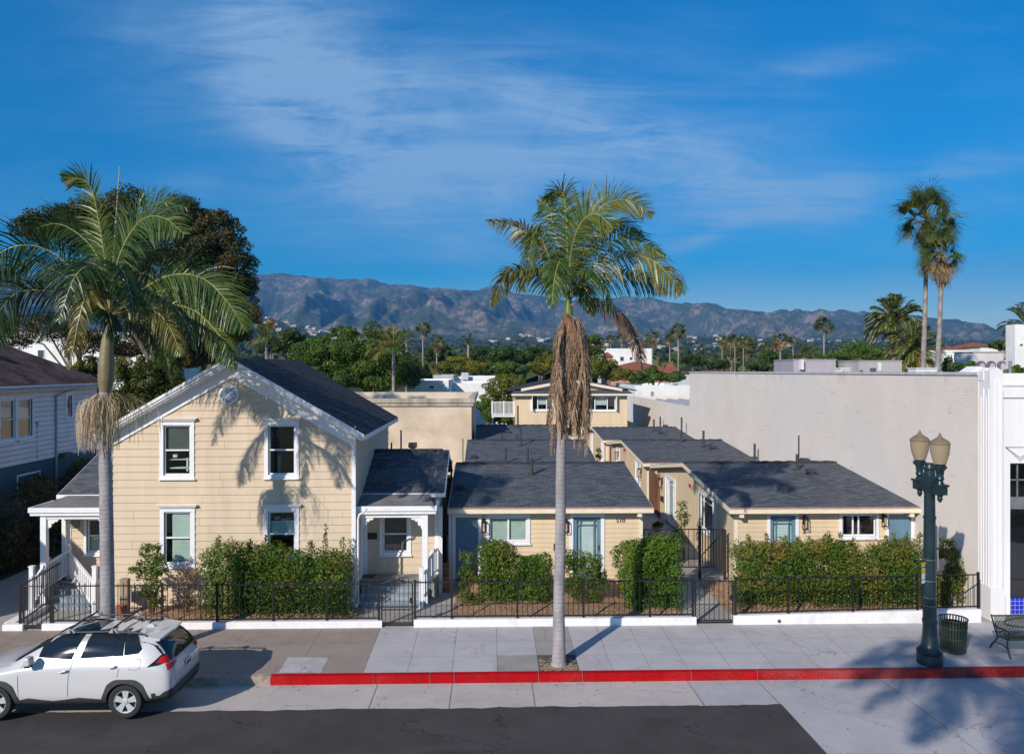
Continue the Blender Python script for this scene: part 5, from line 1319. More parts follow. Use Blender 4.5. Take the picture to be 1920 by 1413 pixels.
# ================= far buildings =================
def far_block(label, pa, pb, pyt, Y, dep, mat=None, roofm=None, par=.4, cap=None, name='building', cat='building', group=None, z0=None, capm=None):
    mat = mat or M_bw; roofm = roofm or M_roofp
    a, b_ = at(pa,pyt,Y), at(pb,pyt,Y); z0 = (interp(BASE, Y)-1 if Y > 120 else 0) if z0 is None else z0
    t = thing(name, label, cat, ((a.x+b_.x)/2, Y, z0), group)
    block(t, a.x, b_.x, Y, Y+dep, z0, a.z, mat, roofm, par, cap=cap, capm=capm)
    return t, a, b_
def fwin(t, pa, pb, pya, pyb, Y, mat=None, name='window'):
    p, q = at(pa,pyb,Y), at(pb,pya,Y); m = MB(); m.box(p.x, q.x, Y-.06, Y-.01, p.z, q.z); f = m.build(name, M_trim, t)
    m = MB(); w = (q.x-p.x)*.1; m.box(p.x+w, q.x-w, Y-.075, Y-.055, p.z+w, q.z-w); m.build('pane', mat or M_dglass, f)
M_dglass = plain('dark_far_glass', (.05,.06,.07), .25)
t, a, b_ = far_block('white flat-roofed building behind the stucco block, with one small vent', 770, 841, 713, 88, 14, par=.3)
fwin(t, 805, 814, 722, 729, 88, name='vent')
t, a, b_ = far_block('long white parapet wall behind the stucco block, right of the white building', 841, 950, 718, 96, 16, par=.9)
t, a, b_ = far_block('grey-roofed low building in front of the dark trees', 812, 850, 703, 110, 12, plain('grey_wall_far', (.42,.42,.44), .8, .1, .6))
t, a, b_ = far_block('low white building with a small duct before the yellow-green tree', 850, 935, 706, 118, 15, par=.2)
m = MB(); q = at(871,701,116); m.box(q.x-.5, q.x+.5, 117, 117.7, 5.5, q.z+.2); m.build('duct', M_roofp, t)
t, a, b_ = far_block('white commercial block beyond the rear house, by the brick wall', 1190, 1296, 722, 104, 16, par=.5)
fwin(t, 1219, 1226, 733, 746, 104, plain('grille3', (.3,.3,.32), .6), 'vent')
t = thing('brick_wall', 'low cream brick wall running back from the tall painted wall', 'wall', (XS, 60, 0))
m = MB(); za1 = atX(1292,763,XS).z; za2 = atX(1179,741,XS).z; m.prism([(XS,YB2+.02,-.1),(XS,79.5,-.1),(XS,79.5,za2),(XS,YB2+.02,za1)], (.3,0,0)); m.build('wall_body', M_brickw, t)
m = MB(); m.box(XS+.02, XS+12, 79.2, 79.5, 0, za2); m.build('return_wall', M_brickw, t)
t = thing('low_roof', 'corrugated grey roof behind the low cream brick wall', 'roof', (XS+4, 60, 0)); m = MB()
for i in range(9): x = XS+.4+i*1.1; m.prism([(x,YB2+3,za1-.55),(x+.55,YB2+3,za1-.15),(x+1.1,YB2+3,za1-.55)], (0,18,0))
m.build('roof_sheets', plain('weathered_sheet', (.36,.36,.37), .6, .15, 2), t); m = MB(); m.box(XS+.35, XS+10.3, YB2+3.1, YB2+20.9, 0, za1-.56); m.build('walls', M_bcream, t)
# white block with red-tiled wing
t, a, b_ = far_block('white modern building with small windows behind the red-tiled hall', 1128, 1224, 653, 165, 6, par=.4)
fwin(t, 1162, 1170, 668, 677, 165); fwin(t, 1180, 1186, 669, 675, 165); fwin(t, 1194, 1200, 669, 676, 165)
def tiled(label, pa, pb, pye, pyr, Y, dep, wallm, win=(), group=None):
    a, b_ = at(pa,pye,Y), at(pb,pye,Y); zr = at((pa+pb)/2,pyr,Y+dep/2).z; z0 = interp(BASE, Y)-1 if Y > 120 else 0
    t = thing('tiled_building', label, 'building', ((a.x+b_.x)/2, Y, z0), group)
    m = MB(); m.box(a.x+.3, b_.x-.3, Y+.3, Y+dep-.3, z0, a.z); m.build('walls', wallm, t)
    m = MB(); h = min(dep/2, (b_.x-a.x)/2)*.9
    P = [(a.x,Y,a.z),(b_.x,Y,a.z),(b_.x,Y+dep,a.z),(a.x,Y+dep,a.z)]; E, G = (a.x+h,Y+dep/2,zr), (b_.x-h,Y+dep/2,zr)
    m.poly([P[0],P[1],G,E]); m.poly([P[1],P[2],G]); m.poly([P[2],P[3],E,G]); m.poly([P[3],P[0],E]); m.poly(P[::-1]); m.build('roof', M_tile, t)
    for w in win: fwin(t, *w, Y+.3)
    return t
tiled('long red-tiled hall in front of the white modern building', 1143, 1268, 694, 678, 150, 14, M_pinkw, [(1199,1208,697,703)])
tiled('small red-tiled turret at the left end of the white modern building', 1132, 1152, 669, 660, 158, 5, M_pinkw)
tiled('salmon house end with a steep red roof by the three fan palms', 1249, 1281, 699, 680, 140, 9, M_pinkw, [(1256,1262,702,708)])
tiled('low pale house with a rust-red roof left of the long painted wall', 1276, 1312, 704, 696, 128, 9, M_bw)
tiled('long low red-tiled roof just above the painted wall', 1296, 1402, 699, 694, 118, 9, M_bw)
# right cluster
t, a, b_ = far_block('white building with three narrow windows beyond the tall palms', 1768, 1826, 656, 120, 5, par=.3)
for p in (1778,1783,1789): fwin(t, p-1.2, p+1.6, 665, 678, 120)
tiled('small red-tiled tower room on the white building, behind its parapet', 1783, 1822, 656, 649, 126, 8, M_bw)
tiled('pale house with a broad red-tiled hip roof at the far right skyline', 1837, 1885, 650, 642, 150, 12, M_bw)
t, a, b_ = far_block('grey-white building with a row of four round arches, right edge', 1824, 1990, 660, 74, 3, plain('lilac_white_render', (.66,.62,.63), .85, .05, .6), cap=.12)
for p in (1839,1858,1878,1898):
    q = at(p,700,74); m = MB(); P_ = [(-.38,0)]+[(-.38*math.cos(i*math.pi/10), at(p,685,74).z-q.z+.38*math.sin(i*math.pi/10)) for i in range(11)]+[(.38,0)]
    m.prism([(q.x+u*1.25, 73.96, q.z-.5+(w_ if w_ == 0 else w_*1.0+.5+.06)) for u, w_ in P_], (0,.03,0)); f = m.build('arch_frame', plain('arch_dark', (.16,.14,.15), .8), t)
    m = MB(); m.prism([(q.x+u*.62+.1, 73.90, q.z-.5+(w_ if w_ == 0 else w_+.35)) for u, w_ in P_], (0,.03,0)); m.build('pane', plain('arch_pane', (.5,.52,.58), .5), f)
m = MB(); m.box(a.x, b_.x, 73.93, 73.99, at(1850,690,74).z-.06, at(1850,690,74).z); m.build('string_course', plain('course', (.35,.32,.33), .8), t)
t, a, b_ = far_block('plain white tower block at the right edge, above the arches', 1903, 1990, 608, 66, 1.2, par=.3, z0=3)
fwin(t, 1911, 1917, 644, 648, 66)
t, a, b_ = far_block('big white building half hidden behind the brown tree, left', -60, 285, 622, 95, 4)
for p in (20,70,120,240,290): fwin(t, p, p+14, 655, 672, 95)
t, a, b_ = far_block('low white building behind the left neighbour house and columnar trees', 150, 296, 668, 72, 10)

# ================= street lamp =================
M_lampm = plain('dark_teal_enamel', (.012,.030,.038), .35, .2, 6)
LY = 19.36; lp = at(1743, 1200, LY); lz = sz(LY)
t = thing('street_lamp', 'dark green cast-iron street lamp with two amber globes, by the kerb', 'street lamp', (lp.x, LY, lz))
def lm(prof, name, mat=M_lampm, c=(0,0,0), n=16, ph=0.0, sm=True, par=None):
    m = MB(); m.lathe(prof, (lp.x+c[0], LY+c[1], lz+c[2]), n, phase=ph); return m.build(name, mat, par or t, smooth=sm, angle=35)
lm([(.30,0),(.30,.20),(.285,.24),(.30,.27),(.30,.33),(.27,.37),(.235,.40),(.21,.46),(.185,.56),(.17,.70),(.16,.9),(.16,.98),(.175,1.0),(.175,1.08),(.16,1.10)], 'base', n=20)
lm([(.158,1.1),(.15,2.0),(.135,3.55),(.15,3.56),(.15,3.62),(.13,3.63),(.125,4.2),(.12,4.3)], 'column', n=12, sm=False)
for z in (1.42,1.62,2.03,2.55): lm([(.163-.01*z/2,z),(.163-.01*z/2,z+.015)], 'strap', plain('steel_strap', (.35,.35,.33), .4, metal=.8))
lm([(.13,4.2),(.16,4.25),(.2,4.45),(.21,4.55),(.13,4.62),(.12,4.75),(.15,4.78),(.1,4.85),(.1,4.93)], 'capital', n=12)
AR = .45
for s in (-1, 1):
    m = MB(); y = LY+s*AR
    m.tube([(lp.x,LY,lz+4.35),(lp.x,LY+s*.2,lz+4.42),(lp.x,LY+s*.36,lz+4.5),(lp.x,y,lz+4.5)], [.09,.08,.07,.07], 8)
    m.tube([(lp.x,LY+s*.05,lz+4.15),(lp.x,LY+s*.22,lz+4.2),(lp.x,LY+s*.35,lz+4.35)], [.05,.04,.03], 8)
    m.box(lp.x-.15, lp.x+.15, y-.15, y+.15, lz+4.42, lz+4.47); m.box(lp.x-.12, lp.x+.12, y-.12, y+.12, lz+4.25, lz+4.42)
    m.prism([(lp.x-.12,y-.12,lz+4.25),(lp.x+.12,y-.12,lz+4.25),(lp.x+.12,y+.12,lz+4.25),(lp.x-.12,y+.12,lz+4.25)], (0,0,-.03))
    arm = m.build('arm', M_lampm, t)
    m = MB(); m.lathe([(.02,4.03),(.05,4.08),(.065,4.13),(.05,4.17),(.09,4.21),(.05,4.25)], (lp.x,y,lz), 10); m.build('pendant', M_lampm, arm, smooth=True)
    m = MB(); m.lathe([(.10,4.47),(.07,4.55),(.10,4.60),(.08,4.66),(.10,4.80),(.155,4.86),(.16,4.9),(.12,4.93),(.14,4.96)], (lp.x,y,lz), 12); m.build('lamp_holder', M_lampm, arm, smooth=True)
    nm = NT('amber_globe'); nm.base((.45,.37,.25)); nm.rough(.2); nm.b.inputs['Transmission Weight'].default_value = .45; nm.b.inputs['IOR'].default_value = 1.15
    m = MB(); m.lathe([(.13,4.95),(.165,5.06),(.205,5.20),(.222,5.35),(.226,5.43)], (lp.x,y,lz), 20); gl = m.build('globe', nm.m, arm, smooth=True, angle=60)
    m = MB(); m.lathe([(.230,5.425),(.236,5.45),(.21,5.50),(.14,5.55),(.07,5.59),(.035,5.65),(.003,5.72)], (lp.x,y,lz), 20); m.build('globe_cap', plain('brown_glass_cap', (.22,.16,.10), .3), arm, smooth=True)
# signs strapped to the lamp
a = at(1729, 1058, LY-.22); t2 = thing('bus_stop_sign', 'small yellow and white timetable sign on the near side of the street lamp', 'sign', (a.x, LY-.2, 1.0))
x0, x1 = at(1728,1075,LY-.16).x, at(1738,1075,LY-.2).x; zA, zB = at(1730,1056,LY-.2).z, at(1730,1095,LY-.2).z
m = MB(); m.prism([(x0,LY-.16,zB),(x0,LY-.16,zA),(lp.x-.13,LY-.04,zA),(lp.x-.13,LY-.04,zB)], (.008,.012,0)); m.build('board', plain('sign_white', (.75,.77,.8), .4), t2)
def sgn(za_, zb_, c, nm):
    m = MB(); o = -.006; m.prism([(x0-.002,LY-.16+o,zb_),(x0-.002,LY-.16+o,za_),(lp.x-.13,LY-.04+o,za_),(lp.x-.13,LY-.04+o,zb_)], (.002,.003,0)); m.build(nm, plain(nm+'_paint', c, .4), t2)
h = zA-zB; sgn(zA, zA-.14*h, (.8,.5,.01), 'stripe'); sgn(zA-.32*h, zA-.52*h, (.8,.5,.01), 'stripe'); sgn(zA-.8*h, zA-.84*h, (.05,.15,.5), 'lettering'); sgn(zA-.2*h, zA-.26*h, (.05,.05,.05), 'lettering')
a0 = at(1752,1000,LY+.3); t2 = thing('street_sign', 'thin grey sign panel seen edge-on behind the street lamp', 'sign', (a0.x, LY+.5, 1.0))
zA, zB = at(1754,985,LY+.3).z, at(1756,1066,LY+.3).z
m = MB(); m.prism([(a0.x,LY+.14,zB),(a0.x,LY+.14,zA),(a0.x+.12,LY+.60,zA),(a0.x+.12,LY+.60,zB)], (.01,0,0)); m.build('board', plain('sign_grey', (.5,.48,.46), .4), t2)
m = MB(); m.box(lp.x+.1, a0.x+.05, LY+.1, LY+.13, (zA+zB)/2, (zA+zB)/2+.03); m.build('bracket', M_lampm, t2)
# ================= litter bin =================
M_bing = plain('dark_green_powder_coat', (.035,.055,.04), .4, .15, 8)
bx = at(1787, 1200, 20.1); bz = sz(20.1)
t = thing('trash_can', 'dark green slatted steel trash can beside the street lamp', 'trash can', (bx.x, 20.1, bz))
m = MB(); k = 30; Rb = .29; Rt = .335
for i in range(k):
    a = 2*math.pi*i/k; w = .045
    def P(r, z, da): return (bx.x+r*math.cos(a+da), 20.1+r*math.sin(a+da), bz+z)
    m.prism([P(Rb,.03,-w/2/Rb*.8),P(Rb,.03,w/2/Rb*.8),P(Rt,.84,w/2/Rt*.8),P(Rt,.84,-w/2/Rt*.8)], (-.006*math.cos(a),-.006*math.sin(a),0))
m.build('slats', M_bing, t)
def ring(r, z, w=.012, h=.03):
    m = MB(); n_ = 32
    for i in range(n_):
        a, b_ = 2*math.pi*i/n_, 2*math.pi*(i+1)/n_
        m.prism([(bx.x+(r-w)*math.cos(a),20.1+(r-w)*math.sin(a),bz+z),(bx.x+(r+w)*math.cos(a),20.1+(r+w)*math.sin(a),bz+z),(bx.x+(r+w)*math.cos(b_),20.1+(r+w)*math.sin(b_),bz+z),(bx.x+(r-w)*math.cos(b_),20.1+(r-w)*math.sin(b_),bz+z)], (0,0,h))
    return m.build('hoop', M_bing, t)
ring(.34,.83); ring(.295,.05,.01,.04); ring(.325,.62,.008,.035); ring(.31,.35,.008,.035)
m = MB(); m.lathe([(.25,.02),(.30,.74),(.295,.74),(.25,.04)], (bx.x,20.1,bz), 24); m.build('liner', plain('black_liner', (.012,.012,.013), .35), t, smooth=True)
# ================= bench =================
b0 = at(1870, 1200, 20.0).x; bz = sz(19.9)
t = thing('park_bench', 'green slatted steel bench with an oval back panel at the right edge', 'bench', (b0+.9, 19.9, bz))
L = 1.85; prof = [(19.62,.44),(19.66,.455),(19.8,.44),(19.95,.42),(20.05,.43),(20.12,.50),(20.17,.62),(20.23,.78),(20.27,.86)]
m = MB(); k = 46
for i in range(k):
    x = b0+.08+(L-.16)*i/(k-1); pts = [(x, y, bz+z) for y, z in prof]
    for p, q in zip(pts, pts[1:]): m.prism([(p[0]-.011,p[1],p[2]),(p[0]+.011,p[1],p[2]),(q[0]+.011,q[1],q[2]),(q[0]-.011,q[1],q[2])], (0,.006,-.006))
m.box(b0+.05,b0+L-.05,19.61,19.65,bz+.425,bz+.455); m.box(b0+.05,b0+L-.05,20.255,20.29,bz+.84,bz+.87)
m.build('slats', M_bing, t)
m = MB(); pts = []
for i in range(25):
    a = 2*math.pi*i/24; u = .5+.34*math.cos(a); z = .70+.11*math.sin(a); pts.append((b0+L*u, interp([(.5,20.10),(.62,20.155),(.78,20.215),(.86,20.255)], z), bz+z))
m.tube(pts, .018, 6, cap=False); m.build('oval_panel', M_bing, t)
for x in (b0+.03, b0+L-.03):
    m = MB(); m.tube([(x,19.52,bz),(x,19.58,bz+.12),(x,19.66,bz+.3),(x,19.64,bz+.43),(x,19.8,bz+.44),(x,20.05,bz+.41),(x,20.16,bz+.6),(x,20.3,bz+.88)], .024, 6)
    m.tube([(x,20.35,bz),(x,20.26,bz+.14),(x,20.12,bz+.28),(x,20.02,bz+.41)], .024, 6)
    m.tube([(x,19.60,bz+.2),(x,19.85,bz+.26),(x,20.18,bz+.22)], .016, 6)
    m.build('leg_frame', M_bing, t)
    m = MB(); m.tube([(x,19.64,bz+.44),(x,19.58,bz+.56),(x,19.62,bz+.65),(x,19.8,bz+.66),(x,20.0,bz+.62),(x,20.18,bz+.68)], .022, 6)
    m.tube([(x,19.68,bz+.45),(x,19.72,bz+.56),(x,19.85,bz+.60),(x,19.95,bz+.52)], .014, 6); m.build('armrest', M_bing, t)

# small things by the house front: gas meter, hose bib, flower pot
q = at(252, 1112, HY-.1); t = thing('gas_meter', 'grey gas meter with pipes against the house front, right of the left palm', 'gas meter', (q.x, HY-.15, .1))
m = MB(); m.box(q.x-.12, q.x+.12, HY-.28, HY-.08, .32, .62); m.build('meter_body', plain('meter_metal', (.33,.36,.38), .45), t)
m = MB(); m.tube([(q.x-.06,HY-.18,.62),(q.x-.06,HY-.18,.78),(q.x-.3,HY-.18,.8),(q.x-.3,HY-.18,.1)], .02, 6); m.tube([(q.x+.06,HY-.18,.62),(q.x+.06,HY-.18,.75),(q.x+.06,HY-.05,.78)], .02, 6); m.build('pipes', plain('pipe_grey', (.25,.26,.27), .5), t)
q = at(232, 1132, 23.3); t = thing('stucco_post', 'short tan post stump with a red flower pot beside the left palm', 'post', (q.x, 23.2, 0))
m = MB(); m.box(q.x-.12, q.x+.10, 23.3, 23.5, 0, 1.1); m.build('post_body', plain('tan_wood', (.30,.24,.17), .9), t)
m = MB(); m.lathe([(.09,.15),(.12,.36),(.13,.36),(.13,.40),(.10,.40)], (q.x-.02,23.15,0), 14); o = m.build('flower_pot', plain('terracotta', (.42,.12,.06), .8), None, smooth=True); tag(o, 'terracotta flower pot at the foot of the left palm, inside the fence', 'flower pot')
# ================= parked car =================
NYC = 16.87; CW = .925; CYc = NYC+CW; CX0 = -6.70; CZ = -.14     # near side plane, half width, centre, rear end, ground
def cl(zx, zy, Y=None):      # detail seen in the photograph -> (distance from the tail, height) on the near flank
    p = at(zx/5.053, 1140+zy/5.053, Y or (NYC+.06)); return (CX0-p.x, p.z-CZ)
car = thing('parked_car', 'white compact sport utility car parked at the kerb, cut by the left edge', 'car', (CX0-2.3, CYc, CZ))
def cp(x, y, z): return Vector((CX0-x, CYc-y, CZ+z))     # local: x from tail forward, y towards the camera, z up
n = NT('white_car_paint'); n.base((.57,.565,.575)); n.rough(.3); n.b.inputs['Coat Weight'].default_value = .8; n.b.inputs['Coat Roughness'].default_value = .04; M_paint = n.m
M_clad = plain('grey_black_cladding', (.045,.047,.05), .6, .1, 8)
n = NT('car_glass'); n.base((.012,.018,.022)); n.rough(.05); n.b.inputs['Specular IOR Level'].default_value = .5; M_cg = n.m
M_rub = plain('tyre_rubber', (.018,.018,.019), .75, .15, 20); n = NT('alloy'); n.base((.66,.66,.68)); n.rough(.35); n.b.inputs['Metallic'].default_value = .35; M_alloy = n.m
n = NT('red_lens'); n.base((.55,.012,.01)); n.rough(.15); M_lens = n.m
M_chr = plain('silver_pillar', (.55,.54,.50), .35, .03, 3, metal=.4)
# body shell: rings along the length  (x, z_low, w_low, z_mid, w_mid, z_belt, w_belt, z_edge, w_edge, z_top)
ST_ = [(-.02,.42,.60,.55,.66,.72,.68,.86,.62,.90),(.03,.36,.76,.55,.82,.86,.80,1.00,.74,1.04),(.10,.34,.84,.58,.89,.98,.86,1.13,.74,1.17),(.23,.32,.87,.60,.915,1.06,.875,1.34,.69,1.39),
      (.42,.30,.88,.60,.92,1.10,.885,1.53,.655,1.585),(.62,.28,.885,.60,.925,1.12,.89,1.58,.645,1.625),(.96,.26,.885,.60,.93,1.12,.89,1.615,.66,1.67),(1.45,.25,.88,.58,.915,1.11,.88,1.64,.66,1.695),
      (1.9,.25,.88,.58,.91,1.10,.88,1.65,.655,1.70),(2.35,.25,.88,.58,.91,1.09,.88,1.625,.645,1.69),(2.70,.25,.88,.58,.91,1.08,.88,1.53,.63,1.58),(2.95,.25,.88,.58,.91,1.07,.88,1.40,.65,1.44),
      (3.2,.25,.885,.58,.92,1.06,.885,1.24,.68,1.27),(3.42,.26,.885,.6,.93,1.03,.88,1.10,.70,1.13),(3.65,.27,.885,.6,.93,1.00,.87,1.06,.68,1.09),(3.95,.28,.88,.6,.92,.95,.85,1.01,.64,1.05),(4.2,.30,.84,.58,.89,.87,.81,.94,.6,.99),
      (4.4,.32,.74,.55,.80,.76,.76,.83,.56,.88),(4.5,.36,.58,.55,.66,.68,.62,.74,.5,.78)]
bm = bmesh.new(); rings = []
for (x, zl, wl_, zm, wm, zb, wb, zE, wE, zt) in ST_:
    half = [(0,zl),(wl_*.6,zl),(wl_,zl+.02),(wm,zm),(wm*.995,(zm+zb)/2),(wm*.985,zb-.05),(wb-.01,zb),(wE,zE),(wE*.6,zt-.008),(0,zt)]
    ring_ = [bm.verts.new(cp(x, y, z)) for y, z in half]+[bm.verts.new(cp(x, -y, z)) for y, z in half[-2:0:-1]]
    rings.append(ring_)
nr = len(rings[0])
for a, b_ in zip(rings, rings[1:]):
    for j in range(nr): bm.faces.new((a[j], a[(j+1) % nr], b_[(j+1) % nr], b_[j]))
bm.faces.new(rings[0]); bm.faces.new(rings[-1][::-1])
bmesh.ops.recalc_face_normals(bm, faces=bm.faces)
me = bpy.data.meshes.new('body'); bm.to_mesh(me); bm.free()
body = link('body', me, car); me.materials.append(M_paint); me.materials.append(M_clad)
ss = body.modifiers.new('s', 'SUBSURF'); ss.levels = 2; ss.render_levels = 2
dg = bpy.context.evaluated_depsgraph_get(); ev = body.evaluated_get(dg); me2 = bpy.data.meshes.new_from_object(ev)
body.modifiers.clear(); body.data = me2; me2.name = 'body'
bv = BVHTree.FromPolygons([v.co.copy() for v in me2.vertices], [tuple(p.vertices) for p in me2.polygons])
# wheel openings
WR = .355; WX = (.96, 3.65)
cut = MB()
for wx in WX:
    for s in (1, -1):
        M = Matrix.Translation(cp(wx, s*.80, .35)) @ Matrix.Rotation(R(90), 4, 'X'); c2 = MB(M); c2.lathe([(.405,-.32),(.405,.32)], n=32)
        b0_ = len(cut.v); cut.v += c2.v; cut.f += [tuple(i+b0_ for i in f) for f in c2.f]; cut.m += c2.m
co = cut.build('cutter', M_clad, None)
bo = body.modifiers.new('b', 'BOOLEAN'); bo.object = co; bo.operation = 'DIFFERENCE'; bo.solver = 'EXACT'
bpy.context.view_layer.update(); dg = bpy.context.evaluated_depsgraph_get(); me3 = bpy.data.meshes.new_from_object(body.evaluated_get(dg)); body.modifiers.clear(); body.data = me3; me3.name = 'body'
me3.materials.clear(); me3.materials.append(M_paint); me3.materials.append(M_clad)
for p in me3.polygons:
    c = p.center; lx = CX0-c.x; ly = abs(CYc-c.y); lz_ = c.z-CZ
    inside = any(abs(math.hypot(lx-wx, lz_-.35)-.405) < .012 for wx in WX) and ly > .45 or (ly < .50 and any(math.hypot(lx-wx, lz_-.35) < .405 for wx in WX) and ly > .4)
    p.material_index = 1 if inside or lz_ < .30 or (lx < .4 and lz_ < .50) else 0
    p.use_smooth = True
me3.set_sharp_from_angle(angle=R(35)); bpy.data.objects.remove(co)
def inpoly(x, z, P):
    r = False; j = len(P)-1
    for i in range(len(P)):
        if (P[i][1] > z) != (P[j][1] > z) and x < (P[j][0]-P[i][0])*(z-P[i][1])/(P[j][1]-P[i][1])+P[i][0]: r = not r
        j = i
    return r
def decal(name, P, mat, axis='side', off=.006, parent=car, step=.05, s=1, thick=0.0):
    """a panel lying on the body: outline P in (x,z) from the flank or (y,z) from the tail or (x,y) from above"""
    bm = bmesh.new(); vs = [bm.verts.new((p[0], p[1], 0)) for p in P]; f = bm.faces.new(vs)
    lo = [min(p[i] for p in P) for i in (0,1)]; hi = [max(p[i] for p in P) for i in (0,1)]
    for ax_ in (0, 1):
        q = lo[ax_]+step
        while q < hi[ax_]:
            co_ = [0,0,0]; co_[ax_] = q; no = [0,0,0]; no[ax_] = 1
            bmesh.ops.bisect_plane(bm, geom=bm.verts[:]+bm.edges[:]+bm.faces[:], plane_co=co_, plane_no=no); q += step
    for v in bm.verts:
        a, b_ = v.co.x, v.co.y
        if axis == 'side': o = cp(a, s*3, b_); d = Vector((0, s, 0))
        elif axis == 'rear': o = cp(-2, a, b_); d = Vector((-1, 0, 0))
        else: o = cp(a, b_, 4); d = Vector((0, 0, -1))
        h = bv.ray_cast(o, d)
        if h[0] is None: h = bv.find_nearest(o+d*(2.2 if axis != 'top' else 2.6))
        nn_ = h[1] if h[1].dot(d) < 0 else -h[1]
        v.co = h[0]+nn_*off-d*off*.3
    bmesh.ops.recalc_face_normals(bm, faces=bm.faces)
    me = bpy.data.meshes.new(name); bm.to_mesh(me); bm.free()
    me.materials.append(mat); o = link(name, me, parent)
    for p in me.polygons: p.use_smooth = True
    return o
sides = (1, -1)
W1 = [cl(345,478), cl(362,398), cl(500,318), cl(640,290), cl(738,285), cl(665,488)]
W2 = [cl(752,480), cl(806,284), cl(1092,274), cl(1040,463)]; W3 = [cl(1050,462), cl(1102,278), cl(1128,278), cl(1152,458)]
W4 = [cl(1165,455), cl(1140,282), cl(1205,288), cl(1258,325), cl(1318,405), cl(1290,440)]
# windows are real panes let into the flank, framed by a dark band
band = [cl(318,496), cl(352,388), cl(490,308), cl(650,276), cl(860,262), cl(1180,264), cl(1240,298), cl(1300,350), cl(1335,415), cl(1298,452), cl(1150,468), cl(700,492)]
for s in sides:
    decal('window_band', band, M_chr, s=s, off=.003)
    for W_i in (W1, W2, W3, W4): decal('side_window', W_i, M_cg, s=s, off=.022, step=.03)
# door shut lines, handles
def line(name, P, w=.008, s=1, mat=M_clad, off=.004, axis='side'):
    for p, q in zip(P, P[1:]):
        d = Vector((q[0]-p[0], q[1]-p[1])); d.normalize(); n_ = Vector((-d.y, d.x))*w/2
        decal(name, [(p[0]-n_.x,p[1]-n_.y),(q[0]-n_.x,q[1]-n_.y),(q[0]+n_.x,q[1]+n_.y),(p[0]+n_.x,p[1]+n_.y)], mat, axis, off, s=s, step=.15)
for s in sides:
    line('door_seam', [cl(215,495), cl(178,640), cl(185,860)], s=s); line('door_seam', [cl(690,492), cl(655,640), cl(645,880)], s=s); line('door_seam', [cl(1152,465), cl(1118,640)], s=s)
line('fuel_flap', [cl(1235,490), cl(1325,487), cl(1330,560), cl(1300,575), cl(1225,572), cl(1235,490)], .006)
for s in sides:
    for (a, b_) in ((565,650),(1035,1108)):
        P, Q = cl(a, 592 if a == 565 else 550), cl(b_, 580 if a == 565 else 540)
        m = MB(); y = .925*s; m.tube([cp(P[0], y*.98, P[1]), cp(P[0]-.03, y+.03*s, P[1]), cp(Q[0]+.03, y+.03*s, Q[1]), cp(Q[0], y*.98, Q[1])], .016, 6); m.build('door_handle', M_paint, car)
    # mirror
    P = cl(300, 490); m = MB(); c = cp(P[0]+.0, s*1.02, P[1]+.02)
    m.prism([c+Vector((-.09,-.10,-.09)), c+Vector((.10,-.10,-.06)), c+Vector((.08,-.10,.10)), c+Vector((-.03,-.10,.11))], (0,.2,0)); mi = m.build('mirror', M_paint, car); bvm = mi.modifiers.new('b', 'BEVEL'); bvm.width = .03; bvm.segments = 2
    m = MB(); m.box(c.x-.06, c.x+.03, c.y+(-.02 if s > 0 else -.12), c.y+(.14 if s > 0 else .02), c.z-.13, c.z-.08); m.build('mirror_foot', M_clad, car)
# cladding
for s in sides:
    for wx, hexx in zip(WX, (0,1)):
        out = []; inn = []
        for i in range(25):
            a = math.pi*(-.10+1.20*i/24); r = .485/max(.93, max(abs(math.cos(a-q_)) for q_ in (math.pi*.12, math.pi*.5, math.pi*.88)))
            out.append((wx+r*math.cos(a), .35+r*math.sin(a))); inn.append((wx+.402*math.cos(a), .35+.402*math.sin(a)))
        decal('arch_cladding', out+inn[::-1], M_clad, s=s, off=.014, step=.06)
    sill = [(1.42,.20),(3.2,.20),(3.22,.40),(2.95,.46),(2.45,.39),(1.9,.46),(1.45,.42)]
    decal('sill_cladding', sill, M_clad, s=s, off=.012)
    decal('rear_bumper_side', [(.47,.30),(.44,.42),(.30,.44),(.15,.56),(.02,.60),(-.0,.34)], M_clad, s=s, off=.010, step=.04)
decal('rear_bumper', [(-.80,.34),(.80,.34),(.82,.56),(.66,.62),(-.66,.62),(-.82,.56)], M_clad, 'rear', .012)
decal('bumper_insert', [(-.55,.43),(.55,.43),(.6,.48),(-.6,.48)], plain('gloss_black', (.01,.01,.01), .2), 'rear', .02)
# tail glass, lights, plate
decal('rear_window', [(-.64,1.13),(.64,1.13),(.69,1.18),(.60,1.50),(-.60,1.50),(-.69,1.18)], M_cg, 'rear', .010)
for s in sides:
    decal('tail_light', [cl(1395,553), cl(1455,505), cl(1500,462), cl(1600,455), cl(1625,500), cl(1500,540)] if True else 0, M_cg, s=s, off=.008, step=.03)
    decal('tail_light', [cl(1478,520), cl(1510,474), cl(1590,470), cl(1600,508), cl(1560,530)], M_lens, s=s, off=.014, step=.03)
    decal('tail_light', [(s*.84,.98),(s*.50,1.06),(s*.50,1.11),(s*.80,1.10)] if s > 0 else [(-.84,.98),(-.80,1.10),(-.50,1.11),(-.50,1.06)], M_lens, 'rear', .012, step=.03)
    decal('quarter_trim', [cl(1285,298),cl(1400,290),cl(1520,285),cl(1500,320),cl(1590,440),cl(1570,450),cl(1440,330),cl(1385,310),cl(1290,318)], M_cg, s=s, off=.006, step=.03)
line('hatch_seam', [(-.70,1.10),(-.66,.66),(.66,.66),(.70,1.10)], .008, axis='rear')
pl_ = decal('licence_plate', [(-.16,.80),(.16,.80),(.16,.95),(-.16,.95)], plain('plate_white', (.6,.6,.62), .4), 'rear', .016)
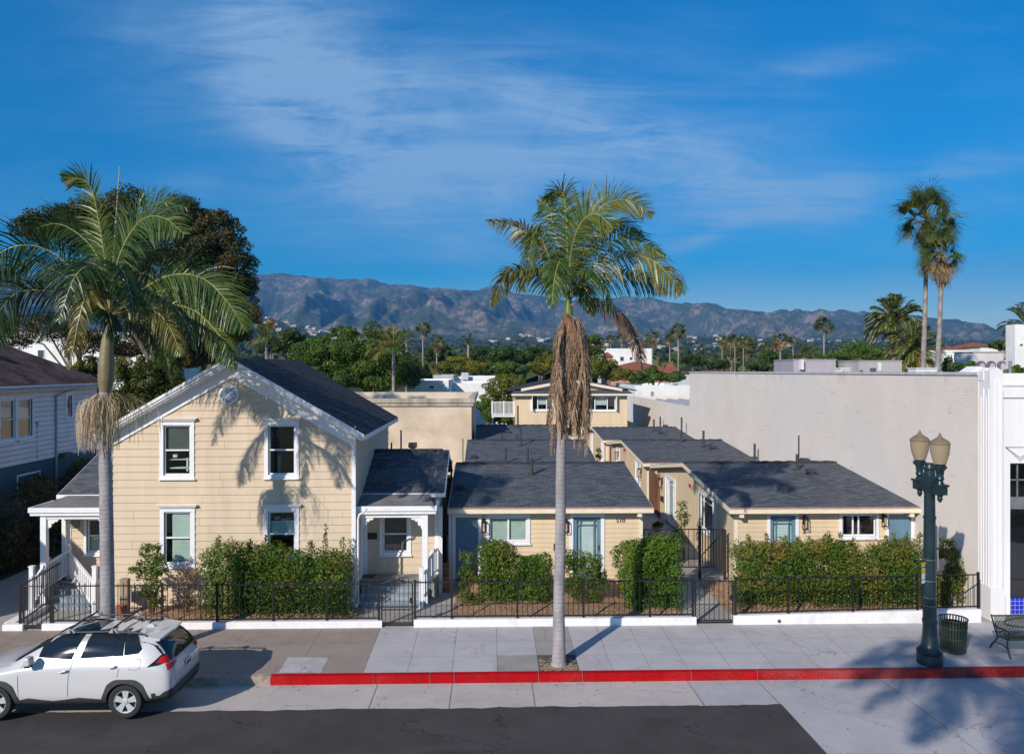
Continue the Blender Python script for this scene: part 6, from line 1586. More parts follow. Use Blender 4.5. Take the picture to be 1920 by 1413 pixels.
for i in range(6): decal('plate_mark', [(-.12+i*.042,.84),(-.095+i*.042,.84),(-.095+i*.042,.91),(-.12+i*.042,.91)], plain('plate_blue', (.04,.05,.12), .5), 'rear', .02, parent=pl_)
m = MB(); m.tube([cp(.05,.0,1.17), cp(.16,.22,1.20)], .01, 5); m.build('wiper', M_clad, car)
# spoiler
m = MB(); P_ = [(.52,.60,1.60),(.16,.66,1.545),(.16,.66,1.525),(.50,.64,1.55)]
m.poly([cp(.72,-.60,1.640),cp(.72,.60,1.640),cp(.36,.61,1.565),(cp(.30,0,1.60)),cp(.36,-.61,1.565)]); m.poly([cp(.6,.6,1.50),cp(.6,-.6,1.50),cp(.36,-.61,1.525),cp(.30,0,1.56),cp(.36,.61,1.525)])
m.poly([cp(.36,.61,1.565),cp(.36,.61,1.525),cp(.30,0,1.56),cp(.30,0,1.60)]); m.poly([cp(.30,0,1.60),cp(.30,0,1.56),cp(.36,-.61,1.525),cp(.36,-.61,1.565)])
for s in sides: m.poly([cp(.72,.6*s,1.640),cp(.36,.61*s,1.565),cp(.36,.61*s,1.525),cp(.6,.6*s,1.50)])
m.build('spoiler', M_paint, car)
# windscreen, sunroof
decal('windscreen', [(3.36,-.68),(3.40,0),(3.36,.68),(2.68,.60),(2.62,0),(2.68,-.60)], M_cg, 'top', .008)
decal('roof_glass', [(2.35,-.42),(2.35,.42),(1.75,.42),(1.75,-.42)], M_cg, 'top', .005, step=.1)
line('hood_seam', [(3.42,-.74),(4.1,-.66),(4.3,-.5)], .008, axis='top'); line('hood_seam', [(3.42,.74),(4.1,.66),(4.3,.5)], .008, axis='top')
# rails and cross bars
for s in sides:
    m = MB(); m.tube([cp(.62,.60*s,1.62),cp(.75,.60*s,1.69),cp(1.4,.60*s,1.73),(cp(2.2,.59*s,1.72)),cp(2.55,.58*s,1.66),cp(2.62,.58*s,1.60)], .018, 6); m.build('roof_rail', M_clad, car)
for x in (1.35, 2.25):
    m = MB(); m.tube([cp(x-.05,-.66,1.72),cp(x,-.60,1.80),cp(x,0,1.815),cp(x,.60,1.80),cp(x-.05,.66,1.72)], .022, 6); o = m.build('cross_bar', M_clad, car)
    for s in sides: m = MB(); c = cp(x-.02,.60*s,1.74); m.prism([c+Vector((-.10,-.03,-.03)),c+Vector((.10,-.03,-.03)),c+Vector((.05,-.03,.055)),c+Vector((-.04,-.03,.055))], (0,.06,0)); m.build('bar_foot', M_chr, o)
m = MB(); m.prism([cp(.70,-.02,1.62),cp(.92,-.02,1.665),cp(.76,-.02,1.72)], (0,-.04,0)); m.build('antenna_fin', M_paint, car)
decal('headlight', [(4.0,.72),(4.42,.66),(4.44,.74),(4.02,.84)], M_cg, s=1); decal('headlight', [(4.0,.72),(4.42,.66),(4.44,.74),(4.02,.84)], M_cg, s=-1)
# wheels
def wheel(wx, s):
    T = Matrix.Translation(cp(wx, s*.80, WR-.0)) @ Matrix.Rotation(R(90), 4, 'X')
    if s < 0: T = T @ Matrix.Rotation(R(180), 4, 'X')
    m = MB(T); m.lathe([(.235,-.10),(.33,-.115),(WR,-.085),(WR,.075),(.335,.105),(.28,.115),(.235,.10)], n=36, cap=False)
    w = m.build('wheel', M_rub, car, smooth=True)
    m = MB(T); m.lathe([(.236,.0),(.24,.095),(.232,.103),(.222,.095),(.215,.03)], n=36, cap=False)
    for k in range(5):
        a = 2*math.pi*k/5+.3
        for da in (-.20, .20):
            P = []
            for (r, w_, z) in ((.045,.035,.085),(.225,.03,.09)):
                aa = a+da*(r/.225)*.9; P.append([(r*math.cos(aa)-w_*math.sin(aa), r*math.sin(aa)+w_*math.cos(aa), z), (r*math.cos(aa)+w_*math.sin(aa), r*math.sin(aa)-w_*math.cos(aa), z)])
            m.prism([P[0][0],P[0][1],P[1][1],P[1][0]], (0,0,-.03))
    m.lathe([(.06,.06),(.055,.098),(.03,.102)], n=14)
    m.build('rim', M_alloy, w, smooth=True, angle=30)
    m = MB(T); m.lathe([(.21,-.02),(.21,.0)], n=24); m.build('brake_disc', M_clad, w)
for wx in WX:
    for s in sides: wheel(wx, s)
m = MB(); m.box(CX0-4.2, CX0-.35, CYc-.6, CYc+.6, CZ+.2, CZ+.3); m.build('underbody', M_clad, car)
# ================= feather palms =================
def bez(P, n):
    """smooth curve through control points"""
    P = [Vector(p) for p in P]; P = [P[0]*2-P[1]]+P+[P[-1]*2-P[-2]]; out = []; segs = len(P)-3
    for i in range(n+1):
        t = i/n*segs; k = min(int(t), segs-1); u = t-k; a, b, c, d = P[k:k+4]
        out.append(.5*((2*b)+(c-a)*u+(2*a-5*b+4*c-d)*u*u+(3*b-a-3*c+d)*u**3))
    return out
def frond_geo(P, rng, L=.55, n=58, w=.032, droop=.5, start=.12, ragged=.1, side_up=.25, fwd=.55, flip=None, seg=3, flat=False, taper=.55):
    """leaflets as strips of quads on both sides of a curved rachis -> (quads Nx4x3, rachis points)"""
    C = bez(P, n); Q = []
    tot = len(C)-1
    for i in range(int(start*n), n+1):
        t = i/n; p = C[i]; tg = (C[min(i+1, tot)]-C[max(i-1, 0)]).normalized()
        s = tg.cross(Vector((0,0,1)))
        if s.length < .2: s = tg.cross(Vector((0,1,0)))
        s.normalize(); u = s.cross(tg).normalized()
        if flat:
            s = (tg.cross(Vector((0,1,0)))*.92+Vector((0,.38,0))); s = (s-tg*s.dot(tg)).normalized(); u = s.cross(tg).normalized(); u = -u if u.y > 0 else u
        if flip is not None: s, u = (s*math.cos(flip)+u*math.sin(flip)), (u*math.cos(flip)-s*math.sin(flip))
        prof = math.sin(math.pi*min(1, (t-start)/(1-start)*.88+.10))**.6*(1-taper*max(0, t-.75)/.25*.6)
        for sd in (-1, 1):
            if rng.uniform() < ragged: continue
            l = L*prof*rng.uniform(.82, 1.1); d = (s*sd*1.0+tg*fwd*(1+t*.6)+u*side_up+Vector(rng.normal(0, .07, 3))).normalized()
            q = p.copy(); dl = l/seg; dr = droop*rng.uniform(.6, 1.35)
            wd = d.cross(Vector(rng.normal(0, .5, 3))+u).normalized()*w*.5
            for k in range(seg):
                d2 = (d+Vector((0,0,-dr*(k+.35)*.9))).normalized(); q2 = q+d2*dl
                w0 = wd*(1-.15*k if k else .7); w1 = wd*(1-.3*(k+1) if k < seg-1 else .08)
                Q.append([q-w0, q2-w1, q2+w1, q+w0]); q = q2
    return np.array([[tuple(v) for v in f] for f in Q]), C
def palm_frond(t, P, rng, mat, rm, var=.5, thick=.022, name='frond', **kw):
    Q, C = frond_geo(P, rng, **kw)
    v = np.clip(var+rng.normal(0, .10, len(Q)), 0.01, .99)
    o = quads_obj(name, Q, v, mat, t); 
    m = MB(); m.tube(C, [thick*(1-.8*i/(len(C)-1)) for i in range(len(C))], 5); m.build('midrib', rm, o)
    return o
M_palm = leafmat('palm_leaflet', [(.20,.115,.03),(.17,.18,.025),(.065,.125,.018),(.032,.075,.014),(.020,.05,.012)], .25, .38, .5)
M_rib = plain('yellow_green_midrib', (.34,.33,.12), .45, .15, 5)
M_deadl = leafmat('dead_palm_leaflet', [(.46,.32,.21),(.31,.205,.135),(.18,.115,.075),(.09,.055,.038)], .1, .8, .1)
M_deadr = plain('dead_midrib', (.24,.16,.11), .8, .2, 6)
M_trunk = NT('ringed_grey_trunk'); n = M_trunk
sp_ = n.new('ShaderNodeSeparateXYZ'); n.link(n.pos(), sp_.inputs[0])
zz_ = n.math('ADD', n.math('MULTIPLY', sp_.outputs[2], 9.0), n.math('MULTIPLY', n.noise(2.5, 3), 1.6))
fr_ = n.math('FRACT', zz_); rng_ = n.ramp(fr_, [(0.0,(1,1,1)),(.10,(0,0,0)),(.93,(0,0,0)),(1.0,(1,1,1))])
col = n.ramp(n.noise(3.5, 7, .7, n.mapping((1,1,.35))), [(.3,(.20,.185,.19)),(.6,(.36,.34,.35)),(.8,(.45,.43,.43))])
col = n.mix(n.math('MULTIPLY', rng_, .42), col, (.13,.10,.095))
col = n.mix(n.ramp(n.noise(1.2, 5, .75, n.mapping((3,3,1))), [(.66,(0,0,0)),(.72,(.7,.7,.7))]), col, (.15,.10,.07))
n.base(col); n.rough(.85); n.bump(n.math('ADD', n.math('MULTIPLY', rng_, -.6), n.noise(20, 4)), .5, .02); M_trunk = n.m
M_shaft = plain('olive_crownshaft', (.20,.175,.095), .45, .3, 1.6, dirt=(.12,.085,.05), streak=True)
M_gshaft = plain('green_crownshaft', (.13,.17,.035), .4, .25, 3)
def trunk_part(t, pts, rad, mat, name='trunk', n=16):
    C = bez(pts, 40); k = len(C)-1; rr = [interp([(i/(len(rad)-1), r) for i, r in enumerate(rad)], j/k)*(1+.018*math.sin(j*2.3)) for j in range(k+1)]
    m = MB(); m.tube(C, rr, n); return m.build(name, mat, t, smooth=True, angle=60)
def FP(PY, pts):     # frond control points: (column, row, metres nearer(-)/farther(+))
    return [at(a, b, PY+c) for a, b, c in pts]
def strands(t, name, c, n_, r0, length, mat, rng, spread=.25, w=.012, out=.25, dirx=0):
    """hanging straw: many thin drooping strips"""
    Q = []
    for i in range(n_):
        a = rng.uniform(0, 2*math.pi); d = Vector((math.cos(a)+dirx, math.sin(a), 0)); p = Vector(c)+d*r0*rng.uniform(.5,1)+Vector((0,0,rng.uniform(-.1,.1)))
        l = length*rng.uniform(.45, 1.05); k = 5; o_ = out*rng.uniform(.2, 1.5); side = Vector((-d.y, d.x, 0))
        wv = Vector((rng.normal(), rng.normal(), 0)).normalized()*w*.5
        for j in range(k):
            tt = (j+1)/k; q = Vector(c)+d*(r0+o_*math.sin(min(1, tt*1.4)*math.pi/2))+Vector((0,0,.12*math.sin(tt*math.pi)-l*tt**1.3))+side*.03*rng.normal()
            Q.append([p-wv, q-wv*.8, q+wv*.8, p+wv]); p = q
    Q = np.array([[tuple(v) for v in f] for f in Q]); return quads_obj(name, Q, np.clip(rng.normal(.25, .2, len(Q)), 0, 1), mat, t)

# ---- left king palm ----
rng = np.random.default_rng(11)
LPY = 19.55; b0 = at(203,1250,LPY); b0 = at(202,1200,LPY); zb = sz(19.5)
t = thing('street_palm', 'big green feather palm with olive crownshaft and hanging straw, behind the parked car', 'palm tree', (b0.x, LPY, zb), 'palm trees planted at the kerb')
P = [Vector((at(203,1200,LPY).x, LPY, zb-.1)), at(200,1000,LPY), at(197,830,LPY), at(197,735,LPY)]
trunk_part(t, P, [.172,.155,.142,.14], M_trunk)
trunk_part(t, [at(197,738,LPY), at(199,700,LPY), at(200,660,LPY), at(203,620,LPY), at(205,590,LPY)], [.13,.18,.185,.155,.125,.09,.07], M_shaft, 'crownshaft')
strands(t, 'flower_stalks', at(188,745,LPY-.12), 420, .12, 1.3, leafmat('straw', [(.62,.50,.36),(.5,.38,.26),(.36,.26,.17)], .2, .7, .2), rng, out=.25, w=.013, dirx=-.12)
strands(t, 'flower_stalks', at(210,742,LPY-.05), 110, .10, 1.15, leafmat('straw2', [(.45,.36,.20),(.28,.28,.10),(.3,.2,.12)], .2, .7, .2), rng, out=.45, w=.010, dirx=.5)
K = 1.0
LF = [ # points, leaf length, var, droop
 ([(204,590,0),(198,500,-.1),(186,420,-.2),(166,345,-.3),(118,332,-.4)], .62, .45, .28, dict(fwd=.7, ragged=.04)),
 ([(206,590,0),(214,520,-.5),(232,460,-.9),(266,412,-1.2),(306,408,-1.5),(345,438,-1.7)], .85, .55, .45, dict(fwd=.6, ragged=.03)),
 ([(206,590,0),(215,540,.3),(238,470,.5),(262,410,.6),(300,380,.7),(350,390,.8)], .75, .68, .25, {}),
 ([(208,585,0),(262,545,-.4),(320,516,-.7),(380,522,-.9),(430,570,-1.1),(458,618,-1.2)], .85, .5, .55, dict(fwd=.55, ragged=.03)),
 ([(208,590,0),(262,560,.3),(330,540,.6),(390,560,.8),(440,620,.9)], .75, .75, .8, {}),
 ([(202,588,0),(150,520,-.4),(92,470,-.7),(28,462,-.9),(-30,500,-1),(-70,570,-1.1)], .85, .72, .5, {}),
 ([(202,590,0),(160,545,.2),(100,505,.3),(40,492,.4),(-20,530,.5)], .8, .8, .7, {}),
 ([(202,592,0),(150,560,-.5),(90,545,-.9),(30,550,-1.2),(-10,600,-1.3),(-24,660,-1.3)], .85, .85, .9, {}),
 ([(203,588,0),(186,545,-.6),(165,545,-1.0),(150,590,-1.2),(138,650,-1.3),(128,690,-1.35)], .48, .20, 1.3, dict(ragged=.2)),
 ([(208,592,0),(262,575,-.5),(300,590,-.8),(325,628,-.9),(338,664,-1)], .50, .30, 1.1, dict(ragged=.25)),
 ([(208,592,0),(290,570,-.4),(360,580,-.7),(400,615,-.8),(425,650,-.9),(438,690,-.9)], .62, .45, 1.2, dict(ragged=.2)),
 ([(206,590,0),(190,500,.3),(160,450,.5),(110,420,.6),(60,430,.7)], .75, .8, .4, {}),
 ([(204,590,0),(180,520,.8),(140,490,1.4),(100,500,2.0),(60,560,2.3)], .8, .85, .7, {}),
 ([(206,590,0),(225,500,.8),(260,470,1.5),(310,480,2.1),(350,530,2.5)], .8, .8, .6, {}),
 ([(206,590,0),(210,530,-.9),(220,500,-1.6),(236,520,-2.2),(250,580,-2.5)], .75, .78, .7, {}),
 ([(205,590,0),(190,530,-.9),(170,500,-1.6),(140,520,-2.1),(110,600,-2.4)], .75, .82, .8, {}),
 ([(206,592,0),(240,600,.7),(270,600,1.2),(300,640,1.6),(320,700,1.8)], .7, .75, 1.2, {}),
 ([(205,592,0),(180,570,.9),(120,580,1.6),(70,640,2.0)], .7, .8, 1.2, {}),
 ([(206,592,0),(250,560,-1.0),(290,550,-1.6),(340,590,-2.0),(370,660,-2.2)], .7, .82, .9, {}),
 ([(205,590,0),(205,520,.9),(200,470,1.6),(190,450,2.4),(180,480,3.1)], .75, .8, .4, {}),
 ([(206,592,0),(200,585,-.8),(205,590,-1.4),(215,640,-1.8)], .6, .85, 1.2, {}),
]
for P_, L, v, dr, kw in LF: palm_frond(t, FP(LPY, P_), rng, M_palm, M_rib, v, L=L*1.15, droop=dr*.8, n=118, w=.036, flat=abs(P_[2][2]) < 1.0, flip=(None if abs(P_[2][2]) < 1.0 else .5), side_up=.1, **kw)
m = MB(); m.tube(FP(LPY, [(206,580,0),(214,470,0),(224,312,0)]), [.035,.028,.008], 6); m.build('spear_leaf', M_rib, t)

# ---- middle slender palm with dead skirt ----
rng = np.random.default_rng(5)
MPY = 19.5; bm0 = at(1048,1246,19.42)
t = thing('street_palm', 'slender pale-trunked feather palm with a skirt of dead fronds, in the pavement earth square', 'palm tree', (bm0.x, 19.5, zb), 'palm trees planted at the kerb')
m0 = Vector((at(1048,1200,MPY).x, MPY, zb-.1))
trunk_part(t, [m0, at(1048,1120,MPY), at(1051,1000,MPY), at(1052,850,MPY), at(1058,760,MPY), at(1064,660,MPY), at(1067,600,MPY)], [.175,.138,.132,.125,.112,.10,.092,.09], M_trunk)
m = MB(); m.lathe([(.22,0),(.19,.06),(.17,.16),(.16,.3)], (m0.x, MPY, zb-.04), 16); m.build('root_flare', M_trunk, t, smooth=True)
trunk_part(t, [at(1066,606,MPY), at(1066,575,MPY), at(1066,548,MPY)], [.10,.11,.085,.06], M_gshaft, 'crownshaft')
# brown boot left by an old leaf
M_boot = plain('brown_leaf_boot', (.15,.07,.042), .7, .45, 4.5, bump=.8, bscale=9, dirt=(.06,.03,.02), streak=True)
trunk_part(t, [at(1060,592,MPY-.12), at(1070,612,MPY-.2), at(1077,640,MPY-.22), at(1075,668,MPY-.2), at(1073,690,MPY-.14)], [.08,.14,.155,.15,.13,.08,.03], M_boot, 'leaf_boot')
for s_, x_ in ((1,1064),(1,1082),(-1,1072)):
    P_ = [(1066,590,-.1),(x_+4,606,-.32),(x_+rng.uniform(-2,2),650,-.36),(x_+rng.uniform(-6,6),720,-.3),(x_+rng.uniform(-8,8),800,-.22)]
    palm_frond(t, FP(MPY, P_), rng, M_deadl, M_deadr, .35, name='dead_frond', L=.30, droop=1.8, n=40, w=.024, start=.1, ragged=.1, side_up=-.2, fwd=1.1, thick=.014, flip=.2)
trunk_part(t, [at(1080,600,MPY-.1), at(1090,625,MPY-.15), at(1096,660,MPY-.1), at(1098,700,MPY)], [.05,.07,.05,.02], M_deadr, 'leaf_boot')
MF = [
 ([(1066,556,0),(1068,500,-.4),(1076,450,-.8),(1094,412,-1.1),(1120,402,-1.3),(1150,428,-1.5)], .78, .52, .38, dict(fwd=.55, ragged=.03)),
 ([(1068,552,0),(1080,480,.2),(1104,420,.3),(1140,380,.4),(1186,378,.5),(1222,404,.6)], .72, .42, .30, dict(ragged=.03)),
 ([(1066,552,0),(1064,480,-.1),(1062,410,-.2),(1054,362,-.25),(1024,372,-.3)], .62, .55, .55, {}),
 ([(1064,554,0),(1036,500,0),(1006,458,.1),(972,428,.1),(912,413,.2)], .50, .30, .75, dict(ragged=.15)),
 ([(1062,556,0),(1036,500,-.3),(1014,444,-.5),(1002,436,-.6),(992,480,-.7),(982,545,-.7)], .52, .50, 1.2, dict(ragged=.12)),
 ([(1063,560,0),(1030,530,-.2),(990,512,-.4),(950,515,-.5),(922,572,-.6)], .55, .35, .9, dict(ragged=.1)),
 ([(1068,558,0),(1112,505,-.2),(1165,482,-.4),(1220,486,-.5),(1258,520,-.6),(1276,548,-.6)], .72, .38, .95, dict(ragged=.05)),
 ([(1068,556,0),(1105,480,.4),(1150,450,.7),(1200,455,.9),(1245,480,1.0)], .66, .62, .6, {}),
 ([(1068,562,0),(1110,528,.2),(1160,516,.4),(1210,520,.5),(1250,548,.6)], .62, .68, 1.0, {}),
 ([(1066,554,0),(1090,490,.6),(1120,440,1.2),(1160,420,1.6),(1200,440,1.9)], .7, .66, .5, {}),
 ([(1066,554,0),(1050,480,.5),(1036,420,.9),(1030,390,1.2),(1010,380,1.5)], .6, .66, .6, {}),
 ([(1064,556,0),(1040,520,.7),(1010,500,1.3),(980,520,1.7)], .6, .7, .9, {}),
 ([(1066,556,0),(1056,510,-.8),(1050,490,-1.4),(1040,520,-1.9),(1034,575,-2.1)], .55, .62, .9, {}),
 ([(1068,558,0),(1090,520,-.8),(1112,508,-1.4),(1134,540,-1.8),(1144,590,-2.0)], .5, .62, 1.1, {}),
 ([(1066,560,0),(1085,540,-.3),(1100,545,-.6),(1112,590,-.7)], .45, .6, 1.3, {}),
]
for P_, L, v, dr, kw in MF: palm_frond(t, FP(MPY, P_), rng, M_palm, M_rib, v-.10, L=L*1.15, droop=dr*.8, n=104, w=.040, flat=abs(P_[2][2]) < .95, flip=(None if abs(P_[2][2]) < .95 else .5), side_up=.1, **kw)
m = MB(); m.tube(FP(MPY, [(1070,540,0),(1095,420,0),(1104,370,0),(1120,322,0)]), [.02,.016,.01,.004], 5); m.build('spear_leaf', M_rib, t)
# dead fronds: one arching to the right, the rest hanging in two hanks
palm_frond(t, FP(MPY, [(1070,572,-.1),(1110,562,-.3),(1150,582,-.4),(1180,612,-.5),(1198,655,-.5),(1206,690,-.5)]), rng, M_deadl, M_deadr, .70, L=.50, droop=1.3, n=90, w=.036, ragged=.08, flip=1.0)
for i in range(32):
    s = -1 if i < 17 else 1
    xb_ = (1058 if s < 0 else 1082)+rng.uniform(-4, 5); xe_ = (rng.uniform(1028,1058) if s < 0 else rng.uniform(1076,1106)); ye_ = rng.uniform(790, 862); d = rng.uniform(-.5,.35)
    P_ = [(xb_,600+rng.uniform(-8,8),d*.3),(xb_+s*12+rng.uniform(-3,3),640,d),((xb_+s*16+xe_)/2,710,d),(xe_,770,d),(xe_+rng.uniform(-5,5),ye_,d)]
    palm_frond(t, FP(MPY, P_), rng, M_deadl, M_deadr, rng.uniform(.12,.75), name='dead_frond', L=.38, droop=1.9, n=46, w=.028, start=.10, ragged=.08, side_up=-.2, fwd=.9, thick=.016, flip=rng.uniform(0,3))

for i in range(12):
    xe_ = rng.uniform(1050,1088); ye_ = rng.uniform(740, 830); d = rng.uniform(.10,.40) if i % 3 else rng.uniform(-.3,-.18)
    P_ = [(1068+rng.uniform(-6,6),604,0),(1068+rng.uniform(-12,12),640,d*.8),((1068+xe_)/2,705,d),(xe_,ye_-30,d),(xe_+rng.uniform(-4,4),ye_,d)]
    palm_frond(t, FP(MPY, P_), rng, M_deadl, M_deadr, rng.uniform(.45,.9), name='dead_frond', L=.42, droop=1.7, n=40, w=.028, start=.10, ragged=.1, side_up=-.2, fwd=.9, thick=.016, flip=rng.uniform(0,3))
# ---- palms behind the camera whose shadows fall on the road and the pavement ----
def generic_palm(label, x, y, z0, ztop, R_=2.6, seed=1, nf=16):
    rg = np.random.default_rng(seed)
    t = thing('street_palm', label, 'palm tree', (x, y, z0), 'palm trees across the street')
    m = MB(); m.tube([(x,y,z0-.1),(x+.1,y,(z0+ztop)/2),(x,y,ztop)], [.22,.17,.12], 10); m.build('trunk', M_trunk, t, smooth=True)
    for i in range(nf):
        a = 2*math.pi*i/nf*1.0+rg.uniform(-.2,.2); e = rg.uniform(-.1, .9); d = Vector((math.cos(a), math.sin(a), 0)); c = Vector((x,y,ztop))
        palm_frond(t, [c, c+d*R_*.35+Vector((0,0,R_*.35*e+.3)), c+d*R_*.7+Vector((0,0,R_*.45*e)), c+d*R_*(.95)+Vector((0,0,R_*.2*e-.5))], rg, M_palm, M_rib, .6, L=1.0, droop=.7, n=40, w=.12)
generic_palm('tall feather palm on the near pavement, behind the viewer, its shadow reaching the lamp post', -3.2, -4.9, -.1, 14.6, 3.9, 3, 20)
generic_palm('second tall feather palm behind the viewer, shadowing only the asphalt edge', -14.9, -7.5, -.1, 13.4, 2.0, 4, 16)
# ================= hedges and shrubs of the front yards =================
G1 = [(.16,.13,.03),(.11,.14,.02),(.055,.115,.018),(.04,.085,.016),(.028,.06,.014)]
M_hedge = leafmat('hedge_leaf', [(.21,.14,.03),(.14,.19,.02),(.08,.165,.013),(.05,.115,.010),(.025,.065,.008)], .3, .5, .28)
M_hedgey = leafmat('yellowing_hedge_leaf', [(.27,.13,.03),(.23,.20,.03),(.10,.17,.014),(.05,.12,.010),(.028,.07,.008)], .3, .5, .28)
M_bushg = leafmat('bright_bush_leaf', [(.18,.21,.02),(.10,.19,.015),(.06,.15,.012),(.035,.09,.010)], .3, .5, .28)
M_stem = plain('brown_stem', (.13,.09,.06), .9, .2, 8)
M_dry = leafmat('dry_leaf', [(.36,.22,.13),(.26,.15,.09),(.18,.12,.08),(.12,.10,.05)], .2, .8, .2)
def box_lobes(x0, x1, y0, y1, z0, prof, r=.30, rng=None):
    """clumps filling a hedge: prof(x) = height"""
    out = []; x = x0+r*.6
    while x < x1-r*.4:
        h = prof(x); z = z0+r*.5
        while z < h-r*.4:
            for y in (y0+r*.7, (y0+y1)/2, y1-r*.7):
                if rng.uniform() < .16: continue
                out.append((x+rng.uniform(-.08,.08), y+rng.uniform(-.06,.06), z+rng.uniform(-.06,.06), r*rng.uniform(.8,1.15), r*rng.uniform(.8,1.1), r*rng.uniform(.8,1.15)))
            z += r*.9
        out.append((x, (y0+y1)/2, h-r*.7, r, (y1-y0)/2*.85, r*.8)); x += r*.9
    return out
def hedge(label, prof_px, Y0, Y1, mat, n, seed, group=None, cat='hedge', name='hedge', size=.085, top=None, base=.1):
    """prof_px: (column,row) outline of the top, read at the front face Y0"""
    rg = np.random.default_rng(seed); pr = [(at(a,b+13,Y0).x, at(a,b+13,Y0).z) for a, b in prof_px]; x0, x1 = pr[0][0], pr[-1][0]
    t = thing(name, label, cat, ((x0+x1)/2, (Y0+Y1)/2, 0), group)
    lob = box_lobes(x0, x1, Y0, Y1, base, lambda x: interp(pr, x), .27, rg)
    C, d, idx = clump_points(rg, lob, n, .55)
    cv = rg.uniform(-.15, .15, len(lob)); P = leaf_quads(C, rg, size, out=d*.9+np.array([0,-.3,.3]), droop=.3, asp=.42)
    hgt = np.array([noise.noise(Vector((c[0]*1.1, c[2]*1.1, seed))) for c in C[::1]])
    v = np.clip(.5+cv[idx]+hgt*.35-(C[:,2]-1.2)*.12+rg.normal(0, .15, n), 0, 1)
    quads_obj('foliage', P, v, mat, t)
    m = MB(); k = max(2, int((x1-x0)/.5))
    for i in range(k):
        x = x0+(x1-x0)*(i+.5)/k; h = interp(pr, x); y = (Y0+Y1)/2
        m.tube([(x,y,-.05),(x+.05,y+.04,h*.4),(x-.04,y,h*.8)], [.022,.016,.008], 5)
        for q in range(4): a = rg.uniform(0, 6.28); z = h*rg.uniform(.2,.7); m.tube([(x,y,z),(x+.25*math.cos(a),y+.25*math.sin(a),z+.3)], [.01,.004], 4)
    m.build('stems', M_stem, t); return t
def sprigs(t, pts, Y, mat, seed, n=60, size=.08):
    rg = np.random.default_rng(seed); P = []; 
    for (px, pb, pt) in pts:
        a, b_ = at(px, pb, Y), at(px+rg.uniform(-5,5), pt, Y+rg.uniform(-.1,.1)); m = MB(); m.tube([a, (a+b_)/2+Vector((.03,0,0)), b_], [.01,.007,.003], 4); m.build('shoot', M_stem, t)
        for i in range(n): f = rg.uniform(0,1); c = a+(b_-a)*f+Vector(rg.normal(0, .07*(1-f*.6), 3)); P.append(tuple(c))
    C = np.array(P); quads_obj('shoot_leaves', leaf_quads(C, rg, size, droop=-.3), np.clip(rg.normal(.45,.2,len(C)),0,1), mat, t)
HG = 'shrubs and hedges behind the iron fence'
t = hedge('loose leafy hedge with tall shoots below the right windows of the two-storey house', [(372,1042),(385,1015),(405,1008),(425,1012),(455,1018),(490,1012),(520,1018),(560,1022),(590,1030),(625,1026),(655,1020)], 22.75, 23.6, M_hedge, 27000, 21, HG, top=None)
sprigs(t, [(408,1030,1003),(430,1040,1006),(612,1050,985),(608,1060,1000),(640,1040,1008),(655,1060,1010),(585,1035,1016),(500,1030,1006),(465,1035,1010)], 23.0, M_hedge, 5, 90)
def shrub(label, lob_px, Y, mat, n, seed, size=.08, group=HG, dry=False, per=7, rel=(.3,.5), dep=None):
    rg = np.random.default_rng(seed); lobes = []
    for (a, b_, ra, rb) in lob_px:
        c = at(a, b_, Y); s = Y/F; lobes.append((c.x, c.y+rg.uniform(-.1,.1), c.z, ra*s, (dep or min(ra,rb)*s), rb*s))
    cx = at(lob_px[0][0], 700, Y).x
    t = thing('shrub', label, 'shrub', (cx, Y, 0), group)
    foliage('foliage', mat, lobes, per, n, size, seed, t, rel=rel, surf=.4, asp=.45, lo=-.9, droop=.2)
    m = MB()
    for l in lobes: m.tube([(cx,Y,-.02),((cx+l[0])/2+.03,(Y+l[1])/2,l[2]*.5),(l[0],l[1],l[2]+l[5]*.5)], [.025,.016,.006], 5)
    m.build('stem', M_stem, t); return t
shrub('narrow dark green shrub before the lower left window, right of the left palm', [(284,1040,24,22),(300,1062,22,22),(262,1068,15,15),(287,1100,22,26),(290,1128,16,16)], 23.1, M_hedge, 3400, 31)
shrub('half-dead brown bush under the lower left window', [(350,1075,24,26),(345,1110,22,26),(352,1130,16,16)], 23.3, M_dry, 900, 32, .07, per=5)
shrub('airy young shrub against the blue door of the front cottage', [(878,1050,18,24),(880,1085,22,24),(872,1115,16,30),(888,1130,26,18)], 24.2, M_hedge, 3000, 33, .075)
t = hedge('clipped dark green hedge under the sliding window of the front cottage', [(900,1018),(912,1010),(930,1006),(950,1010),(966,1024)], 24.0, 24.9, M_hedge, 12000, 34, HG)
t = hedge('lower hedge with two pointed tops left of the slender palm trunk', [(966,1050),(975,1036),(985,1028),(996,1040),(1012,1040),(1022,1030),(1036,1050)], 24.0, 24.8, M_hedge, 10000, 35, HG)
shrub('rounded green bush right of the slender palm, before the white-blinded door', [(1080,1050,26,30),(1108,1062,26,26),(1076,1100,28,30),(1104,1110,28,30),(1126,1080,18,34)], 24.2, M_hedge, 6000, 36)
shrub('dark conical shrub in shade beside the clipped block hedge', [(1163,1050,12,36),(1170,1090,16,30),(1182,1030,18,24),(1190,1110,14,34)], 24.6, M_bushg, 2400, 37)
t = hedge('tall block hedge clipped flat beside the paved walk', [(1182,1014),(1196,1006),(1230,1002),(1262,1002),(1290,1008)], 23.4, 24.5, M_bushg, 22000, 38, HG)
t = hedge('long sunlit hedge with yellowing tips in front of the cottage with number 2', [(1390,1020),(1400,1012),(1430,1009),(1480,1012),(1500,1018),(1520,1010),(1545,1005),(1560,1006),(1590,1006),(1615,1018),(1632,1032),(1650,1026),(1670,1012),(1700,1006),(1745,1006)], 23.3, 24.4, M_hedgey, 50000, 39, HG)
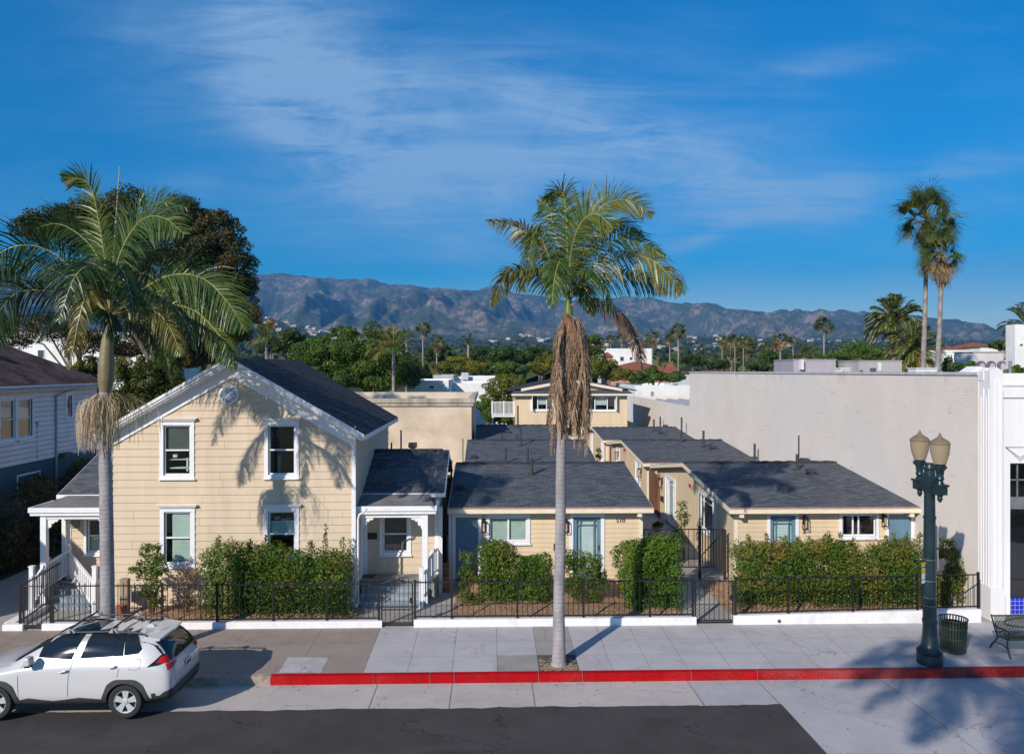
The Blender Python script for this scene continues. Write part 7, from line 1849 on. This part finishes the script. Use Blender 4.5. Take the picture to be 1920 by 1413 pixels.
sprigs(t, [(1545,1030,1002),(1560,1030,1003),(1600,1030,1008),(1640,1040,1022),(1520,1030,1004),(1575,1020,998),(1405,1020,1004),(1440,1020,1000),(1470,1022,1004),(1495,1022,1006),(1680,1020,1000),(1700,1020,998),(1722,1015,999),(1662,1020,1004),(1552,1012,996)], 23.6, M_hedgey, 7, 80)
shrub('tall thin bush with reddish tips in the corner by the painted brick wall', [(1775,1030,22,28),(1796,1060,24,34),(1780,1090,28,30),(1800,1110,20,28),(1772,1125,20,20)], 23.8, M_hedgey, 5200, 40)
shrub('wispy grass-like plant against the gable wall behind the tall gate', [(1283,965,12,32),(1276,1000,10,20)], 29.5, M_bushg, 500, 41, .10, group=None)
shrub('small yellow-green plant in the shade of the walk', [(1231,988,12,12)], 31.0, M_bushg, 400, 42, .10, group=None)
shrub('tuft of green at the wall of the middle right cottage up the walk', [(1124,850,6,16)], 45.0, M_bushg, 250, 43, .12, group=None)
# dark shaded hedge between the driveway and the neighbour
rg = np.random.default_rng(50); t = thing('hedge', 'tall dark reddish hedge in shade between the driveway and the neighbour house', 'hedge', (-17.4, 29, 0))
lob = []
for i in range(60):
    y = rg.uniform(24.5, 37); h = interp([(24,2.6),(28,3.0),(32,3.5),(37,3.4)], y); lob.append((-17.3+rg.uniform(-.5,.5), y, rg.uniform(.3, h-.35), .65, .7, .55))
C, d, idx = clump_points(rg, lob, 42000, .5)
quads_obj('foliage', leaf_quads(C, rg, .12, out=d), np.clip(rg.normal(.5,.25,len(C)),0,1), leafmat('dark_hedge_leaf', [(.20,.08,.035),(.13,.10,.03),(.07,.095,.025),(.04,.065,.02)], .2, .5, .3), t)
m = MB()
m.tube([(-17.3,25,0),(-17.2,26,1.2),(-17.3,31,1.3),(-17.3,37,1.2),(-17.2,37.2,0)], .04, 6)
m.build('stems', M_stem, t)
# fallen leaves in the gutter
rg = np.random.default_rng(60); C = np.stack([rg.uniform(-6, 8, 46), rg.uniform(18.3, 18.9, 46), np.full(46, -.25)], 1)
C2 = np.stack([rg.uniform(-8, 12, 60), rg.uniform(15, 22, 60), np.zeros(60)], 1); C2[:,2] = [(sz(y)+.012 if y > 19.1 else roadz(y)+.012) if not 18.9 < y < 19.15 else -.05 for y in C2[:,1]]
C = np.concatenate([C, C2]); o = quads_obj('fallen_leaves', leaf_quads(C, rg, .055, out=np.tile([0,0,4.0],(len(C),1))), rg.uniform(0,1,len(C)), M_dry); o['kind'] = 'stuff'; o['label'] = 'dry leaves and bits scattered along the gutter and pavement'; o['category'] = 'leaf litter'

# ================= background trees =================
M_syc = leafmat('bronze_leaf', [(.17,.085,.03),(.085,.065,.024),(.05,.066,.022),(.032,.052,.016),(.020,.034,.012)], .22, .6, .25)
M_fic = leafmat('deep_green_leaf', [(.16,.21,.025),(.085,.155,.018),(.052,.11,.014),(.03,.065,.011)], .25, .45, .35)
M_dk = leafmat('dark_green_leaf', [(.09,.14,.026),(.06,.105,.02),(.036,.07,.016),(.024,.046,.013)], .2, .6, .2)
M_yel = leafmat('yellow_green_leaf', [(.30,.26,.02),(.20,.20,.02),(.12,.14,.018),(.06,.085,.015)], .3, .5, .3)
M_col = leafmat('column_leaf', [(.24,.20,.025),(.14,.15,.02),(.07,.10,.018),(.035,.06,.014)], .25, .5, .3)
M_bark = plain('grey_brown_bark', (.15,.12,.10), .95, .3, 3, bump=.5)
def tree(label, lob_px, Y, mat, n, seed, size, per=9, rel=(.28,.42), group=None, trunk=None, name='broadleaf_tree', cat='tree', dep=None, lo=-.4, limbs=5, surf=.6, asp=.55):
    """lob_px: ellipses (column,row,half width,half height) of the crown at depth Y"""
    rg = np.random.default_rng(seed); lobes = []; s = Y/F
    for L in lob_px:
        a, b_, ra, rb = L[:4]; dy = L[4] if len(L) > 4 else 0; c = at(a, b_, Y+dy); lobes.append((c.x, c.y, c.z, ra*s, dep or (ra+rb)/2*s, rb*s))
    px = trunk or lob_px[0][0]; x = at(px, 700, Y).x; z0 = max(0, height(x, Y) if Y > 130 else 0)
    t = thing(name, label, cat, (x, Y, z0), group)
    foliage('crown', mat, lobes, per, n, size, seed, t, rel=rel, surf=surf, lo=lo, asp=asp)
    zc_ = min(l[2] for l in lobes); m = MB(); r = max(.12, .035*max(l[5] for l in lobes)*2)
    m.tube([(x,Y,z0-.2),(x+.1,Y,(z0+zc_)/2),(x,Y,zc_)], [r*1.3,r,r*.8], 8)
    for i in range(limbs):
        l = lobes[i % len(lobes)]; a = rg.uniform(0,6.28); m.tube([(x,Y,z0+(zc_-z0)*.7),((x+l[0])/2+rg.uniform(-.3,.3),(Y+l[1])/2,(zc_+l[2])/2),(l[0]+.4*l[3]*math.cos(a),l[1]+.3*l[4]*math.sin(a),l[2]+l[5]*.4)], [r*.7,r*.4,r*.12], 6)
    m.build('trunk', M_bark, t, smooth=True); return t
tree('large bronze-leaved tree rising behind the left palm and the gable', [(300,470,105,95),(210,420,95,60),(120,440,70,48),(390,520,70,90),(330,590,110,75),(430,610,42,70),(230,560,100,80),(438,520,40,80),(405,440,50,50),(452,585,30,60),(340,410,60,40),(75,430,50,40)], 46, M_syc, 110000, 71, .16, per=20, rel=(.22,.38), trunk=296, cat='tree', surf=.3)
tree('sparse bronze tree low behind the left neighbour roof', [(60,615,70,40),(150,640,60,40),(20,640,40,30),(225,650,60,34)], 50, M_syc, 12000, 72, .15, per=12, rel=(.2,.35), trunk=150, surf=.2)
tree('olive tree with pale trunks just above the left porch roofline', [(295,650,50,24),(350,640,50,30),(240,655,40,20),(385,640,44,36),(360,672,50,24)], 54, M_syc, 24000, 73, .17, per=9, trunk=305)
CG = 'columnar evergreens between the houses'
for i, (px, py, rw, rh, lab) in enumerate([(148,716,13,38,'thin columnar evergreen nearest the neighbour roof corner'),(170,712,15,42,'columnar evergreen just left of the palm crownshaft'),(228,722,20,52,'columnar evergreen right of the palm crownshaft'),(262,716,20,48,'yellow-tipped columnar evergreen over the left rake of the gable'),(296,708,19,44,'columnar evergreen second from the gable peak'),(330,700,18,42,'columnar evergreen nearest the gable peak, under the bronze tree')]):
    tree(lab, [(px,py,rw,rh),(px+2,py-rh*.6,rw*.6,rh*.6),(px,py+rh*.8,rw*1.05,rh*.9)], 42+i*.4, M_col, 11000, 80+i, .11, per=12, group=CG, name='columnar_tree', trunk=px, limbs=1, lo=-.9)
tree('huge dense dark green tree behind the stucco block', [(625,665,60,42),(690,655,65,42),(740,690,55,45),(650,700,60,40),(590,655,38,34),(705,705,60,40),(645,625,28,14),(770,700,28,40),(560,668,22,26)], 84, M_fic, 80000, 90, .20, per=17, rel=(.2,.34), trunk=690, lo=-.5)
tree('dark tree strip left of the dense tree, over the shingled ridge', [(540,640,26,24),(510,650,24,16)], 100, M_dk, 2500, 91, .45, trunk=530)
tree('yellow-green round tree between the white roofs and the dark wood', [(862,688,38,18),(840,690,22,14),(890,690,22,14)], 125, M_yel, 9000, 92, .3, trunk=862)
tree('leafy yellow-green tree beside the balcony house', [(935,728,28,26),(918,750,22,22),(960,722,24,20),(945,765,24,24)], 76, M_yel, 12000, 93, .17, per=12, trunk=935)
tree('bright green bush under the white balcony', [(918,775,26,20),(945,785,22,18),(905,760,16,14)], 73, M_bushg, 9000, 94, .14, per=10, trunk=915)
tree('yellow-green tree immediately left of the dead frond skirt', [(1012,688,26,18),(1030,680,18,18)], 120, M_yel, 7000, 95, .3, trunk=1015)
tree('yellow-green tree immediately right of the dead frond skirt', [(1122,692,32,26),(1150,700,30,20),(1176,706,24,12)], 116, M_yel, 11000, 96, .28, per=10, trunk=1130)
tree('dark green round tree top left of the white modern building', [(1110,648,24,26),(1098,665,20,22),(1125,668,18,18)], 150, M_fic, 7000, 97, .32, trunk=1108)
tree('dark green tree before the red-tiled hall', [(1225,704,34,14),(1262,708,26,12),(1200,712,22,10)], 110, M_fic, 10000, 98, .26, trunk=1225)
WD = [('broad dark tree at the left of the dark wood, behind the yellow-green tree',(905,672,40,22,8)),('dark tree in the middle of the wood with a bumpy crown',(960,668,46,20,0)),('dark tree at the right of the wood, by the dead skirt',(1010,664,34,18,14)),('dark tree low in front of the wood',(940,690,50,15,-14)),('dark tree between the two fan palms and the yellow-green tree',(822,662,28,22,10)),('small dark tree right of the slender trunk',(1080,672,20,24,4))]
for i, (lab, (a, b_, ra, rb, dy)) in enumerate(WD):
    tree(lab, [(a,b_,ra*.7,rb),(a-ra*.55,b_+4,ra*.5,rb*.8),(a+ra*.55,b_+5,ra*.5,rb*.75)], 165+dy, M_dk if i != 3 else M_fic, 9000, 100+i, .40, per=10, group='dark trees of the wood beyond the rooftops', trunk=a)
tree('big domed dark green tree left of the date palms', [(1608,668,52,26),(1570,676,36,22),(1648,676,40,30),(1600,690,70,20)], 118, M_fic, 26000, 110, .27, per=16, rel=(.2,.3), trunk=1605)
tree('round green bush between the painted wall and the white arcade', [(1806,690,18,10),(1818,684,10,9)], 66, M_fic, 900, 111, .2, trunk=1806)
tree('green shrub at the foot of the tall palms', [(1782,688,14,16)], 62, M_dk, 900, 112, .2, trunk=1782)
tree('dark crown just below the right-edge date palm', [(1875,648,22,10)], 90, M_dk, 900, 113, .35, trunk=1875)
tree('bright spiky shrub in front of the arcade at the right edge', [(1906,700,24,14)], 50, M_bushg, 1200, 114, .2, trunk=1906)
for i, (a, b_, ra, rb, Y, lab) in enumerate([(1298,676,26,14,190,'grey-green tree right of the salmon house, above the painted wall'),(1345,682,22,12,180,'small dark tree below the cluster of four fan palms'),(1372,656,22,24,230,'thin olive tree behind the cluster of fan palms'),(1418,686,26,11,170,'green bushy tree left of the grey lamp arm'),(1443,668,18,17,175,'dark round tree between the two palm clusters'),(1480,676,24,14,185,'dark tree behind the lilac rooftop box'),(1400,650,20,22,240,'grey olive tree with pale limbs behind the fan palms'),(1470,690,14,9,140,'small dark bush by the lilac rooftop box')]):
    tree(lab, [(a,b_,ra,rb),(a+ra*.5,b_+4,ra*.6,rb*.7)], Y, M_dk if i not in (2,6) else M_col, 3000, 120+i, .38, per=8, trunk=a, group='scattered trees beyond the long painted wall')

# ---- fan palms ----
M_fan = leafmat('fan_leaf', [(.30,.20,.09),(.19,.17,.05),(.095,.125,.03),(.05,.085,.022),(.032,.06,.018)], .2, .5, .35)
M_ptr = plain('grey_palm_trunk', (.27,.235,.215), .9, .25, 2.5, dirt=(.14,.11,.10))
def fan_crown(parent, seed, R_=1.0, nf=44, blades=13, low=-1.25, dead=.25, w=.09, mat=None):
    """unit crown around the origin: petioles ending in fans"""
    rg = np.random.default_rng(seed); Q = []; V = []
    for i in range(nf):
        e = math.asin(rg.uniform(math.sin(low), 1.0)) if low > -1.5 else rg.uniform(low, 1.4); a = rg.uniform(0, 2*math.pi)
        d = Vector((math.cos(e)*math.cos(a), math.cos(e)*math.sin(a), math.sin(e)*1.05)); pl_ = R_*rg.uniform(.30,.50); tip = d*pl_
        sd = d.cross(Vector((0,0,1))); sd = sd.normalized() if sd.length > .1 else Vector((1,0,0)); up = sd.cross(d).normalized(); ro = rg.uniform(-1.2,1.2); sd, up = sd*math.cos(ro)+up*math.sin(ro), up*math.cos(ro)-sd*math.sin(ro)
        pw = sd*.012*R_; Q.append([-pw, tip-pw, tip+pw, pw]); V.append(.3)
        isdead = e < -.45 and rg.uniform() < dead*2.2; fl = R_*rg.uniform(.48,.62); base = .1 if isdead else .42+.4*rg.uniform()-(.12 if e < -.2 else 0)
        for b in range(blades):
            f = (b/(blades-1)-.5)*2; an = f*1.35; dd = (d*math.cos(an)+sd*math.sin(an)+up*(-.12)).normalized(); l = fl*(1-.25*abs(f))*rg.uniform(.85,1.1)
            q1 = tip+dd*l*.6; q2 = q1+(dd+Vector((0,0,-.75*rg.uniform(.5,1.4)))).normalized()*l*.45; wv = dd.cross(up+sd*.3).normalized()*R_*w*.38
            if wv.length < .01*R_: wv = sd*.03*R_
            Q.append([tip, tip+dd*l*.35-wv, q1, tip+dd*l*.35+wv]); Q.append([q1-wv*.5, q2, q2+wv*.05, q1+wv*.5]); V += [base+rg.normal(0,.08)]*2
    Q = np.array([[tuple(v) for v in f] for f in Q]); return quads_obj('crown', Q, np.clip(np.array(V), 0.01, .99), mat or M_fan, parent)
fan_protos = []
for s in range(3):
    rt = bpy.data.objects.new('fan_palm', None); COL.objects.link(rt); rt['_local'] = 1
    cr = fan_crown(rt, 200+s, 1.0, 40, 11, dead=.3+.15*s); sk = None
    m = MB(); m.tube([(0,0,0),(.0,.0,1.0)], [.30,.24], 9); tk = m.build('trunk', M_ptr, rt, smooth=True)
    Cs, dd, ii = clump_points(np.random.default_rng(s), [(0,0,-.62,.24,.24,.38)], 260, .6)
    q = quads_obj('dead_skirt', leaf_quads(Cs, np.random.default_rng(s), .22, droop=2), np.random.default_rng(s).uniform(0,.35,260), M_deadl, rt)
    fan_protos.append(rt)
used = set()
def fan_palm(label, px, py, rpx, Y, kind=0, skirt=True, group='slender fan palms beyond the rooftops', wide=1.0):
    src = fan_protos[kind]; c = at(px, py, Y); r = 1.25*rpx*Y/F; z0 = max(-.1, height(c.x, Y) if Y > 130 else -.1)
    rt = copy_tree(src) if kind in used else src; used.add(kind)
    rt.location = (c.x, Y, z0); tag(rt, label, 'fan palm', group)
    a = random.uniform(0, 6.28)
    for ch in rt.children:
        nm = ch.name.split('.')[0]
        if nm == 'trunk': ch.location = (0,0,0); ch.scale = (r*.26*wide, r*.26*wide, c.z-z0)
        else: ch.location = (0,0,c.z-z0); ch.scale = (r,r,r); ch.rotation_euler = (0,0,a)
        if nm == 'dead_skirt' and not skirt: bpy.data.objects.remove(ch)
FPL = [(793,617,17,150,'tall fan palm above the dark tree, left of a pair',0),(819,640,17,135,'shorter fan palm of the pair, with a full pale trunk',1),(700,626,13,190,'fan palm poking above the dense dark tree, left one',2),(733,628,15,180,'fan palm poking above the dense dark tree, beside the drooping feather palm',0),
 (508,603,9,330,'tiny fan palm before the bare hillside at the left',2),(512,640,11,240,'dull fan palm just over the shingled ridge',1),
 (1145,634,10,260,'small fan palm peeping over the white modern building, left one',2),(1166,632,11,250,'small fan palm behind the dead arching frond',0),
 (1223,632,16,140,'fan palm at the right end of the white modern building',1),(1256,634,14,150,'fan palm left of the taller one over the salmon house',2),(1272,620,18,140,'tallest fan palm of the three over the salmon house',0),
 (1354,637,11,200,'leftmost slim fan palm of the cluster above the painted wall',1),(1370,637,11,205,'second slim fan palm of the cluster above the painted wall',2),(1378,636,12,200,'third slim fan palm of the cluster above the painted wall',0),(1394,637,12,198,'rightmost slim fan palm of the cluster above the painted wall',1),
 (1435,651,13,190,'short fan palm at the left of the skirted one',2),(1451,648,12,195,'fan palm half behind the skirted one',1),(1463,636,18,150,'thick-skirted fan palm over the painted wall',1),(1487,639,12,185,'fan palm right of the skirted one',0),
 (1516,660,22,120,'low shaggy fan palm behind the lilac rooftop box',2),(1545,610,20,125,'lone tall fan palm between the rooftop boxes',0),
 (1128,640,9,300,'tiny fan palm left of the pair over the white modern building',1),(1075,640,9,320,'tiny fan palm half hidden by the dead skirt',0)]
for (px, py, r, Y, lab, k) in FPL: fan_palm(lab, px, py, r, Y, k, skirt=(k == 1 or r > 17))
# the two tall fan palms at the right, built larger and fuller
def big_fan(label, px, py, rpx, pyb, pxb, Y, seed, nf, dead):
    c = at(px, py, Y); b_ = at(pxb, pyb, Y); r = 1.24*rpx*Y/F
    t = thing('fan_palm', label, 'fan palm', (b_.x, Y, 0), 'two tall fan palms', local=True)
    f = fan_crown(t, seed, r, nf, 19, low=-1.1, dead=dead, w=.042); f.location = (c.x-b_.x, 0, c.z); f.scale = (1,1,1.18)
    m = MB(); tx = c.x-b_.x; m.tube([(-.02,0,-.1),(0,0,b_.z),(tx*.6,0,(b_.z+c.z)/2),(tx,0,c.z)], [.30,.20,.155,.14], 12); m.build('trunk', M_ptr, t, smooth=True)
    rg = np.random.default_rng(seed); Cs, dd, ii = clump_points(rg, [(tx,0,c.z-r*.55,.5,.5,r*.6)], 420, .5); quads_obj('dead_skirt', leaf_quads(Cs, rg, .45, droop=3, asp=.2), rg.uniform(0,.5,420), M_deadl, t)
big_fan('tallest fan palm at the right, its crown above all the others', 1738, 412, 60, 690, 1731, 60, 301, 62, .12)
big_fan('second tall fan palm at the right, crown just below its neighbour', 1766, 480, 46, 690, 1758, 58, 303, 52, .3)
# ---- date palms and other feather palms far off ----
M_date = leafmat('date_leaf', [(.26,.19,.03),(.13,.15,.03),(.06,.095,.022),(.035,.06,.018)], .2, .45, .4)
def date_palm(label, px, py, rpx, Y, seed, nf=46, var=.6, fruit=False, trunk_r=.38, mat=None, name='date_palm', cat='date palm', low=-.9, L=.3, dr=.5):
    rg = np.random.default_rng(seed); c = at(px, py, Y); r = rpx*Y/F; z0 = 0 if Y < 130 else height(c.x, Y)
    t = thing(name, label, cat, (c.x, Y, z0), None); Qs = []; Vs = []
    rb_ = MB()
    for i in range(nf):
        e = rg.uniform(low, 1.45); a = rg.uniform(0, 6.28); d = Vector((math.cos(e)*math.cos(a), math.cos(e)*math.sin(a), math.sin(e)))
        P = [c, c+d*r*.4+Vector((0,0,.05*r)), c+d*r*.75, c+d*r*1.0+Vector((0,0,-r*.22*math.cos(e)))]
        q, C = frond_geo(P, rg, L=r*L, n=26, w=r*.026, droop=dr, seg=2, ragged=.03, side_up=.4, fwd=.9); Qs.append(q); Vs.append(np.full(len(q), np.clip(var+rg.normal(0,.15)-(.35 if e < -.4 else 0), .02, .98)))
        rb_.tube(C[::5], [r*.012]*len(C[::5]), 4)
    o = quads_obj('crown', np.concatenate(Qs), np.concatenate(Vs), mat or M_date, t); rb_.build('midribs', M_rib, o)
    m = MB(); m.tube([(c.x,Y,z0-.1),(c.x,Y,c.z)], [trunk_r*1.1,trunk_r], 10); m.build('trunk', M_ptr, t, smooth=True)
    if fruit:
        Cs, dd, ii = clump_points(rg, [(c.x-.16*r,Y-.5,c.z+.05*r,.16*r,.16*r,.10*r),(c.x+.12*r,Y-.5,c.z+.10*r,.16*r,.16*r,.08*r)], 400, .4); quads_obj('fruit', leaf_quads(Cs, rg, .16), rg.uniform(0,1,400), leafmat('orange_fruit', [(.6,.22,.02),(.5,.15,.02)], .1), t)
date_palm('date palm with orange fruit left of the tall fan palms', 1677, 604, 58, 92, 401, 120, fruit=True, L=.26, trunk_r=.5)
date_palm('lower date palm with yellowing under-fronds between the tall trunks', 1713, 655, 56, 84, 402, 110, var=.5, L=.26, trunk_r=.5)
date_palm('date palm cut by the right edge of the view', 1926, 612, 52, 72, 403, 44, trunk_r=.4)
date_palm('drooping yellow-green feather palm before the dense dark tree', 738, 660, 54, 78, 404, 18, var=.25, low=-.2, L=.46, dr=1.1, trunk_r=.16, name='feather_palm', cat='palm tree', mat=M_palm)
date_palm('feather palm rising just over the shingled ridge', 500, 640, 42, 70, 405, 17, var=.35, low=-.1, L=.45, dr=.9, trunk_r=.14, name='feather_palm', cat='palm tree', mat=M_palm)
date_palm('grey-green feather palm at the left end of the dark wood', 878, 648, 24, 150, 406, 20, var=.8, low=-.4, trunk_r=.25, name='feather_palm', cat='palm tree')
date_palm('feather palm crown in the tree line left of the wood', 762, 634, 20, 130, 407, 18, var=.7, low=-.3, trunk_r=.2, name='feather_palm', cat='palm tree')

# ================= far town: houses on the slopes and the wooded plain =================
rg = np.random.default_rng(500); rnd = random.Random(9)
def far_house_proto(roofc, wallc, nm):
    rt = bpy.data.objects.new('hillside_house', None); COL.objects.link(rt); rt['_local'] = 1
    m = MB(); m.box(-.5,.5,-.4,.4,-.6,.42); m.box(-.9,-.5,-.25,.3,-.6,.28); m.build('walls', wallc, rt)
    m = MB(); m.prism([(-.56,-.46,.42),(.56,-.46,.42),(.40,0,.62),(-.40,0,.62)], (0,0,.02)); m.prism([(-.56,.46,.42),(-.40,0,.62),(.40,0,.62),(.56,.46,.42)], (0,0,.02)); m.poly([(-.56,-.46,.42),(-.4,0,.62),(-.56,.46,.42)]); m.poly([(.56,-.46,.42),(.56,.46,.42),(.4,0,.62)]); m.build('roof', roofc, rt)
    return rt
M_fw = plain('far_wall_white', (.52,.49,.46), .9); M_fw2 = plain('far_wall_tan', (.40,.34,.28), .9)
hp = [far_house_proto(plain('far_roof_a', (.33,.20,.15), .9), M_fw, 'a'), far_house_proto(plain('far_roof_b', (.35,.33,.31), .9), M_fw2, 'b'), far_house_proto(plain('far_roof_c', (.62,.60,.57), .9), M_fw, 'c')]
usedh = set(); nh = 0
def fh(px, Y, sc, lab, grp):
    global nh
    dx = (px-960)/F; X_ = Y*(dx*CS+SN)/(CS-dx*SN); k = rnd.randrange(3); rt = copy_tree(hp[k]) if k in usedh else hp[k]; usedh.add(k)
    rt.location = (X_, Y, height(X_, Y)+sc*.35+3); rt.rotation_euler = (0,0,rnd.uniform(-.5,.5)); rt.scale = (sc*rnd.uniform(.9,1.6), sc, sc*rnd.uniform(.7,1.0)); tag(rt, lab, 'house', grp)
for i in range(80): fh(rnd.uniform(478,740), rnd.uniform(2100,3250), rnd.uniform(5,11), 'small pale house among trees on the hillside left of centre', 'houses on the hillside left of centre')
for i in range(26): fh(rnd.uniform(900,1060), rnd.uniform(2000,3300), rnd.uniform(5,9), 'small pale house by the bare brown knoll', 'houses by the bare knoll')
for i in range(80): fh(rnd.uniform(1100,1500), rnd.uniform(1300,3400), rnd.uniform(5,9), 'small pale house scattered in the wooded plain below the mountains', 'houses in the wooded plain')
for i in range(24): fh(rnd.uniform(1500,1700), rnd.uniform(2400,3900), rnd.uniform(5,9), 'small pale house at the mountain foot on the right', 'houses at the mountain foot')
# wooded plain: countless far trees as one mass
N = 13000; Qs = []; Vs = []
cnt = 0
ys_ = 260*(3900/260)**rg.uniform(0,1,N)
pxs = rg.uniform(-100, 2350, N)
ico = []
for i in range(N):
    Y = ys_[i]; px = pxs[i]; dx = (px-960)/F; X_ = Y*(dx*CS+SN)/(CS-dx*SN)
    den = noise.noise(Vector((X_/170, Y/300, 2)))
    if den < -.18 and Y > 900: continue
    if 935 < px < 1020 and 1900 < Y < 2600: continue
    r = rg.uniform(3.0, 6.5)*(1.0 if Y < 900 else 1.35); z = height(X_, Y)+r*.45; k = 10
    d = rg.normal(size=(k,3)); d /= np.linalg.norm(d, axis=1, keepdims=True); d[:,2] = abs(d[:,2])*.9
    C = np.array([X_, Y, z])+d*np.array([r,r,r*.8])*.7
    Qs.append(leaf_quads(C, rg, r*1.15, out=d, asp=.9)); Vs.append(np.clip(np.full(k, rg.uniform(.2,.95))+rg.normal(0,.08,k), 0, 1))
o = quads_obj('far_woodland', np.concatenate(Qs), np.concatenate(Vs), leafmat('far_wood_leaf', [(.17,.15,.05),(.10,.12,.04),(.062,.09,.03),(.04,.065,.024),(.028,.045,.018)], .1, .7, .1))
o['kind'] = 'stuff'; o['label'] = 'dark green woodland filling the plain between the rooftops and the mountains'; o['category'] = 'woodland'
